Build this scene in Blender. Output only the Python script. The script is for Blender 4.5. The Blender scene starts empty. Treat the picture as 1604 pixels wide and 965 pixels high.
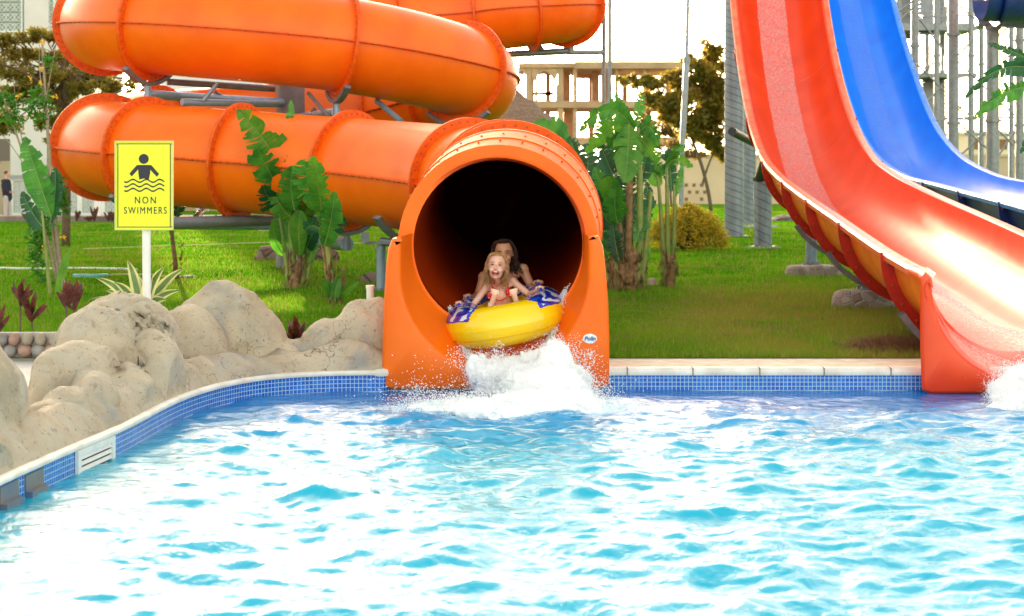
import bpy, math, random
import numpy as np
from mathutils import Vector, Matrix, noise
from mathutils.bvhtree import BVHTree
R = math.radians
SC = bpy.context.scene
# ------------------------------------------------------------------ camera, sky, sun, exposure
F = 2660.0; H = 1.75; CY = -14.0; G = 0.18
cam = bpy.data.cameras.new('camera'); camo = bpy.data.objects.new('camera', cam)
SC.collection.objects.link(camo); SC.camera = camo
camo.location = (0, CY, H); camo.rotation_euler = (R(90), 0, 0)
cam.sensor_width = 36; cam.lens = F / 1604 * 36; cam.shift_y = -(482.5 - 279) / 1604
cam.clip_end = 5000; cam.clip_start = 0.1
cam.dof.use_dof = True; cam.dof.focus_distance = 14.2; cam.dof.aperture_fstop = 3.6
SUN_EL, SUN_AZ = 8.0, -13.4          # azimuth measured from +Y towards +X
W = bpy.data.worlds.new('World'); SC.world = W; W.use_nodes = True
wn = W.node_tree.nodes; wl = W.node_tree.links
sky = wn.new('ShaderNodeTexSky'); sky.sky_type = 'NISHITA'; sky.sun_disc = False
sky.sun_elevation = R(SUN_EL); sky.sun_rotation = R(SUN_AZ)
sky.air_density = 1.0; sky.dust_density = 2.5; sky.ozone_density = 0.6; sky.altitude = 0
hs = wn.new('ShaderNodeHueSaturation'); hs.inputs['Saturation'].default_value = 0.55
wt = wn.new('ShaderNodeMix'); wt.data_type = 'RGBA'; wt.blend_type = 'MULTIPLY'; wt.inputs['Factor'].default_value = 1; wt.inputs['B'].default_value = (1.10, .97, .80, 1)
wl.new(sky.outputs[0], hs.inputs['Color']); wl.new(hs.outputs[0], wt.inputs['A']); wl.new(wt.outputs['Result'], wn['Background'].inputs['Color'])
wn['Background'].inputs['Strength'].default_value = 0.15
sun = bpy.data.lights.new('sun', 'SUN'); suno = bpy.data.objects.new('sun', sun)
SC.collection.objects.link(suno)
sun.energy = 2.6; sun.angle = R(0.6); sun.color = (1.0, 0.80, 0.55)
sd = Vector((math.sin(R(SUN_AZ)) * math.cos(R(SUN_EL)), math.cos(R(SUN_AZ)) * math.cos(R(SUN_EL)), math.sin(R(SUN_EL))))
suno.rotation_euler = sd.to_track_quat('Z', 'Y').to_euler()
SC.view_settings.view_transform = 'Standard'; SC.view_settings.look = 'None'
SC.view_settings.exposure = 2.65; SC.view_settings.gamma = 1.0
SC.cycles.use_denoising = True
SC.cycles.max_bounces = 6; SC.cycles.diffuse_bounces = 4; SC.cycles.glossy_bounces = 3
SC.cycles.transparent_max_bounces = 8; SC.cycles.transmission_bounces = 4
SC.cycles.sample_clamp_indirect = 6; SC.cycles.caustics_reflective = False; SC.cycles.caustics_refractive = False

# ------------------------------------------------------------------ helpers
def P(px, py, d):
    return Vector(((px - 802) * d / F, d + CY, H - (py - 279) * d / F))
def DG(py, z=G):
    return F * (H - z) / (py - 279)
def GP(px, py, z=G):
    p = P(px, py, DG(py, z)); p.z = z; return p
def link(o): SC.collection.objects.link(o); return o
def tag(o, label, cat, group=None, kind=None):
    o['label'] = label; o['category'] = cat
    if group: o['group'] = group
    if kind: o['kind'] = kind
    return o
def thing(name, label, cat, loc=(0, 0, 0), group=None):
    o = link(bpy.data.objects.new(name, None)); o.location = loc; o.empty_display_size = .2
    return tag(o, label, cat, group)
bpy.context.view_layer.update()
class MB:
    def __init__(s): s.v = []; s.f = []; s.m = []; s.uv = None
    def add(s, vs, fs, mi=0):
        b = len(s.v); s.v += [tuple(v) for v in vs]
        s.f += [tuple(i + b for i in f) for f in fs]; s.m += [mi] * len(fs); return s
    def box(s, c, size, mi=0, rot=None):
        c = Vector(c); h = Vector(size) / 2; vs = []
        for x in (-1, 1):
            for y in (-1, 1):
                for z in (-1, 1):
                    p = Vector((x * h.x, y * h.y, z * h.z))
                    if rot is not None: p = rot @ p
                    vs.append(c + p)
        return s.add(vs, [(0, 1, 3, 2), (4, 6, 7, 5), (0, 4, 5, 1), (2, 3, 7, 6), (0, 2, 6, 4), (1, 5, 7, 3)], mi)
    def tube(s, pts, r, n=10, mi=0, cap=True):
        pts = [Vector(p) for p in pts]; N = len(pts)
        rs = r if isinstance(r, (list, tuple)) else [r] * N
        vs = []; prev = None
        for i, p in enumerate(pts):
            t = (pts[min(i + 1, N - 1)] - pts[max(i - 1, 0)])
            t = t.normalized() if t.length > 1e-9 else Vector((0, 0, 1))
            if prev is None:
                a = Vector((0, 0, 1)) if abs(t.z) < .9 else Vector((1, 0, 0))
                u = t.cross(a).normalized()
            else:
                u = (prev - t * prev.dot(t))
                u = u.normalized() if u.length > 1e-6 else t.orthogonal().normalized()
            prev = u; w = t.cross(u)
            for k in range(n):
                a = 2 * math.pi * k / n
                vs.append(p + (u * math.cos(a) + w * math.sin(a)) * rs[i])
        fs = [(i * n + k, i * n + (k + 1) % n, (i + 1) * n + (k + 1) % n, (i + 1) * n + k) for i in range(N - 1) for k in range(n)]
        if cap: fs += [tuple(range(n))[::-1], tuple((N - 1) * n + k for k in range(n))]
        return s.add(vs, fs, mi)
    def ell(s, c, r, nu=14, nv=9, mi=0, rot=None):
        c = Vector(c); r = Vector((r, r, r)) if isinstance(r, (int, float)) else Vector(r); vs = []
        for j in range(1, nv):
            ph = math.pi * j / nv
            for i in range(nu):
                th = 2 * math.pi * i / nu
                p = Vector((r.x * math.sin(ph) * math.cos(th), r.y * math.sin(ph) * math.sin(th), r.z * math.cos(ph)))
                vs.append(c + (rot @ p if rot is not None else p))
        top = len(vs)
        for z in (r.z, -r.z):
            p = Vector((0, 0, z)); vs.append(c + (rot @ p if rot is not None else p))
        fs = []
        for j in range(nv - 2):
            for i in range(nu):
                a = j * nu + i; b = j * nu + (i + 1) % nu
                fs.append((a, a + nu, b + nu, b))
        for i in range(nu):
            fs.append((top, i, (i + 1) % nu)); q = (nv - 2) * nu
            fs.append((top + 1, q + (i + 1) % nu, q + i))
        return s.add(vs, fs, mi)
    def cap(s, a, b, ra, rb, n=12, mi=0):           # tapered capsule
        a = Vector(a); b = Vector(b); t = (b - a); L = t.length; t.normalize()
        pts = []; rs = []
        for k in range(5):
            q = math.pi / 2 * (k / 4); pts.append(a - t * ra * math.cos(q)); rs.append(max(ra * math.sin(q), 1e-4))
        for k in range(5):
            q = math.pi / 2 * (k / 4); pts.append(b + t * rb * math.sin(q)); rs.append(max(rb * math.cos(q), 1e-4))
        return s.tube(pts, rs, n, mi)
    def quad(s, a, b, c, d, mi=0): return s.add([a, b, c, d], [(0, 1, 2, 3)], mi)
    def mesh(s, name, mats, smooth=False):
        me = bpy.data.meshes.new(name); me.from_pydata(s.v, [], s.f)
        for m in (mats if isinstance(mats, (list, tuple)) else [mats]): me.materials.append(m)
        me.polygons.foreach_set('material_index', s.m)
        if smooth: me.polygons.foreach_set('use_smooth', [True] * len(s.f))
        if s.uv:
            ul = me.uv_layers.new(name='UVMap'); flat = []
            for f in s.f:
                for i in f: flat += s.uv[i]
            ul.data.foreach_set('uv', flat)
        me.update(); return me
    def build(s, name, mats, parent=None, smooth=False, auto=None):
        me = s.mesh(name, mats, smooth)
        if auto is not None:
            me.polygons.foreach_set('use_smooth', [True] * len(s.f)); me.set_sharp_from_angle(angle=R(auto))
        o = link(bpy.data.objects.new(name, me))
        if parent is not None:
            o.parent = parent; o.matrix_parent_inverse = Matrix.Translation(-parent.location) if parent.type == 'EMPTY' else Matrix.Identity(4)
        return o
def struct(o): o['kind'] = 'structure'; return o
def npmesh(name, V, Fc, mats, smooth=False):
    me = bpy.data.meshes.new(name); n = Fc.shape[1]
    me.vertices.add(len(V)); me.vertices.foreach_set('co', V.astype(np.float32).ravel())
    me.loops.add(Fc.size); me.loops.foreach_set('vertex_index', Fc.astype(np.int32).ravel())
    me.polygons.add(len(Fc)); me.polygons.foreach_set('loop_start', np.arange(0, Fc.size, n, dtype=np.int32))
    for m in (mats if isinstance(mats, (list, tuple)) else [mats]): me.materials.append(m)
    if smooth: me.polygons.foreach_set('use_smooth', np.ones(len(Fc), bool))
    me.update(calc_edges=True); me.validate(); return me
def remesh(mb, voxel, smooth=6, mats=(), name='m'):
    me = mb.mesh('tmp', []) if False else mb.mesh('tmp', list(mats) or [None][:0])
    o = link(bpy.data.objects.new('tmp', me))
    m = o.modifiers.new('r', 'REMESH'); m.mode = 'VOXEL'; m.voxel_size = voxel
    s = o.modifiers.new('s', 'SMOOTH'); s.iterations = smooth; s.factor = .5
    dg = bpy.context.evaluated_depsgraph_get(); dg.update()
    e = o.evaluated_get(dg); out = bpy.data.meshes.new_from_object(e, depsgraph=dg)
    bpy.data.objects.remove(o); bpy.data.meshes.remove(me)
    out.name = name; out.materials.clear()
    for q in mats: out.materials.append(q)
    out.polygons.foreach_set('use_smooth', [True] * len(out.polygons))
    return out
def reremesh(me, voxel, sm, mats):
    o = link(bpy.data.objects.new('tmp', me)); m = o.modifiers.new('r', 'REMESH'); m.mode = 'VOXEL'; m.voxel_size = voxel
    if sm: q = o.modifiers.new('s', 'SMOOTH'); q.iterations = sm
    dg = bpy.context.evaluated_depsgraph_get(); dg.update(); out = bpy.data.meshes.new_from_object(o.evaluated_get(dg), depsgraph=dg)
    bpy.data.objects.remove(o); out.materials.clear()
    for q in mats: out.materials.append(q)
    out.polygons.foreach_set('use_smooth', [True] * len(out.polygons)); return out
def meobj(name, me, parent=None):
    o = link(bpy.data.objects.new(name, me))
    if parent is not None:
        o.parent = parent; o.matrix_parent_inverse = Matrix.Translation(-parent.location) if parent.type == 'EMPTY' else Matrix.Identity(4)
    return o
# ------------------------------------------------------------------ materials
def mat(name, col, rough=.5, metal=0, col2=None, ns=5., nd=4, bump=0., bs=40., coat=0., sub=0., trans=0., spec=.5, world=False, rough2=None, ramp=(.35, .65)):
    m = bpy.data.materials.new(name); m.use_nodes = True; nt = m.node_tree; N = nt.nodes; L = nt.links
    b = N['Principled BSDF']; b.inputs['Base Color'].default_value = (*col, 1)
    b.inputs['Roughness'].default_value = rough; b.inputs['Metallic'].default_value = metal
    b.inputs['Coat Weight'].default_value = coat; b.inputs['Coat Roughness'].default_value = .08
    b.inputs['Specular IOR Level'].default_value = spec
    if sub: b.inputs['Subsurface Weight'].default_value = sub; b.inputs['Subsurface Radius'].default_value = (.02, .008, .004)
    if trans: b.inputs['Transmission Weight'].default_value = trans
    if world: vec = N.new('ShaderNodeNewGeometry').outputs['Position']
    else: vec = N.new('ShaderNodeTexCoord').outputs['Object']
    if col2 is not None:
        n = N.new('ShaderNodeTexNoise'); n.inputs['Scale'].default_value = ns; n.inputs['Detail'].default_value = nd
        L.new(vec, n.inputs['Vector'])
        r = N.new('ShaderNodeMapRange'); r.inputs[1].default_value = ramp[0]; r.inputs[2].default_value = ramp[1]
        L.new(n.outputs[0], r.inputs[0])
        x = N.new('ShaderNodeMix'); x.data_type = 'RGBA'
        x.inputs['A'].default_value = (*col, 1); x.inputs['B'].default_value = (*col2, 1)
        L.new(r.outputs[0], x.inputs['Factor']); L.new(x.outputs['Result'], b.inputs['Base Color'])
        if rough2 is not None:
            rr = N.new('ShaderNodeMapRange'); rr.inputs[3].default_value = rough; rr.inputs[4].default_value = rough2
            L.new(n.outputs[0], rr.inputs[0]); L.new(rr.outputs[0], b.inputs['Roughness'])
    if bump:
        n2 = N.new('ShaderNodeTexNoise'); n2.inputs['Scale'].default_value = bs; n2.inputs['Detail'].default_value = 5
        L.new(vec, n2.inputs['Vector']); bp = N.new('ShaderNodeBump'); bp.inputs['Strength'].default_value = min(1, bump)
        bp.inputs['Distance'].default_value = .02; L.new(n2.outputs[0], bp.inputs['Height']); L.new(bp.outputs[0], b.inputs['Normal'])
    return m
def leafmat(name, c1, c2, ns=6., tr=.45, rough=.45, veins=False):
    m = bpy.data.materials.new(name); m.use_nodes = True; N = m.node_tree.nodes; L = m.node_tree.links
    b = N['Principled BSDF']; b.inputs['Roughness'].default_value = rough
    g = N.new('ShaderNodeNewGeometry'); n = N.new('ShaderNodeTexNoise'); n.inputs['Scale'].default_value = ns; n.inputs['Detail'].default_value = 3
    L.new(g.outputs['Position'], n.inputs['Vector'])
    r = N.new('ShaderNodeMapRange'); r.inputs[1].default_value = .35; r.inputs[2].default_value = .65; L.new(n.outputs[0], r.inputs[0])
    rnd = N.new('ShaderNodeMath'); rnd.operation = 'MULTIPLY_ADD'; rnd.inputs[1].default_value = .5; rnd.inputs[2].default_value = -.25
    L.new(g.outputs['Random Per Island'], rnd.inputs[0])
    a = N.new('ShaderNodeMath'); a.operation = 'ADD'; a.use_clamp = True; L.new(r.outputs[0], a.inputs[0]); L.new(rnd.outputs[0], a.inputs[1])
    x = N.new('ShaderNodeMix'); x.data_type = 'RGBA'; x.inputs['A'].default_value = (*c1, 1); x.inputs['B'].default_value = (*c2, 1)
    L.new(a.outputs[0], x.inputs['Factor']); L.new(x.outputs['Result'], b.inputs['Base Color'])
    t = N.new('ShaderNodeBsdfTranslucent'); L.new(x.outputs['Result'], t.inputs['Color'])
    ms = N.new('ShaderNodeMixShader'); ms.inputs[0].default_value = tr
    L.new(b.outputs[0], ms.inputs[1]); L.new(t.outputs[0], ms.inputs[2]); L.new(ms.outputs[0], N['Material Output'].inputs[0])
    return m
ORANGE = mat('orange_gelcoat', (.92, .165, .004), .34, col2=(.84, .125, .003), ns=1.6, nd=7, spec=.3, coat=.06, bump=.03, bs=3, rough2=.42)
COLLAR = mat('collar_orange', (.90, .155, .004), .55, spec=.15, col2=(.82, .12, .003), ns=5)
ORANGE_SHADE = mat('orange_shade_inside', (.38, .035, .002), .3, coat=.1)  # tube orange darkened, so its colour carries the shade inside
ORANGE_FL = mat('orange_flange', (.84, .12, .004), .45, spec=.3, col2=(.66, .085, .004), ns=14)
RED = mat('red_gelcoat', (.84, .062, .003), .26, col2=(.74, .046, .002), ns=2.0, nd=7, coat=.10, bump=.04, bs=2.5, rough2=.36)
REDF = mat('red_flange', (.55, .02, .008), .4, col2=(.42, .015, .006), ns=9)
HULLO = mat('hull_orange', (.85, .22, .01), .4, col2=(.72, .15, .008), ns=4)
RIMW = mat('mottled_red_rim', (.82, .10, .04), .35, col2=(.85, .22, .10), ns=6)  # rim red, mottled towards a paler tone
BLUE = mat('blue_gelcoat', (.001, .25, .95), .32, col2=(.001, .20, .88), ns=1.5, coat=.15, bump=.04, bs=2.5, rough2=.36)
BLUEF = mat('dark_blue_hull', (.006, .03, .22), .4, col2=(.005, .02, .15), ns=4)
RIMB = mat('mottled_blue_rim', (.03, .20, .80), .35, col2=(.15, .35, .8), ns=6)  # rim blue, mottled towards a lighter tone
STEEL = mat('galvanised_steel', (.20, .225, .26), .45, .5, col2=(.28, .30, .33), ns=12, bump=.05, bs=30)
STEELD = mat('dark_steel', (.16, .19, .24), .45, .4, col2=(.24, .26, .3), ns=9)
BOLT = mat('bolt_steel', (.42, .10, .025), .5, .3)
WHITE = mat('white_paint', (.80, .80, .78), .4, col2=(.7, .7, .68), ns=8)
STONEC = mat('coping_stone', (.66, .60, .50), .7, col2=(.55, .46, .34), ns=7, bump=.3, bs=40)
COPW = mat('white_coping_lip', (.80, .80, .76), .55, col2=(.62, .60, .54), ns=5, bump=.15, bs=50)
CONC = mat('raw_concrete', (.36, .26, .17), .9, col2=(.28, .20, .13), ns=.8, bump=.2, bs=6)
CONCD = mat('brick_and_shaded_concrete', (.42, .22, .12), .9, col2=(.32, .16, .09), ns=2)  # brick, and inner columns with their shade put into the orange-brown
PLASTER = mat('white_plaster', (.74, .72, .70), .8, col2=(.66, .64, .62), ns=.6)
BEIGE = mat('beige_plaster', (.60, .48, .34), .85, col2=(.52, .41, .28), ns=.5)
BARK = mat('bark', (.16, .11, .07), .9, col2=(.09, .065, .045), ns=20, bump=.5, bs=40)
PALEBARK = mat('pale_bark', (.38, .31, .22), .85, col2=(.26, .21, .14), ns=25, bump=.3, bs=60)
DRYSH = mat('dry_sheath', (.34, .20, .09), .9, col2=(.17, .10, .05), ns=18, bump=.5, bs=50)
STEMG = mat('green_stem', (.16, .26, .05), .5, col2=(.28, .30, .08), ns=9)
LEAF = leafmat('broad_leaf', (.03, .18, .025), (.08, .32, .03), 5, .4)
LEAFL = leafmat('light_broad_leaf', (.06, .25, .02), (.13, .36, .03), 5, .5)
LEAFD = leafmat('dark_broad_leaf', (.01, .075, .03), (.02, .13, .04), 5, .3)
OLIVE = leafmat('olive_foliage', (.20, .18, .02), (.36, .28, .04), 1.5, .55)
DARKF = leafmat('dark_foliage', (.14, .13, .015), (.42, .29, .04), 1.2, .6)
YELF = leafmat('yellow_foliage', (.40, .34, .02), (.62, .48, .03), 2.5, .4)
GREENF = leafmat('fresh_foliage', (.03, .18, .012), (.08, .28, .02), 3, .4)
FLOWER = mat('yellow_petal', (.85, .50, .02), .5)
CORDY = leafmat('burgundy_leaf', (.05, .014, .018), (.17, .045, .025), 12, .35)
SKIN = mat('fair_skin', (.88, .58, .45), .42, col2=(.88, .50, .38), ns=14, sub=.15)
SKIN2 = mat('tanned_skin', (.66, .36, .22), .42, col2=(.60, .31, .18), ns=14, sub=.15)
HAIRB = mat('blonde_hair', (.58, .34, .15), .42, col2=(.34, .18, .07), ns=45)
HAIRD = mat('dark_hair', (.030, .014, .010), .35, col2=(.06, .025, .015), ns=60)
EYEW = mat('eye_white', (.8, .78, .75), .2); EYED = mat('eye_dark', (.03, .02, .02), .2)
LIP = mat('lips', (.62, .16, .13), .4); MOUTH = mat('mouth_inside', (.20, .02, .02), .5); TEETH = mat('teeth', (.85, .83, .78), .25)
BLACK = mat('black_paint', (.012, .014, .02), .45)
SIGNY = mat('fluorescent_yellow', (.78, .83, .02), .35, col2=(.74, .79, .02), ns=4)
DKCLOTH = mat('dark_jacket', (.012, .014, .028), .8); LTCLOTH = mat('grey_trousers', (.42, .40, .38), .8)
BLUEH = mat('blue_rubber', (.01, .05, .55), .35)

def grassmat(name, blades):
    m = bpy.data.materials.new(name); m.use_nodes = True; N = m.node_tree.nodes; L = m.node_tree.links
    b = N['Principled BSDF']; b.inputs['Roughness'].default_value = .9; b.inputs['Specular IOR Level'].default_value = .0
    g = N.new('ShaderNodeNewGeometry')
    def nz(scale, det, lo, hi):
        n = N.new('ShaderNodeTexNoise'); n.inputs['Scale'].default_value = scale; n.inputs['Detail'].default_value = det
        L.new(g.outputs['Position'], n.inputs['Vector']); r = N.new('ShaderNodeMapRange')
        r.inputs[1].default_value = lo; r.inputs[2].default_value = hi; L.new(n.outputs[0], r.inputs[0]); return r.outputs[0]
    def mix(f, a, bb):
        x = N.new('ShaderNodeMix'); x.data_type = 'RGBA'
        L.new(f, x.inputs['Factor'])
        for k, v in (('A', a), ('B', bb)):
            if isinstance(v, tuple): x.inputs[k].default_value = (*v, 1)
            else: L.new(v, x.inputs[k])
        return x.outputs['Result']
    c = mix(nz(1.0, 7, .36, .62), (.032, .20, .003), (.15, .38, .006))
    c = mix(nz(16., 5, .42, .68), c, (.025, .10, .004))
    c = mix(nz(.35, 4, .52, .72), c, (.20, .30, .012))
    # dry, browner turf on the right side of the slide exit
    sx = N.new('ShaderNodeSeparateXYZ'); L.new(g.outputs['Position'], sx.inputs[0])
    mx = N.new('ShaderNodeMapRange'); mx.inputs[1].default_value = .8; mx.inputs[2].default_value = 2.6; L.new(sx.outputs[0], mx.inputs[0])
    my = N.new('ShaderNodeMapRange'); my.inputs[1].default_value = 12; my.inputs[2].default_value = 7; L.new(sx.outputs[1], my.inputs[0])
    f = N.new('ShaderNodeMath'); f.operation = 'MULTIPLY'; L.new(mx.outputs[0], f.inputs[0]); L.new(my.outputs[0], f.inputs[1])
    f2 = N.new('ShaderNodeMath'); f2.operation = 'MULTIPLY'; L.new(f.outputs[0], f2.inputs[0]); L.new(nz(.9, 6, .28, .52), f2.inputs[1])
    c = mix(f2.outputs[0], c, (.27, .19, .05))
    c = mix(nz(2.0, 8, .57, .66), c, (.20, .14, .055))
    if blades:
        c = mix(g.outputs['Random Per Island'], c, (.16, .36, .02))
        gr_ = N.new('ShaderNodeMath'); gr_.operation = 'GREATER_THAN'; gr_.inputs[1].default_value = .86; L.new(g.outputs['Random Per Island'], gr_.inputs[0]); c = mix(gr_.outputs[0], c, (.34, .28, .09))
        L.new(c, b.inputs['Base Color'])
        t = N.new('ShaderNodeBsdfTranslucent'); L.new(c, t.inputs['Color'])
        ms = N.new('ShaderNodeMixShader'); ms.inputs[0].default_value = .4
        L.new(b.outputs[0], ms.inputs[1]); L.new(t.outputs[0], ms.inputs[2]); L.new(ms.outputs[0], N['Material Output'].inputs[0])
    else:
        L.new(c, b.inputs['Base Color'])
        n2 = N.new('ShaderNodeTexNoise'); n2.inputs['Scale'].default_value = 60; n2.inputs['Detail'].default_value = 6
        L.new(g.outputs['Position'], n2.inputs['Vector']); bp = N.new('ShaderNodeBump'); bp.inputs['Strength'].default_value = .8; bp.inputs['Distance'].default_value = .05
        L.new(n2.outputs[0], bp.inputs['Height']); L.new(bp.outputs[0], b.inputs['Normal'])
    return m
LAWN = grassmat('lawn_turf', False); BLADE = grassmat('grass_blades', True)

def tilemat():
    m = bpy.data.materials.new('pool_mosaic'); m.use_nodes = True; N = m.node_tree.nodes; L = m.node_tree.links
    b = N['Principled BSDF']; b.inputs['Roughness'].default_value = .18
    uv = N.new('ShaderNodeTexCoord')
    br = N.new('ShaderNodeTexBrick'); br.offset = 0; br.inputs['Scale'].default_value = 1
    br.inputs['Brick Width'].default_value = .034; br.inputs['Row Height'].default_value = .034
    br.inputs['Mortar Size'].default_value = .0028; br.inputs['Mortar Smooth'].default_value = .1
    br.inputs['Color1'].default_value = (.008, .10, .50, 1); br.inputs['Color2'].default_value = (.02, .20, .68, 1)
    br.inputs['Mortar'].default_value = (.38, .58, .72, 1); br.inputs['Bias'].default_value = -.1
    L.new(uv.outputs['UV'], br.inputs['Vector']); L.new(br.outputs[0], b.inputs['Base Color'])
    return m
TILE = tilemat()
POOLB = mat('pool_floor_blue', (.03, .38, .70), .5, col2=(.05, .5, .8), ns=2)

def watermat():
    m = bpy.data.materials.new('pool_water'); m.use_nodes = True; N = m.node_tree.nodes; L = m.node_tree.links
    N.remove(N['Principled BSDF']); out = N['Material Output']
    g = N.new('ShaderNodeNewGeometry')
    mp = N.new('ShaderNodeMapping'); mp.inputs['Scale'].default_value = (1, .8, 1); L.new(g.outputs['Position'], mp.inputs[0])
    n = N.new('ShaderNodeTexNoise'); n.inputs['Scale'].default_value = 9; n.inputs['Detail'].default_value = 6; n.inputs['Roughness'].default_value = .6
    n.inputs['Distortion'].default_value = .6
    L.new(mp.outputs[0], n.inputs['Vector'])
    bp = N.new('ShaderNodeBump'); bp.inputs['Strength'].default_value = .7; bp.inputs['Distance'].default_value = .025; L.new(n.outputs[0], bp.inputs['Height'])
    fr = N.new('ShaderNodeFresnel'); fr.inputs['IOR'].default_value = 1.45; L.new(bp.outputs[0], fr.inputs['Normal'])
    gl = N.new('ShaderNodeBsdfGlossy'); gl.inputs['Roughness'].default_value = .04; L.new(bp.outputs[0], gl.inputs['Normal'])
    df = N.new('ShaderNodeBsdfDiffuse'); df.inputs['Color'].default_value = (.008, .50, .86, 1)
    # deeper blue by the back wall
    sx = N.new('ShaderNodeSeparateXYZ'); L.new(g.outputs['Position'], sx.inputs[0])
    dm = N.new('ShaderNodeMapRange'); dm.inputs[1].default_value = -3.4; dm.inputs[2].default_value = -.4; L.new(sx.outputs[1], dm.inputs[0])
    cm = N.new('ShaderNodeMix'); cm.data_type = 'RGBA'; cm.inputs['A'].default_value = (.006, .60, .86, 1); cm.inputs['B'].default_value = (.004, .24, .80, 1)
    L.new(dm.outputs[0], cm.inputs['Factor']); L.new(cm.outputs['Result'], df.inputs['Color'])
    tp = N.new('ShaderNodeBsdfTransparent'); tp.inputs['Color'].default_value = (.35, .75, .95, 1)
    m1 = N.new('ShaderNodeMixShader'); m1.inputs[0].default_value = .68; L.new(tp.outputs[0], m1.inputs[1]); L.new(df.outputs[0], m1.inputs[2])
    m2 = N.new('ShaderNodeMixShader'); L.new(fr.outputs[0], m2.inputs[0]); L.new(m1.outputs[0], m2.inputs[1]); L.new(gl.outputs[0], m2.inputs[2])
    # aerated foam at the splash; farther out, white standing in for reflected sky
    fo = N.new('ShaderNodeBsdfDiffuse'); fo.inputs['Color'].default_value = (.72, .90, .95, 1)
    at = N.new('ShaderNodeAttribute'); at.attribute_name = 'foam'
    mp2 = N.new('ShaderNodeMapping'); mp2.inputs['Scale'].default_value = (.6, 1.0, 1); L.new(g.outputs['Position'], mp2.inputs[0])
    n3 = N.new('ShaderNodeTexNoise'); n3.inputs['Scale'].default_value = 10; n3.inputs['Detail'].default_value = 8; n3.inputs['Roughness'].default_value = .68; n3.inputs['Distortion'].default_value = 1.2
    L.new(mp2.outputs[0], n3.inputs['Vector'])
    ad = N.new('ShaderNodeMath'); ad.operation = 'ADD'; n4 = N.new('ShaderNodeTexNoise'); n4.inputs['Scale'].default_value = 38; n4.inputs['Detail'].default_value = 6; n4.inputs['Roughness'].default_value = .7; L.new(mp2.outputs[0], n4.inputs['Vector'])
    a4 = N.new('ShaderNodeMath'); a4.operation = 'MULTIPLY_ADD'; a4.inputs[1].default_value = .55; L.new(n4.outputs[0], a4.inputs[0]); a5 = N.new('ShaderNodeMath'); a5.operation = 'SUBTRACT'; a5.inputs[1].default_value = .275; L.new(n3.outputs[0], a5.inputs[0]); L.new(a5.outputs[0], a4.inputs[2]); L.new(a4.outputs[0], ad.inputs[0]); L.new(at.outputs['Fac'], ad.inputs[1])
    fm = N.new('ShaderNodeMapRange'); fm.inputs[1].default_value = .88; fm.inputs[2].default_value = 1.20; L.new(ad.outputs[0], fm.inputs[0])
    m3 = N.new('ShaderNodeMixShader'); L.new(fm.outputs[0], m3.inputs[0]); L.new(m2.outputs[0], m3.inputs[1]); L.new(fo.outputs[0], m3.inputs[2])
    L.new(m3.outputs[0], out.inputs[0]); return m
WATER = watermat()
def foammat(name, col=(.93, .95, .97), tr=.5, alpha=None):
    m = bpy.data.materials.new(name); m.use_nodes = True; N = m.node_tree.nodes; L = m.node_tree.links
    b = N['Principled BSDF']; b.inputs['Base Color'].default_value = (*col, 1); b.inputs['Roughness'].default_value = .25
    t = N.new('ShaderNodeBsdfTranslucent'); t.inputs['Color'].default_value = (*col, 1)
    ms = N.new('ShaderNodeMixShader'); ms.inputs[0].default_value = tr
    L.new(b.outputs[0], ms.inputs[1]); L.new(t.outputs[0], ms.inputs[2]); last = ms.outputs[0]
    if alpha:
        g = N.new('ShaderNodeTexCoord'); mp = N.new('ShaderNodeMapping'); mp.inputs['Scale'].default_value = alpha[0]
        L.new(g.outputs['UV' if len(alpha) > 3 else 'Object'], mp.inputs[0])
        n = N.new('ShaderNodeTexNoise'); n.inputs['Scale'].default_value = 1; n.inputs['Detail'].default_value = 4; n.inputs['Distortion'].default_value = 1.5
        L.new(mp.outputs[0], n.inputs['Vector']); r = N.new('ShaderNodeMapRange'); r.inputs[1].default_value = alpha[1]; r.inputs[2].default_value = alpha[2]; r.inputs[4].default_value = .62
        L.new(n.outputs[0], r.inputs[0]); tp = N.new('ShaderNodeBsdfTransparent'); m2 = N.new('ShaderNodeMixShader')
        L.new(r.outputs[0], m2.inputs[0]); L.new(tp.outputs[0], m2.inputs[1]); L.new(last, m2.inputs[2]); last = m2.outputs[0]
    L.new(last, N['Material Output'].inputs[0]); return m
FOAM = foammat('splash_foam', (.96, .97, .98), .08); DROP = foammat('splash_drops', (.96, .97, 1.), .25)
for _m in (FOAM, DROP):
    _b = _m.node_tree.nodes['Principled BSDF']; _b.inputs['Subsurface Radius'].default_value = (.06, .06, .07); _b.inputs['Roughness'].default_value = .5
FILM = foammat('water_film', (.95, .80, .80), .3, ((46, 24, 1), .30, .62, 1))
FILMB = foammat('water_film_blue', (.30, .62, 1.), .3, ((46, 24, 1), .32, .70, 1))

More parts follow.
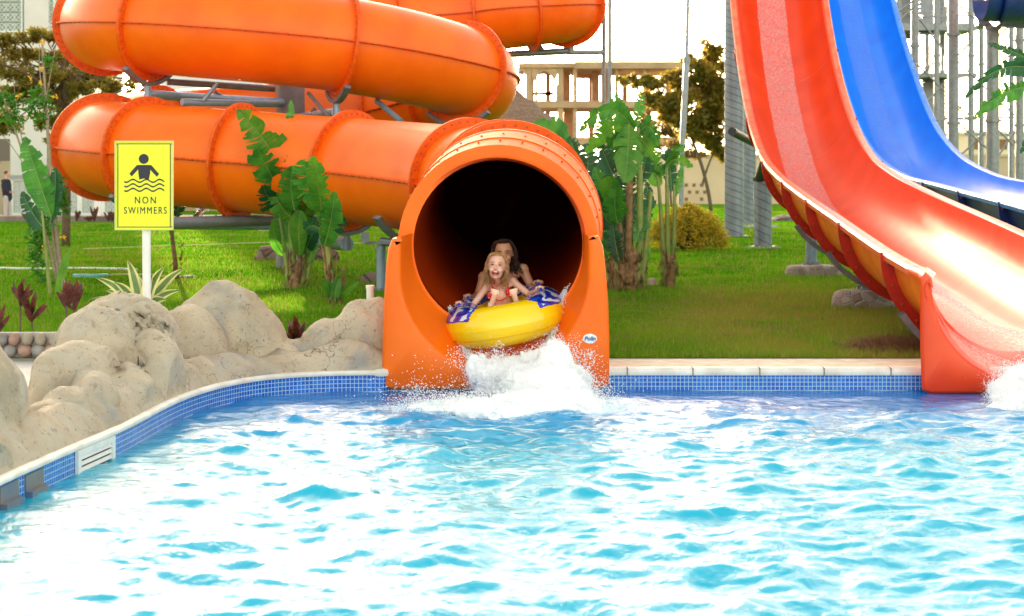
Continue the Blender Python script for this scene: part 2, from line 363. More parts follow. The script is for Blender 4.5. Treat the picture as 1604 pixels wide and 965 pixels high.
def rockmat():
    m = bpy.data.materials.new('artificial_rock'); m.use_nodes = True; N = m.node_tree.nodes; L = m.node_tree.links
    b = N['Principled BSDF']; b.inputs['Roughness'].default_value = .85
    g = N.new('ShaderNodeNewGeometry')
    def nz(scale, det, lo, hi, dist=0):
        n = N.new('ShaderNodeTexNoise'); n.inputs['Scale'].default_value = scale; n.inputs['Detail'].default_value = det; n.inputs['Distortion'].default_value = dist
        L.new(g.outputs['Position'], n.inputs['Vector']); r = N.new('ShaderNodeMapRange')
        r.inputs[1].default_value = lo; r.inputs[2].default_value = hi; L.new(n.outputs[0], r.inputs[0]); return r.outputs[0]
    def mix(f, a, bb):
        x = N.new('ShaderNodeMix'); x.data_type = 'RGBA'; L.new(f, x.inputs['Factor'])
        for k, v in (('A', a), ('B', bb)):
            if isinstance(v, tuple): x.inputs[k].default_value = (*v, 1)
            else: L.new(v, x.inputs[k])
        return x.outputs['Result']
    c = mix(nz(2.6, 9, .38, .62, .3), (.62, .52, .38), (.48, .39, .275))
    c = mix(nz(5, 8, .45, .70, .6), c, (.56, .50, .40))
    c = mix(nz(2.2, 10, .58, .70, .4), c, (.34, .33, .31))
    c = mix(nz(13, 7, .60, .70, .4), c, (.40, .32, .24))
    c = mix(nz(45, 3, .64, .74), c, (.16, .14, .12))
    vo = N.new('ShaderNodeTexVoronoi'); vo.feature = 'DISTANCE_TO_EDGE'; vo.inputs['Scale'].default_value = 2.3; wn_ = N.new('ShaderNodeTexNoise'); wn_.inputs['Scale'].default_value = 3; wn_.inputs['Detail'].default_value = 6
    L.new(g.outputs['Position'], wn_.inputs['Vector']); va = N.new('ShaderNodeVectorMath'); va.operation = 'MULTIPLY_ADD'; va.inputs[1].default_value = (.7, .7, .7); L.new(wn_.outputs['Color'], va.inputs[0]); L.new(g.outputs['Position'], va.inputs[2]); L.new(va.outputs[0], vo.inputs['Vector'])
    cr_ = N.new('ShaderNodeMapRange'); cr_.inputs[1].default_value = .012; cr_.inputs[2].default_value = .0; L.new(vo.outputs['Distance'], cr_.inputs[0])
    cm_ = N.new('ShaderNodeMath'); cm_.operation = 'MULTIPLY'; L.new(cr_.outputs[0], cm_.inputs[0]); L.new(nz(1.7, 3, .48, .62), cm_.inputs[1]); c = mix(cm_.outputs[0], c, (.16, .12, .085))
    L.new(c, b.inputs['Base Color'])
    n2 = N.new('ShaderNodeTexNoise'); n2.inputs['Scale'].default_value = 14; n2.inputs['Detail'].default_value = 12; n2.inputs['Roughness'].default_value = .72
    L.new(g.outputs['Position'], n2.inputs['Vector']); bp = N.new('ShaderNodeBump'); bp.inputs['Strength'].default_value = .9; bp.inputs['Distance'].default_value = .045
    L.new(n2.outputs[0], bp.inputs['Height']); L.new(bp.outputs[0], b.inputs['Normal']); return m
ROCK = rockmat()
def cellmat(name, c1, c2, mort, scale):
    m = bpy.data.materials.new(name); m.use_nodes = True; N = m.node_tree.nodes; L = m.node_tree.links
    b = N['Principled BSDF']; b.inputs['Roughness'].default_value = .85; g = N.new('ShaderNodeNewGeometry')
    v = N.new('ShaderNodeTexVoronoi'); v.inputs['Scale'].default_value = scale; L.new(g.outputs['Position'], v.inputs['Vector'])
    e = N.new('ShaderNodeTexVoronoi'); e.feature = 'DISTANCE_TO_EDGE'; e.inputs['Scale'].default_value = scale; L.new(g.outputs['Position'], e.inputs['Vector'])
    x = N.new('ShaderNodeMix'); x.data_type = 'RGBA'; x.inputs['A'].default_value = (*c1, 1); x.inputs['B'].default_value = (*c2, 1)
    s = N.new('ShaderNodeSeparateColor'); L.new(v.outputs['Color'], s.inputs[0]); L.new(s.outputs[0], x.inputs['Factor'])
    r = N.new('ShaderNodeMapRange'); r.inputs[1].default_value = .02; r.inputs[2].default_value = .08; L.new(e.outputs['Distance'], r.inputs[0])
    y = N.new('ShaderNodeMix'); y.data_type = 'RGBA'; y.inputs['A'].default_value = (*mort, 1); L.new(r.outputs[0], y.inputs['Factor']); L.new(x.outputs['Result'], y.inputs['B'])
    L.new(y.outputs['Result'], b.inputs['Base Color']); bp = N.new('ShaderNodeBump'); bp.inputs['Distance'].default_value = .05; bp.inputs['Strength'].default_value = .8
    L.new(r.outputs[0], bp.inputs['Height']); L.new(bp.outputs[0], b.inputs['Normal']); return m
COBBLE = cellmat('mortared_stones', (.22, .15, .12), (.38, .33, .30), (.42, .40, .36), 7)
RUBBLE = cellmat('rubble', (.15, .10, .085), (.24, .18, .15), (.10, .08, .07), 4)
exec_sections = True
# ------------------------------------------------------------------ ground, pool
edge_px = [(600, 579), (560, 579), (510, 580), (450, 583), (400, 588), (355, 596), (320, 605), (285, 617), (250, 633), (200, 660), (150, 681), (100, 701), (50, 723), (0, 745)]
EDGE = [GP(x, y) for x, y in edge_px]
EDGE = [Vector((p.x, min(p.y, 0.0), G)) for p in EDGE] + [Vector((-2.82, -6.6, G)), Vector((-2.95, -8.3, G)), Vector((-3.0, -10.0, G))]
def smooth_poly(pts, it=2):
    for _ in range(it):
        q = [pts[0]]
        for a, b in zip(pts, pts[1:]): q += [a * .75 + b * .25, a * .25 + b * .75]
        q.append(pts[-1]); pts = q
    return pts
EDGE = smooth_poly(EDGE)
XR = 9.0
OUT = [Vector((XR, -10, G)), Vector((XR, 0, G))] + [Vector((x, 0, G)) for x in np.linspace(XR - .3, -1.0, 34)] + EDGE + [Vector((x, -10, G)) for x in np.linspace(-2.7, XR, 20)]
def offset(path, dist):
    out = []
    for i, p in enumerate(path):
        t = path[min(i + 1, len(path) - 1)] - path[max(i - 1, 0)]; t.z = 0; t.normalize()
        out.append(p + Vector((t.y, -t.x, 0)) * dist)   # to the right of travel
    return out
# pool outline runs: right wall up, back wall towards -X, left edge to the front: outside is to its right
mb = MB(); mb.uv = []
s = 0; prev = None
for i, p in enumerate(OUT):
    if prev is not None: s += (p - prev).length
    prev = p
    for z in (.135, -.55):
        mb.v.append((p.x, p.y, z)); mb.uv.append((s, z))
for i in range(len(OUT) - 1): mb.f.append((2 * i, 2 * i + 1, 2 * i + 3, 2 * i + 2)); mb.m.append(0)
struct(mb.build('pool_wall', TILE))
mb = MB()
fl = [(p.x, p.y, -.9) for p in OUT]; mb.add(fl, [tuple(range(len(fl)))[::-1]])
for i in range(len(OUT) - 1):
    a, b = OUT[i], OUT[i + 1]; mb.quad((a.x, a.y, -.55), (a.x, a.y, -.9), (b.x, b.y, -.9), (b.x, b.y, -.55))
struct(mb.build('pool_floor', POOLB))
# coping: white rounded lip
lip_in = offset(OUT, -.02)
o1 = offset(OUT, .10); mb = MB()
prof = [(-.015, .125), (-.022, .15), (-.012, .178), (.02, .186), (.10, .186), (.10, .10)]
rows = []
for q, z in prof: rows.append([Vector((v.x, v.y, z if q_.x > -1.1 else .134 + (z - .125) * .62)) for v, q_ in zip(offset(OUT, q), OUT)])
n = len(OUT)
for r_ in rows: mb.v += [tuple(v) for v in r_]
for j in range(len(rows) - 1):
    for i in range(n - 1): mb.f.append((j * n + i, j * n + i + 1, (j + 1) * n + i + 1, (j + 1) * n + i)); mb.m.append(0)
struct(mb.build('pool_coping', COPW, smooth=True))
# joints across the lip
mb = MB()
for x in (-.6, 1.49, 2.04, 2.57, 3.12, .95): mb.box((x, .035, .156), (.008, .125, .064))
struct(mb.build('coping_joints', mat('joint_dark', (.25, .2, .14), .9)))
# paving strip behind the lip, then the lawn sheet
mb = MB()
mb.add([(-1.05, .10, .183), (XR + .1, .10, .183), (XR + .1, .80, .183), (-1.05, .80, .183)], [(0, 1, 2, 3)])
struct(mb.build('paving', STONEC))
def gridsheet(name, x0, x1, y0, y1, nx, ny, z, amp, m):
    xs = np.linspace(x0, x1, nx); ys = y0 + (y1 - y0) * np.linspace(0, 1, ny) ** 2
    V = []; 
    for y in ys:
        for x in xs:
            V.append((x, y, z + (amp * noise.noise(Vector((x * .25, y * .25, 0))) * min(1, max(0, (y - .8) / 2)) if amp else 0)))
    V = np.array(V); i = np.arange(nx - 1); j = np.arange(ny - 1)
    a = (j[:, None] * nx + i[None]).ravel(); Fc = np.stack([a, a + 1, a + nx + 1, a + nx], 1)
    return struct(link(bpy.data.objects.new(name, npmesh(name, V, Fc, m, True))))
gridsheet('lawn', -45, 60, .74, 110, 90, 120, .19, .05, LAWN)
SAND = mat('far_sandy_ground', (.42, .33, .22), .9, col2=(.34, .26, .17), ns=.1, world=True)
mb = MB(); mb.add([(-2500, 2500, .14), (2500, 2500, .14), (2500, .70, .14), (-2500, .70, .14)], [(0, 3, 2, 1)][::-1]); struct(mb.build('ground', SAND))
# deck on the left of the pool, on the right and in front
oo = offset([p for p in OUT if p.x < -1.0 and p.y <= 0 and not (p.y <= -9.999 and p.x > -2.9)], .09)
poly = [(v.x, v.y, .165) for v in oo]
poly = [(-1.0, .76, .165), (-1.0, .09, .165)] + poly + [(-3.1, -10.1, .165), (-40, -10.1, .165), (-40, .76, .165)]
DECK = mat('white_pavement', (.62, .62, .60), .7, col2=(.54, .52, .48), ns=3, bump=.1)
mb = MB(); mb.add(poly, [tuple(range(len(poly)))]); struct(mb.build('deck', DECK))
mb = MB(); mb.box((0, -30.1, .115), (120, 40, .1)); mb.box((39.1, -4.7, .115), (60, 10.7, .1)); struct(mb.build('terrace', DECK))
# ------------------------------------------------------------------ water surface
rng = np.random.default_rng(7)
def field(n, L, lam0, lam1, p, seed, aniso=1.0):
    rg = np.random.default_rng(seed); k = np.fft.fftfreq(n, L / n)
    kx, ky = np.meshgrid(k, k); kk = np.hypot(kx * aniso, ky) + 1e-9
    A = np.where((kk > 1 / lam0) & (kk < 1 / lam1), kk ** -p, 0)
    h = np.fft.ifft2(A * np.exp(2j * np.pi * rg.random((n, n)))).real
    return h / h.std()
n = 768; L = 13.0
h = field(n, L, .85, .10, 2.0, 3, 1.7); h2 = field(n, L, .5, .05, 2.0, 5, 1.4)
hn = np.sign(h) * np.abs(h); h = np.exp(h * .12); h = (h - h.mean()) / h.std()
x = np.linspace(-3.3, 9.2, n); y = np.linspace(-10.2, 0.02, int(n * 10.22 / 12.5)); ny = len(y)
hh = (h * .0140 + h2 * .0052)[:ny, :]
X, Y = np.meshgrid(x, y)
damp = np.clip((-Y) / 1.6, .22, 1) ; damp = np.minimum(damp, np.clip((X + 2.9) / 1.2, .35, 1))
Z = hh * damp
# the mound of water pushed up in front of the splash, and the ring of ripples round it
rr = np.hypot((X - .05) / 1.25, (Y + 1.15) / .75)
Z += .05 * np.exp(-rr ** 2 * 1.2)
gy, gx = np.gradient(Z, y, x)
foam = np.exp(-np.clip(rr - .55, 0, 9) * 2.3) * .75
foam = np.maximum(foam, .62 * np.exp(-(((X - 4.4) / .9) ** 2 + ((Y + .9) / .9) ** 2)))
base = .465 - 2.1 * np.clip(gy - .02, -.05, .35) + .05 * field(n, L, 3.5, .6, 1.2, 9)[:ny] - .05 * np.clip(-h[:ny], 0, 2)  # less white on camera-facing slopes: sky reflection painted through the foam mask
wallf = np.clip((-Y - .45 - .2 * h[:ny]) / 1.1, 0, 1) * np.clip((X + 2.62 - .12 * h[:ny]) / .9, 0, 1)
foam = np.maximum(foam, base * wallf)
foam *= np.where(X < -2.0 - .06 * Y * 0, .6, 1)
V = np.stack([X, Y, Z], -1).reshape(-1, 3)
a = (np.arange(ny - 1)[:, None] * n + np.arange(n - 1)[None]).ravel()
Fc = np.stack([a, a + 1, a + n + 1, a + n], 1)
# keep only the faces inside the pool outline
ox = np.array([p.x for p in EDGE]); oy = np.array([p.y for p in EDGE])
ordr = np.argsort(oy); lim = np.interp(V[:, 1], oy[ordr], ox[ordr])
ins = (V[:, 0] > lim - .05) & (V[:, 0] < XR)
Fc = Fc[ins[Fc].any(1)]
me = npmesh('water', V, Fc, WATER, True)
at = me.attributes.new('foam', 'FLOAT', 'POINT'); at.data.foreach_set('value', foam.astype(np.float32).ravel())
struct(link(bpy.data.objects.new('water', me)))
# ------------------------------------------------------------------ slides
def catmull(pts, m=10):
    pts = [Vector(p) for p in pts]; q = [pts[0] * 2 - pts[1]] + pts + [pts[-1] * 2 - pts[-2]]; out = []
    for i in range(1, len(q) - 2):
        a, b, c, d = q[i - 1:i + 3]
        t1 = (b - a).length ** .5; t2 = t1 + (c - b).length ** .5; t3 = t2 + (d - c).length ** .5
        for k in range(m):
            t = t1 + (t2 - t1) * k / m
            A1 = a * ((t1 - t) / t1) + b * (t / t1); A2 = b * ((t2 - t) / (t2 - t1)) + c * ((t - t1) / (t2 - t1)); A3 = c * ((t3 - t) / (t3 - t2)) + d * ((t - t2) / (t3 - t2))
            B1 = A1 * ((t2 - t) / t2) + A2 * (t / t2); B2 = A2 * ((t3 - t) / (t3 - t1)) + A3 * ((t - t1) / (t3 - t1))
            out.append(B1 * ((t2 - t) / (t2 - t1)) + B2 * ((t - t1) / (t2 - t1)))
    out.append(pts[-1]); return out
CP = [(-.118, 14.37, 1.187, 0), (-.05, 15.3, 1.325, 1), (-.02, 17.4, 1.48, 1), (-.08, 19.8, 1.58, 1), (-.55, 22.1, 1.68, 1), (-2.3, 24.15, 1.86, 1), (-4.0, 24.95, 2.0, 1), (-5.5, 25.6, 2.12, 1),
      (-6.45, 26.9, 2.24, 1), (-6.72, 28.6, 2.4, 0), (-6.3, 30.3, 2.56, 1), (-4.4, 32.2, 2.8, 1), (-2.6, 32.5, 2.98, 1), (-1.2, 31.4, 3.2, 1), (-.68, 29.6, 3.38, 0), (-.85, 28.1, 3.52, 1),
      (-2.65, 26.6, 3.84, 1), (-5.6, 26.45, 4.12, 1), (-6.72, 28.1, 4.3, 1), (-6.45, 30.6, 4.5, 1), (-4.6, 33.2, 4.72, 1), (-2.4, 34.2, 4.92, 1), (-.75, 34.4, 5.05, 1), (.35, 34.3, 5.16, 1), (1.1, 34.9, 5.3, 1),
      (1.0, 37.0, 5.6, 1), (-1.0, 38.6, 6.0, 1), (-4, 38.8, 6.4, 1)]
M_ = 9
pts = catmull([(a, b + CY, c) for a, b, c, _ in CP], M_)
# force the first metre to run straight out of the collar
def frames(pts):
    fr = []
    for i, p in enumerate(pts):
        t = (pts[min(i + 1, len(pts) - 1)] - pts[max(i - 1, 0)]).normalized()
        s = t.cross(Vector((0, 0, 1))).normalized(); fr.append((p, t, s, s.cross(t)))
    return fr
FR = frames(pts)
tube = thing('tube_slide', 'huge enclosed orange tube slide coiling round to a wide round exit over the pool', 'water slide', (0, .4, 0))
RO, RI, NS = .745, .722, 56
def ringpts(f, r, n=NS):
    p, t, s, u = f; return [p + (s * math.cos(2 * math.pi * k / n) + u * math.sin(2 * math.pi * k / n)) * r for k in range(n)]
def sweep_ring(mb, fa, fb, r0, r1, mi=0):       # washer between two frames, radial r0..r1
    A, B, C_, D = ringpts(fa, r0), ringpts(fa, r1), ringpts(fb, r1), ringpts(fb, r0)
    b = A + B + C_ + D; n = NS
    mb.add(b, [(q * n + k, q * n + (k + 1) % n, ((q + 1) % 4) * n + (k + 1) % n, ((q + 1) % 4) * n + k) for q in range(4) for k in range(n)], mi)
def shift(f, d): return (f[0] + f[1] * d, f[1], f[2], f[3])
marks = [0] + [i * M_ for i, c in enumerate(CP) if c[3]]
for a, b in zip(marks, marks[1:] ):
    mb = MB(); vs = []; m = 0
    seg = FR[a:b + 1]
    for f in seg: vs += ringpts(f, RO)
    for f in seg: vs += ringpts(f, RI)
    L_ = len(seg); fs = []; ms = []
    for i in range(L_ - 1):
        for k in range(NS):
            k2 = (k + 1) % NS
            fs.append((i * NS + k, (i + 1) * NS + k, (i + 1) * NS + k2, i * NS + k2)); ms.append(0)
            o_ = L_ * NS; fs.append((o_ + i * NS + k, o_ + i * NS + k2, o_ + (i + 1) * NS + k2, o_ + (i + 1) * NS + k)); ms.append(1)
    mb.add(vs, fs); mb.m = ms
    o = mb.build('tube_section', [ORANGE, ORANGE_SHADE], tube, smooth=True)
    # seam lips with bolts on both sides of this section
    if a > 0 and True:
        for sg in (-1, 1):
            q = MB(); rows = []
            for f in seg:
                p, t, s, u = f; r = sg
                for rad, hz in ((RO - .01, .012), (RO + .055, .010), (RO + .055, -.010), (RO - .01, -.012)):
                    rows.append(p + s * r * rad + u * hz)
            nn = len(seg); q.add(rows, [(i * 4 + k, i * 4 + (k + 1) % 4, (i + 1) * 4 + (k + 1) % 4, (i + 1) * 4 + k) for i in range(nn - 1) for k in range(4)])
            for i in range(nn - 1):
                for h_ in (.25, .75):
                    p = seg[i][0].lerp(seg[i + 1][0], h_); s, u = seg[i][2], seg[i][3]
                    q.ell(p + s * sg * (RO + .032) - u * .018, .011, 6, 4, 1)
            q.build('seam_lip', [ORANGE_FL, BOLT], tube)
for i in marks[1:]:
    f = FR[i]; mb = MB(); R2 = .862 if i != marks[1] else .87
    sweep_ring(mb, shift(f, -.022), shift(f, .022), RO - .004, R2)
    for k in range(44):
        a = 2 * math.pi * (k + .5) / 44; p, t, s, u = f
        for dd in (-.026, .026):
            mb.ell(p + (s * math.cos(a) + u * math.sin(a)) * .81 + t * dd, .014, 6, 4, 1)
    mb.build('flange', [ORANGE_FL, BOLT], tube, auto=40)
mb = MB(); f = FR[-1]; mb.add(ringpts(f, RO) + [f[0]], [(k, (k + 1) % NS, NS) for k in range(NS)]); mb.build('end_cap', ORANGE_SHADE, tube)
# collar: bolted conical band just behind the exit ring
mb = MB(); f0 = (FR[0][0], Vector((0, 1, 0)), Vector((1, 0, 0)), Vector((0, 0, 1))); 
fa = shift(f0, -.03); fb = shift(f0, .03)
fc = (FR[0][0].lerp(FR[M_][0], .38), *FR[4][1:]); fd = FR[M_]
sweep_ring(mb, fa, fb, .716, .845)
mb.build('exit_ring', ORANGE, tube, auto=35)
mb = MB(); A = ringpts(shift(f0, .03), .842); B = ringpts(fc, .842); C_ = ringpts(shift(fd, -.02), .862); n = NS
sg_ = FR[4]; 
S0 = ringpts(f0, .842); S1 = ringpts(shift(fd, -.02), .862)
def mk(f_, r):   # ring aligned with the S/X axis so both rings match vertex for vertex
    p, t, s, u = f_
    if s.x < 0: s = -s
    return [p + (s * math.cos(2 * math.pi * k / n) + u * math.sin(2 * math.pi * k / n)) * r for k in range(n)]
A = mk(shift(f0, .03), .842); Cc = mk(shift(fd, -.02), .862)
B = [a.lerp(c, .45) for a, c in zip(A, Cc)]
def rings(mb, rr, mi=0):
    vs = [v for r_ in rr for v in r_]; mb.add(vs, [(i * n + k, i * n + (k + 1) % n, (i + 1) * n + (k + 1) % n, (i + 1) * n + k) for i in range(len(rr) - 1) for k in range(n)], mi)
out_ = lambda ring, c, q: [c + (v - c) * q for v in ring]
cB = f0[0].lerp(fd[0], .45)
rings(mb, [A, B, out_(B, cB, 1.012), Cc])
for k in range(52):
    v = A[k % n].lerp(Cc[k % n], .30); 
for k in range(0, n, 2):
    a = k % n
    for q in (.28, .68):
        v = A[a].lerp(Cc[a], q); c = f0[0].lerp(fd[0], q); mb.ell(c + (v - c) * 1.010, .011, 8, 5, 1)
mb.build('collar', [COLLAR, ORANGE_FL], tube, auto=35)

def trough(name, xc, yf, yb, hw, zc, bb, ztop, outer, back, mats, parent, wrap=False):
    """open U trough with a front face plate; outer = outline (x,z) from left shoulder round the bottom to the right shoulder"""
    inner = []
    ns = 4
    for k in range(ns): inner.append((xc - hw, ztop + (zc - ztop) * k / ns))
    NE = 40
    for k in range(NE + 1):
        a = math.pi + math.pi * k / NE; inner.append((xc + hw * math.cos(a), zc + bb * math.sin(a)))
    for k in range(1, ns + 1): inner.append((xc + hw, zc + (ztop - zc) * k / ns))
    n = len(inner)
    # resample outer outline with the same number of stations, by polar matching
    seg = [(math.hypot(b[0] - a[0], b[1] - a[1])) for a, b in zip(outer, outer[1:])]; tot = sum(seg)
    def at(s):
        for (a, b), l in zip(zip(outer, outer[1:]), seg):
            if s <= l: return (a[0] + (b[0] - a[0]) * s / l, a[1] + (b[1] - a[1]) * s / l)
            s -= l
        return outer[-1]
    ou = [at(tot * k / (n - 1)) for k in range(n)]
    # snap nearest stations to the bottom corners
    rows = []
    bk = [back(k / (n - 1)) for k in range(n)]
    rows.append([Vector((p[0], yb, p[1])) for p in bk])
    rows.append([Vector((p[0], yf + .05, p[1])) for p in inner])
    def off(pl, q):
        o = []
        for i, p in enumerate(pl):
            a = pl[max(i - 1, 0)]; b = pl[min(i + 1, n - 1)]; dx, dz = b[0] - a[0], b[1] - a[1]; l = math.hypot(dx, dz) or 1
            o.append((p[0] + dz / l * q, p[1] - dx / l * q))
        return o
    for q, yy in ((.008, .02), (.025, .004), (.04, 0)):
        rows.append([Vector((p[0], yf + yy, p[1])) for p in off(inner, q)])
    for q, yy in ((-.03, 0), (-.012, .01), (0, .035)):
        rows.append([Vector((p[0], yf + yy, p[1])) for p in off(ou, q)])
    if wrap:
        mid_ = off(bk, -.10); rows.append([Vector((.5 * (p[0] + m_[0]), yf + .30, .5 * (p[1] + m_[1]))) for p, m_ in zip(ou, mid_)])
        rows.append([Vector((p[0], yb, p[1])) for p in off(bk, -.035)])
    else: rows.append([Vector((p[0], yb, p[1])) for p in ou])
    mb = MB(); mb.v = [tuple(v) for r_ in rows for v in r_]
    for j in range(len(rows) - 1):
        for i in range(n - 1): mb.f.append((j * n + i, j * n + i + 1, (j + 1) * n + i + 1, (j + 1) * n + i)); mb.m.append(0)
    # close the two shoulder tops
    for e in (0, n - 1):
        K_ = len(rows)
        for j in range(K_ // 2 - 1 + K_ % 2):
            a_, b_, c_, d_ = j * n + e, (j + 1) * n + e, (K_ - 2 - j) * n + e, (K_ - 1 - j) * n + e
            mb.f.append((a_, b_, c_, d_) if b_ != c_ else (a_, b_, d_)); mb.m.append(0)
    return mb.build(name, mats, parent, auto=38)
def pz(px, py, d): v = P(px, py, d); return (v.x, v.z)
D0 = 13.95
outl = [(629, 373), (623, 369), (615, 372), (608, 385), (604, 420), (601, 470), (599, 530), (597.5, 600), (598, 607), (604, 611), (640, 611), (700, 611), (780, 611), (860, 611), (910, 611), (949, 611), (954, 607), (955, 600), (955, 530), (953, 470), (949, 420), (945, 385), (938, 370), (930, 366), (922, 370)]
outl = [pz(x, y, D0) for x, y in outl]
c0 = FR[0][0]
trough('exit_trough', pz(775, 0, D0)[0], D0 + CY, .36, .768, 1.75 - (425 - 279) / 190.7, .80, 1.27, outl,
       lambda t: (c0.x + .722 * math.cos(R(172 + 196 * t)), c0.z + .722 * math.sin(R(172 + 196 * t))), ORANGE, tube)
# logo badge
lg = MB(); cx, cz = pz(924, 530.5, D0); Y0 = D0 + CY
ringv = [(cx + .058 * math.cos(a), Y0 - .004, cz + .040 * math.sin(a)) for a in np.linspace(0, 2 * math.pi, 40, endpoint=False)]
ringb = [(v[0], Y0 + .006, v[2]) for v in ringv]; ri = [(cx + (v[0] - cx) * .9, Y0 - .006, cz + (v[2] - cz) * .9) for v in ringv]
lg.add(ringv + ringb + ri, [(k, (k + 1) % 40, 40 + (k + 1) % 40, 40 + k) for k in range(40)] + [(k, (k + 1) % 40, 80 + (k + 1) % 40, 80 + k) for k in range(40)] + [tuple(80 + k for k in range(40))])
badge = lg.build('badge', mat('badge_silver', (.62, .78, .85), .3, col2=(.85, .9, .92), ns=30), tube)
def text(name, s, size, loc, m, parent, align='CENTER', shear=0, space=1, bold=0, xs=1):
    cu = bpy.data.curves.new('t', 'FONT'); cu.body = s; cu.size = size; cu.align_x = align; cu.align_y = 'CENTER'; cu.shear = shear
    cu.space_character = space; cu.extrude = .0015; cu.offset = bold
    o = link(bpy.data.objects.new('t', cu)); dg = bpy.context.evaluated_depsgraph_get(); dg.update()
    me = bpy.data.meshes.new_from_object(o.evaluated_get(dg), depsgraph=dg); bpy.data.objects.remove(o); bpy.data.curves.remove(cu)
    me.name = name; me.materials.clear(); me.materials.append(m)
    me.transform(Matrix.Translation(loc) @ Matrix.Rotation(R(90), 4, 'X') @ Matrix.Diagonal((xs, 1, 1, 1)))
    o = link(bpy.data.objects.new(name, me)); o.parent = parent
    if parent.type == 'EMPTY': o.matrix_parent_inverse = Matrix.Translation(-parent.location)
    return o
INK = mat('blue_ink', (.01, .09, .32), .4)
text('lettering', 'Polin', .046, (cx, Y0 - .0085, cz), INK, badge, shear=.25, bold=.0012)
for sx_ in (-.046, .046): mb = MB(); mb.ell((cx + sx_, Y0 - .008, cz), .0028, 8, 5); mb.build('dot', INK, badge)

# half-pipe slides ----------------------------------------------------------
def interp(tab, d): return float(np.interp(d, [t[0] for t in tab], [t[1] for t in tab]))
def halfpipe(nm, label, xf, ztab, marks, mats, matF, matH, matR, film, fth):
    zs = sorted(ztab); raw = [Vector((xf(d), d + CY, z)) for d, z in zs]
    path = catmull(raw, 12); fr = frames(path)          # travels from the pool away, up the slide
    root = thing(nm, label, 'water slide', (xf(14), CY + 14, 0))
    NA = 36; th = [math.pi + math.pi * k / NA for k in range(NA + 1)]
    def sec(f, r, off=0): 
        p, t, s, u = f; return [p + (s * math.cos(a) + u * math.sin(a)) * r for a in th]
    ids = []
    for d in marks:
        ids.append(min(range(len(path)), key=lambda i: abs(path[i].y - CY - d)))
    ids = sorted(set([0] + ids + [len(path) - 1]))
    for a, b in zip(ids, ids[1:]):
        seg = fr[a:b + 1]; mb = MB(); rows = []
        for f in seg:
            p, t, s, u = f
            inn = sec(f, .75); ou = sec(f, .785)
            # profile: inner surface, over the lips, outer surface
            prof = [p - s * .87 - u * .07, p - s * .885 - u * .015, p - s * .865 + u * .012, p - s * .78 + u * .014] + inn + [p + s * .78 + u * .014, p + s * .865 + u * .012, p + s * .885 - u * .015, p + s * .87 - u * .07] + ou[::-1]
            rows.append(prof)
        n = len(rows[0]); mb.v = [tuple(v) for r_ in rows for v in r_]
        for j in range(len(rows) - 1):
            for i in range(n):
                i2 = (i + 1) % n; mb.f.append((j * n + i, j * n + i2, (j + 1) * n + i2, (j + 1) * n + i))
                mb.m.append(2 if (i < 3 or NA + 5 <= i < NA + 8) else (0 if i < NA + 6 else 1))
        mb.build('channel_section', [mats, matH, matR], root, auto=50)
    for i in ids[1:-1]:
        f = fr[i]; mb = MB(); p, t, s, u = f
        rows = [[p + (s * math.cos(a) + u * math.sin(a)) * r + t * d_ for a in th] for r, d_ in ((.78, -.02), (.90, -.02), (.90, .02), (.78, .02))]
        n = NA + 1; mb.add([v for r_ in rows for v in r_], [(j * n + k, j * n + k + 1, ((j + 1) % 4) * n + k + 1, ((j + 1) % 4) * n + k) for j in range(4) for k in range(n - 1)])
        for k in range(13):
            a = math.pi + math.pi * (k + .5) / 13
            for d_ in (-.026, .026): mb.ell(p + (s * math.cos(a) + u * math.sin(a)) * .845 + t * d_, .016, 6, 4, 1)
        mb.build('flange', [matF, BOLT], root, auto=40)
        mb = MB(); rr = [[p + (s * math.cos(a) + u * math.sin(a)) * .7475 + t * d_ for a in th] for d_ in (-.007, .007)]
        mb.add(rr[0] + rr[1], [(k, k + 1, n + k + 1, n + k) for k in range(NA)]); mb.build('joint_line', matR, root)
    # thin sheet of water running down the channel
    mb = MB(); mb.uv = []; m = 14; s_ = 0; cnt = 0
    for i, f in enumerate(fr):
        p, t, s, u = f
        if i: s_ += (path[i] - path[i - 1]).length
        a0, a1 = fth(p.y - CY)
        for k in range(m + 1):
            a = R(a0 + (a1 - a0) * k / m + (1.2 * noise.noise(Vector((s_ * 3, k, 0))) if k in (0, m) else 0)); mb.v.append(tuple(p + (s * math.cos(a) + u * math.sin(a)) * .743)); mb.uv.append((k / m * .7, s_))
        if i:
            for k in range(m): mb.f.append(((i - 1) * (m + 1) + k, (i - 1) * (m + 1) + k + 1, i * (m + 1) + k + 1, i * (m + 1) + k)); mb.m.append(0)
    w = mb.build('water_film', film, root, smooth=True)
    return root, fr
xr = lambda d: 3.78 + .0335 * d
xb = lambda d: 6.82 + .0335 * d
ZR = [(14.5, .985), (15.8, 1.07), (18.4, 1.29), (21.8, 1.58), (24.2, 1.83), (25.9, 2.12), (27.6, 2.72), (29.2, 3.70), (30.5, 4.95), (31.7, 6.8), (32.6, 9)]
ZB = [(14.5, .95), (18, 1.12), (22.6, 1.38), (27.4, 1.64), (30.5, 1.82), (33.4, 2.25), (35.6, 2.96), (37.6, 4.12), (40, 5.95), (42, 8.2), (43, 10)]
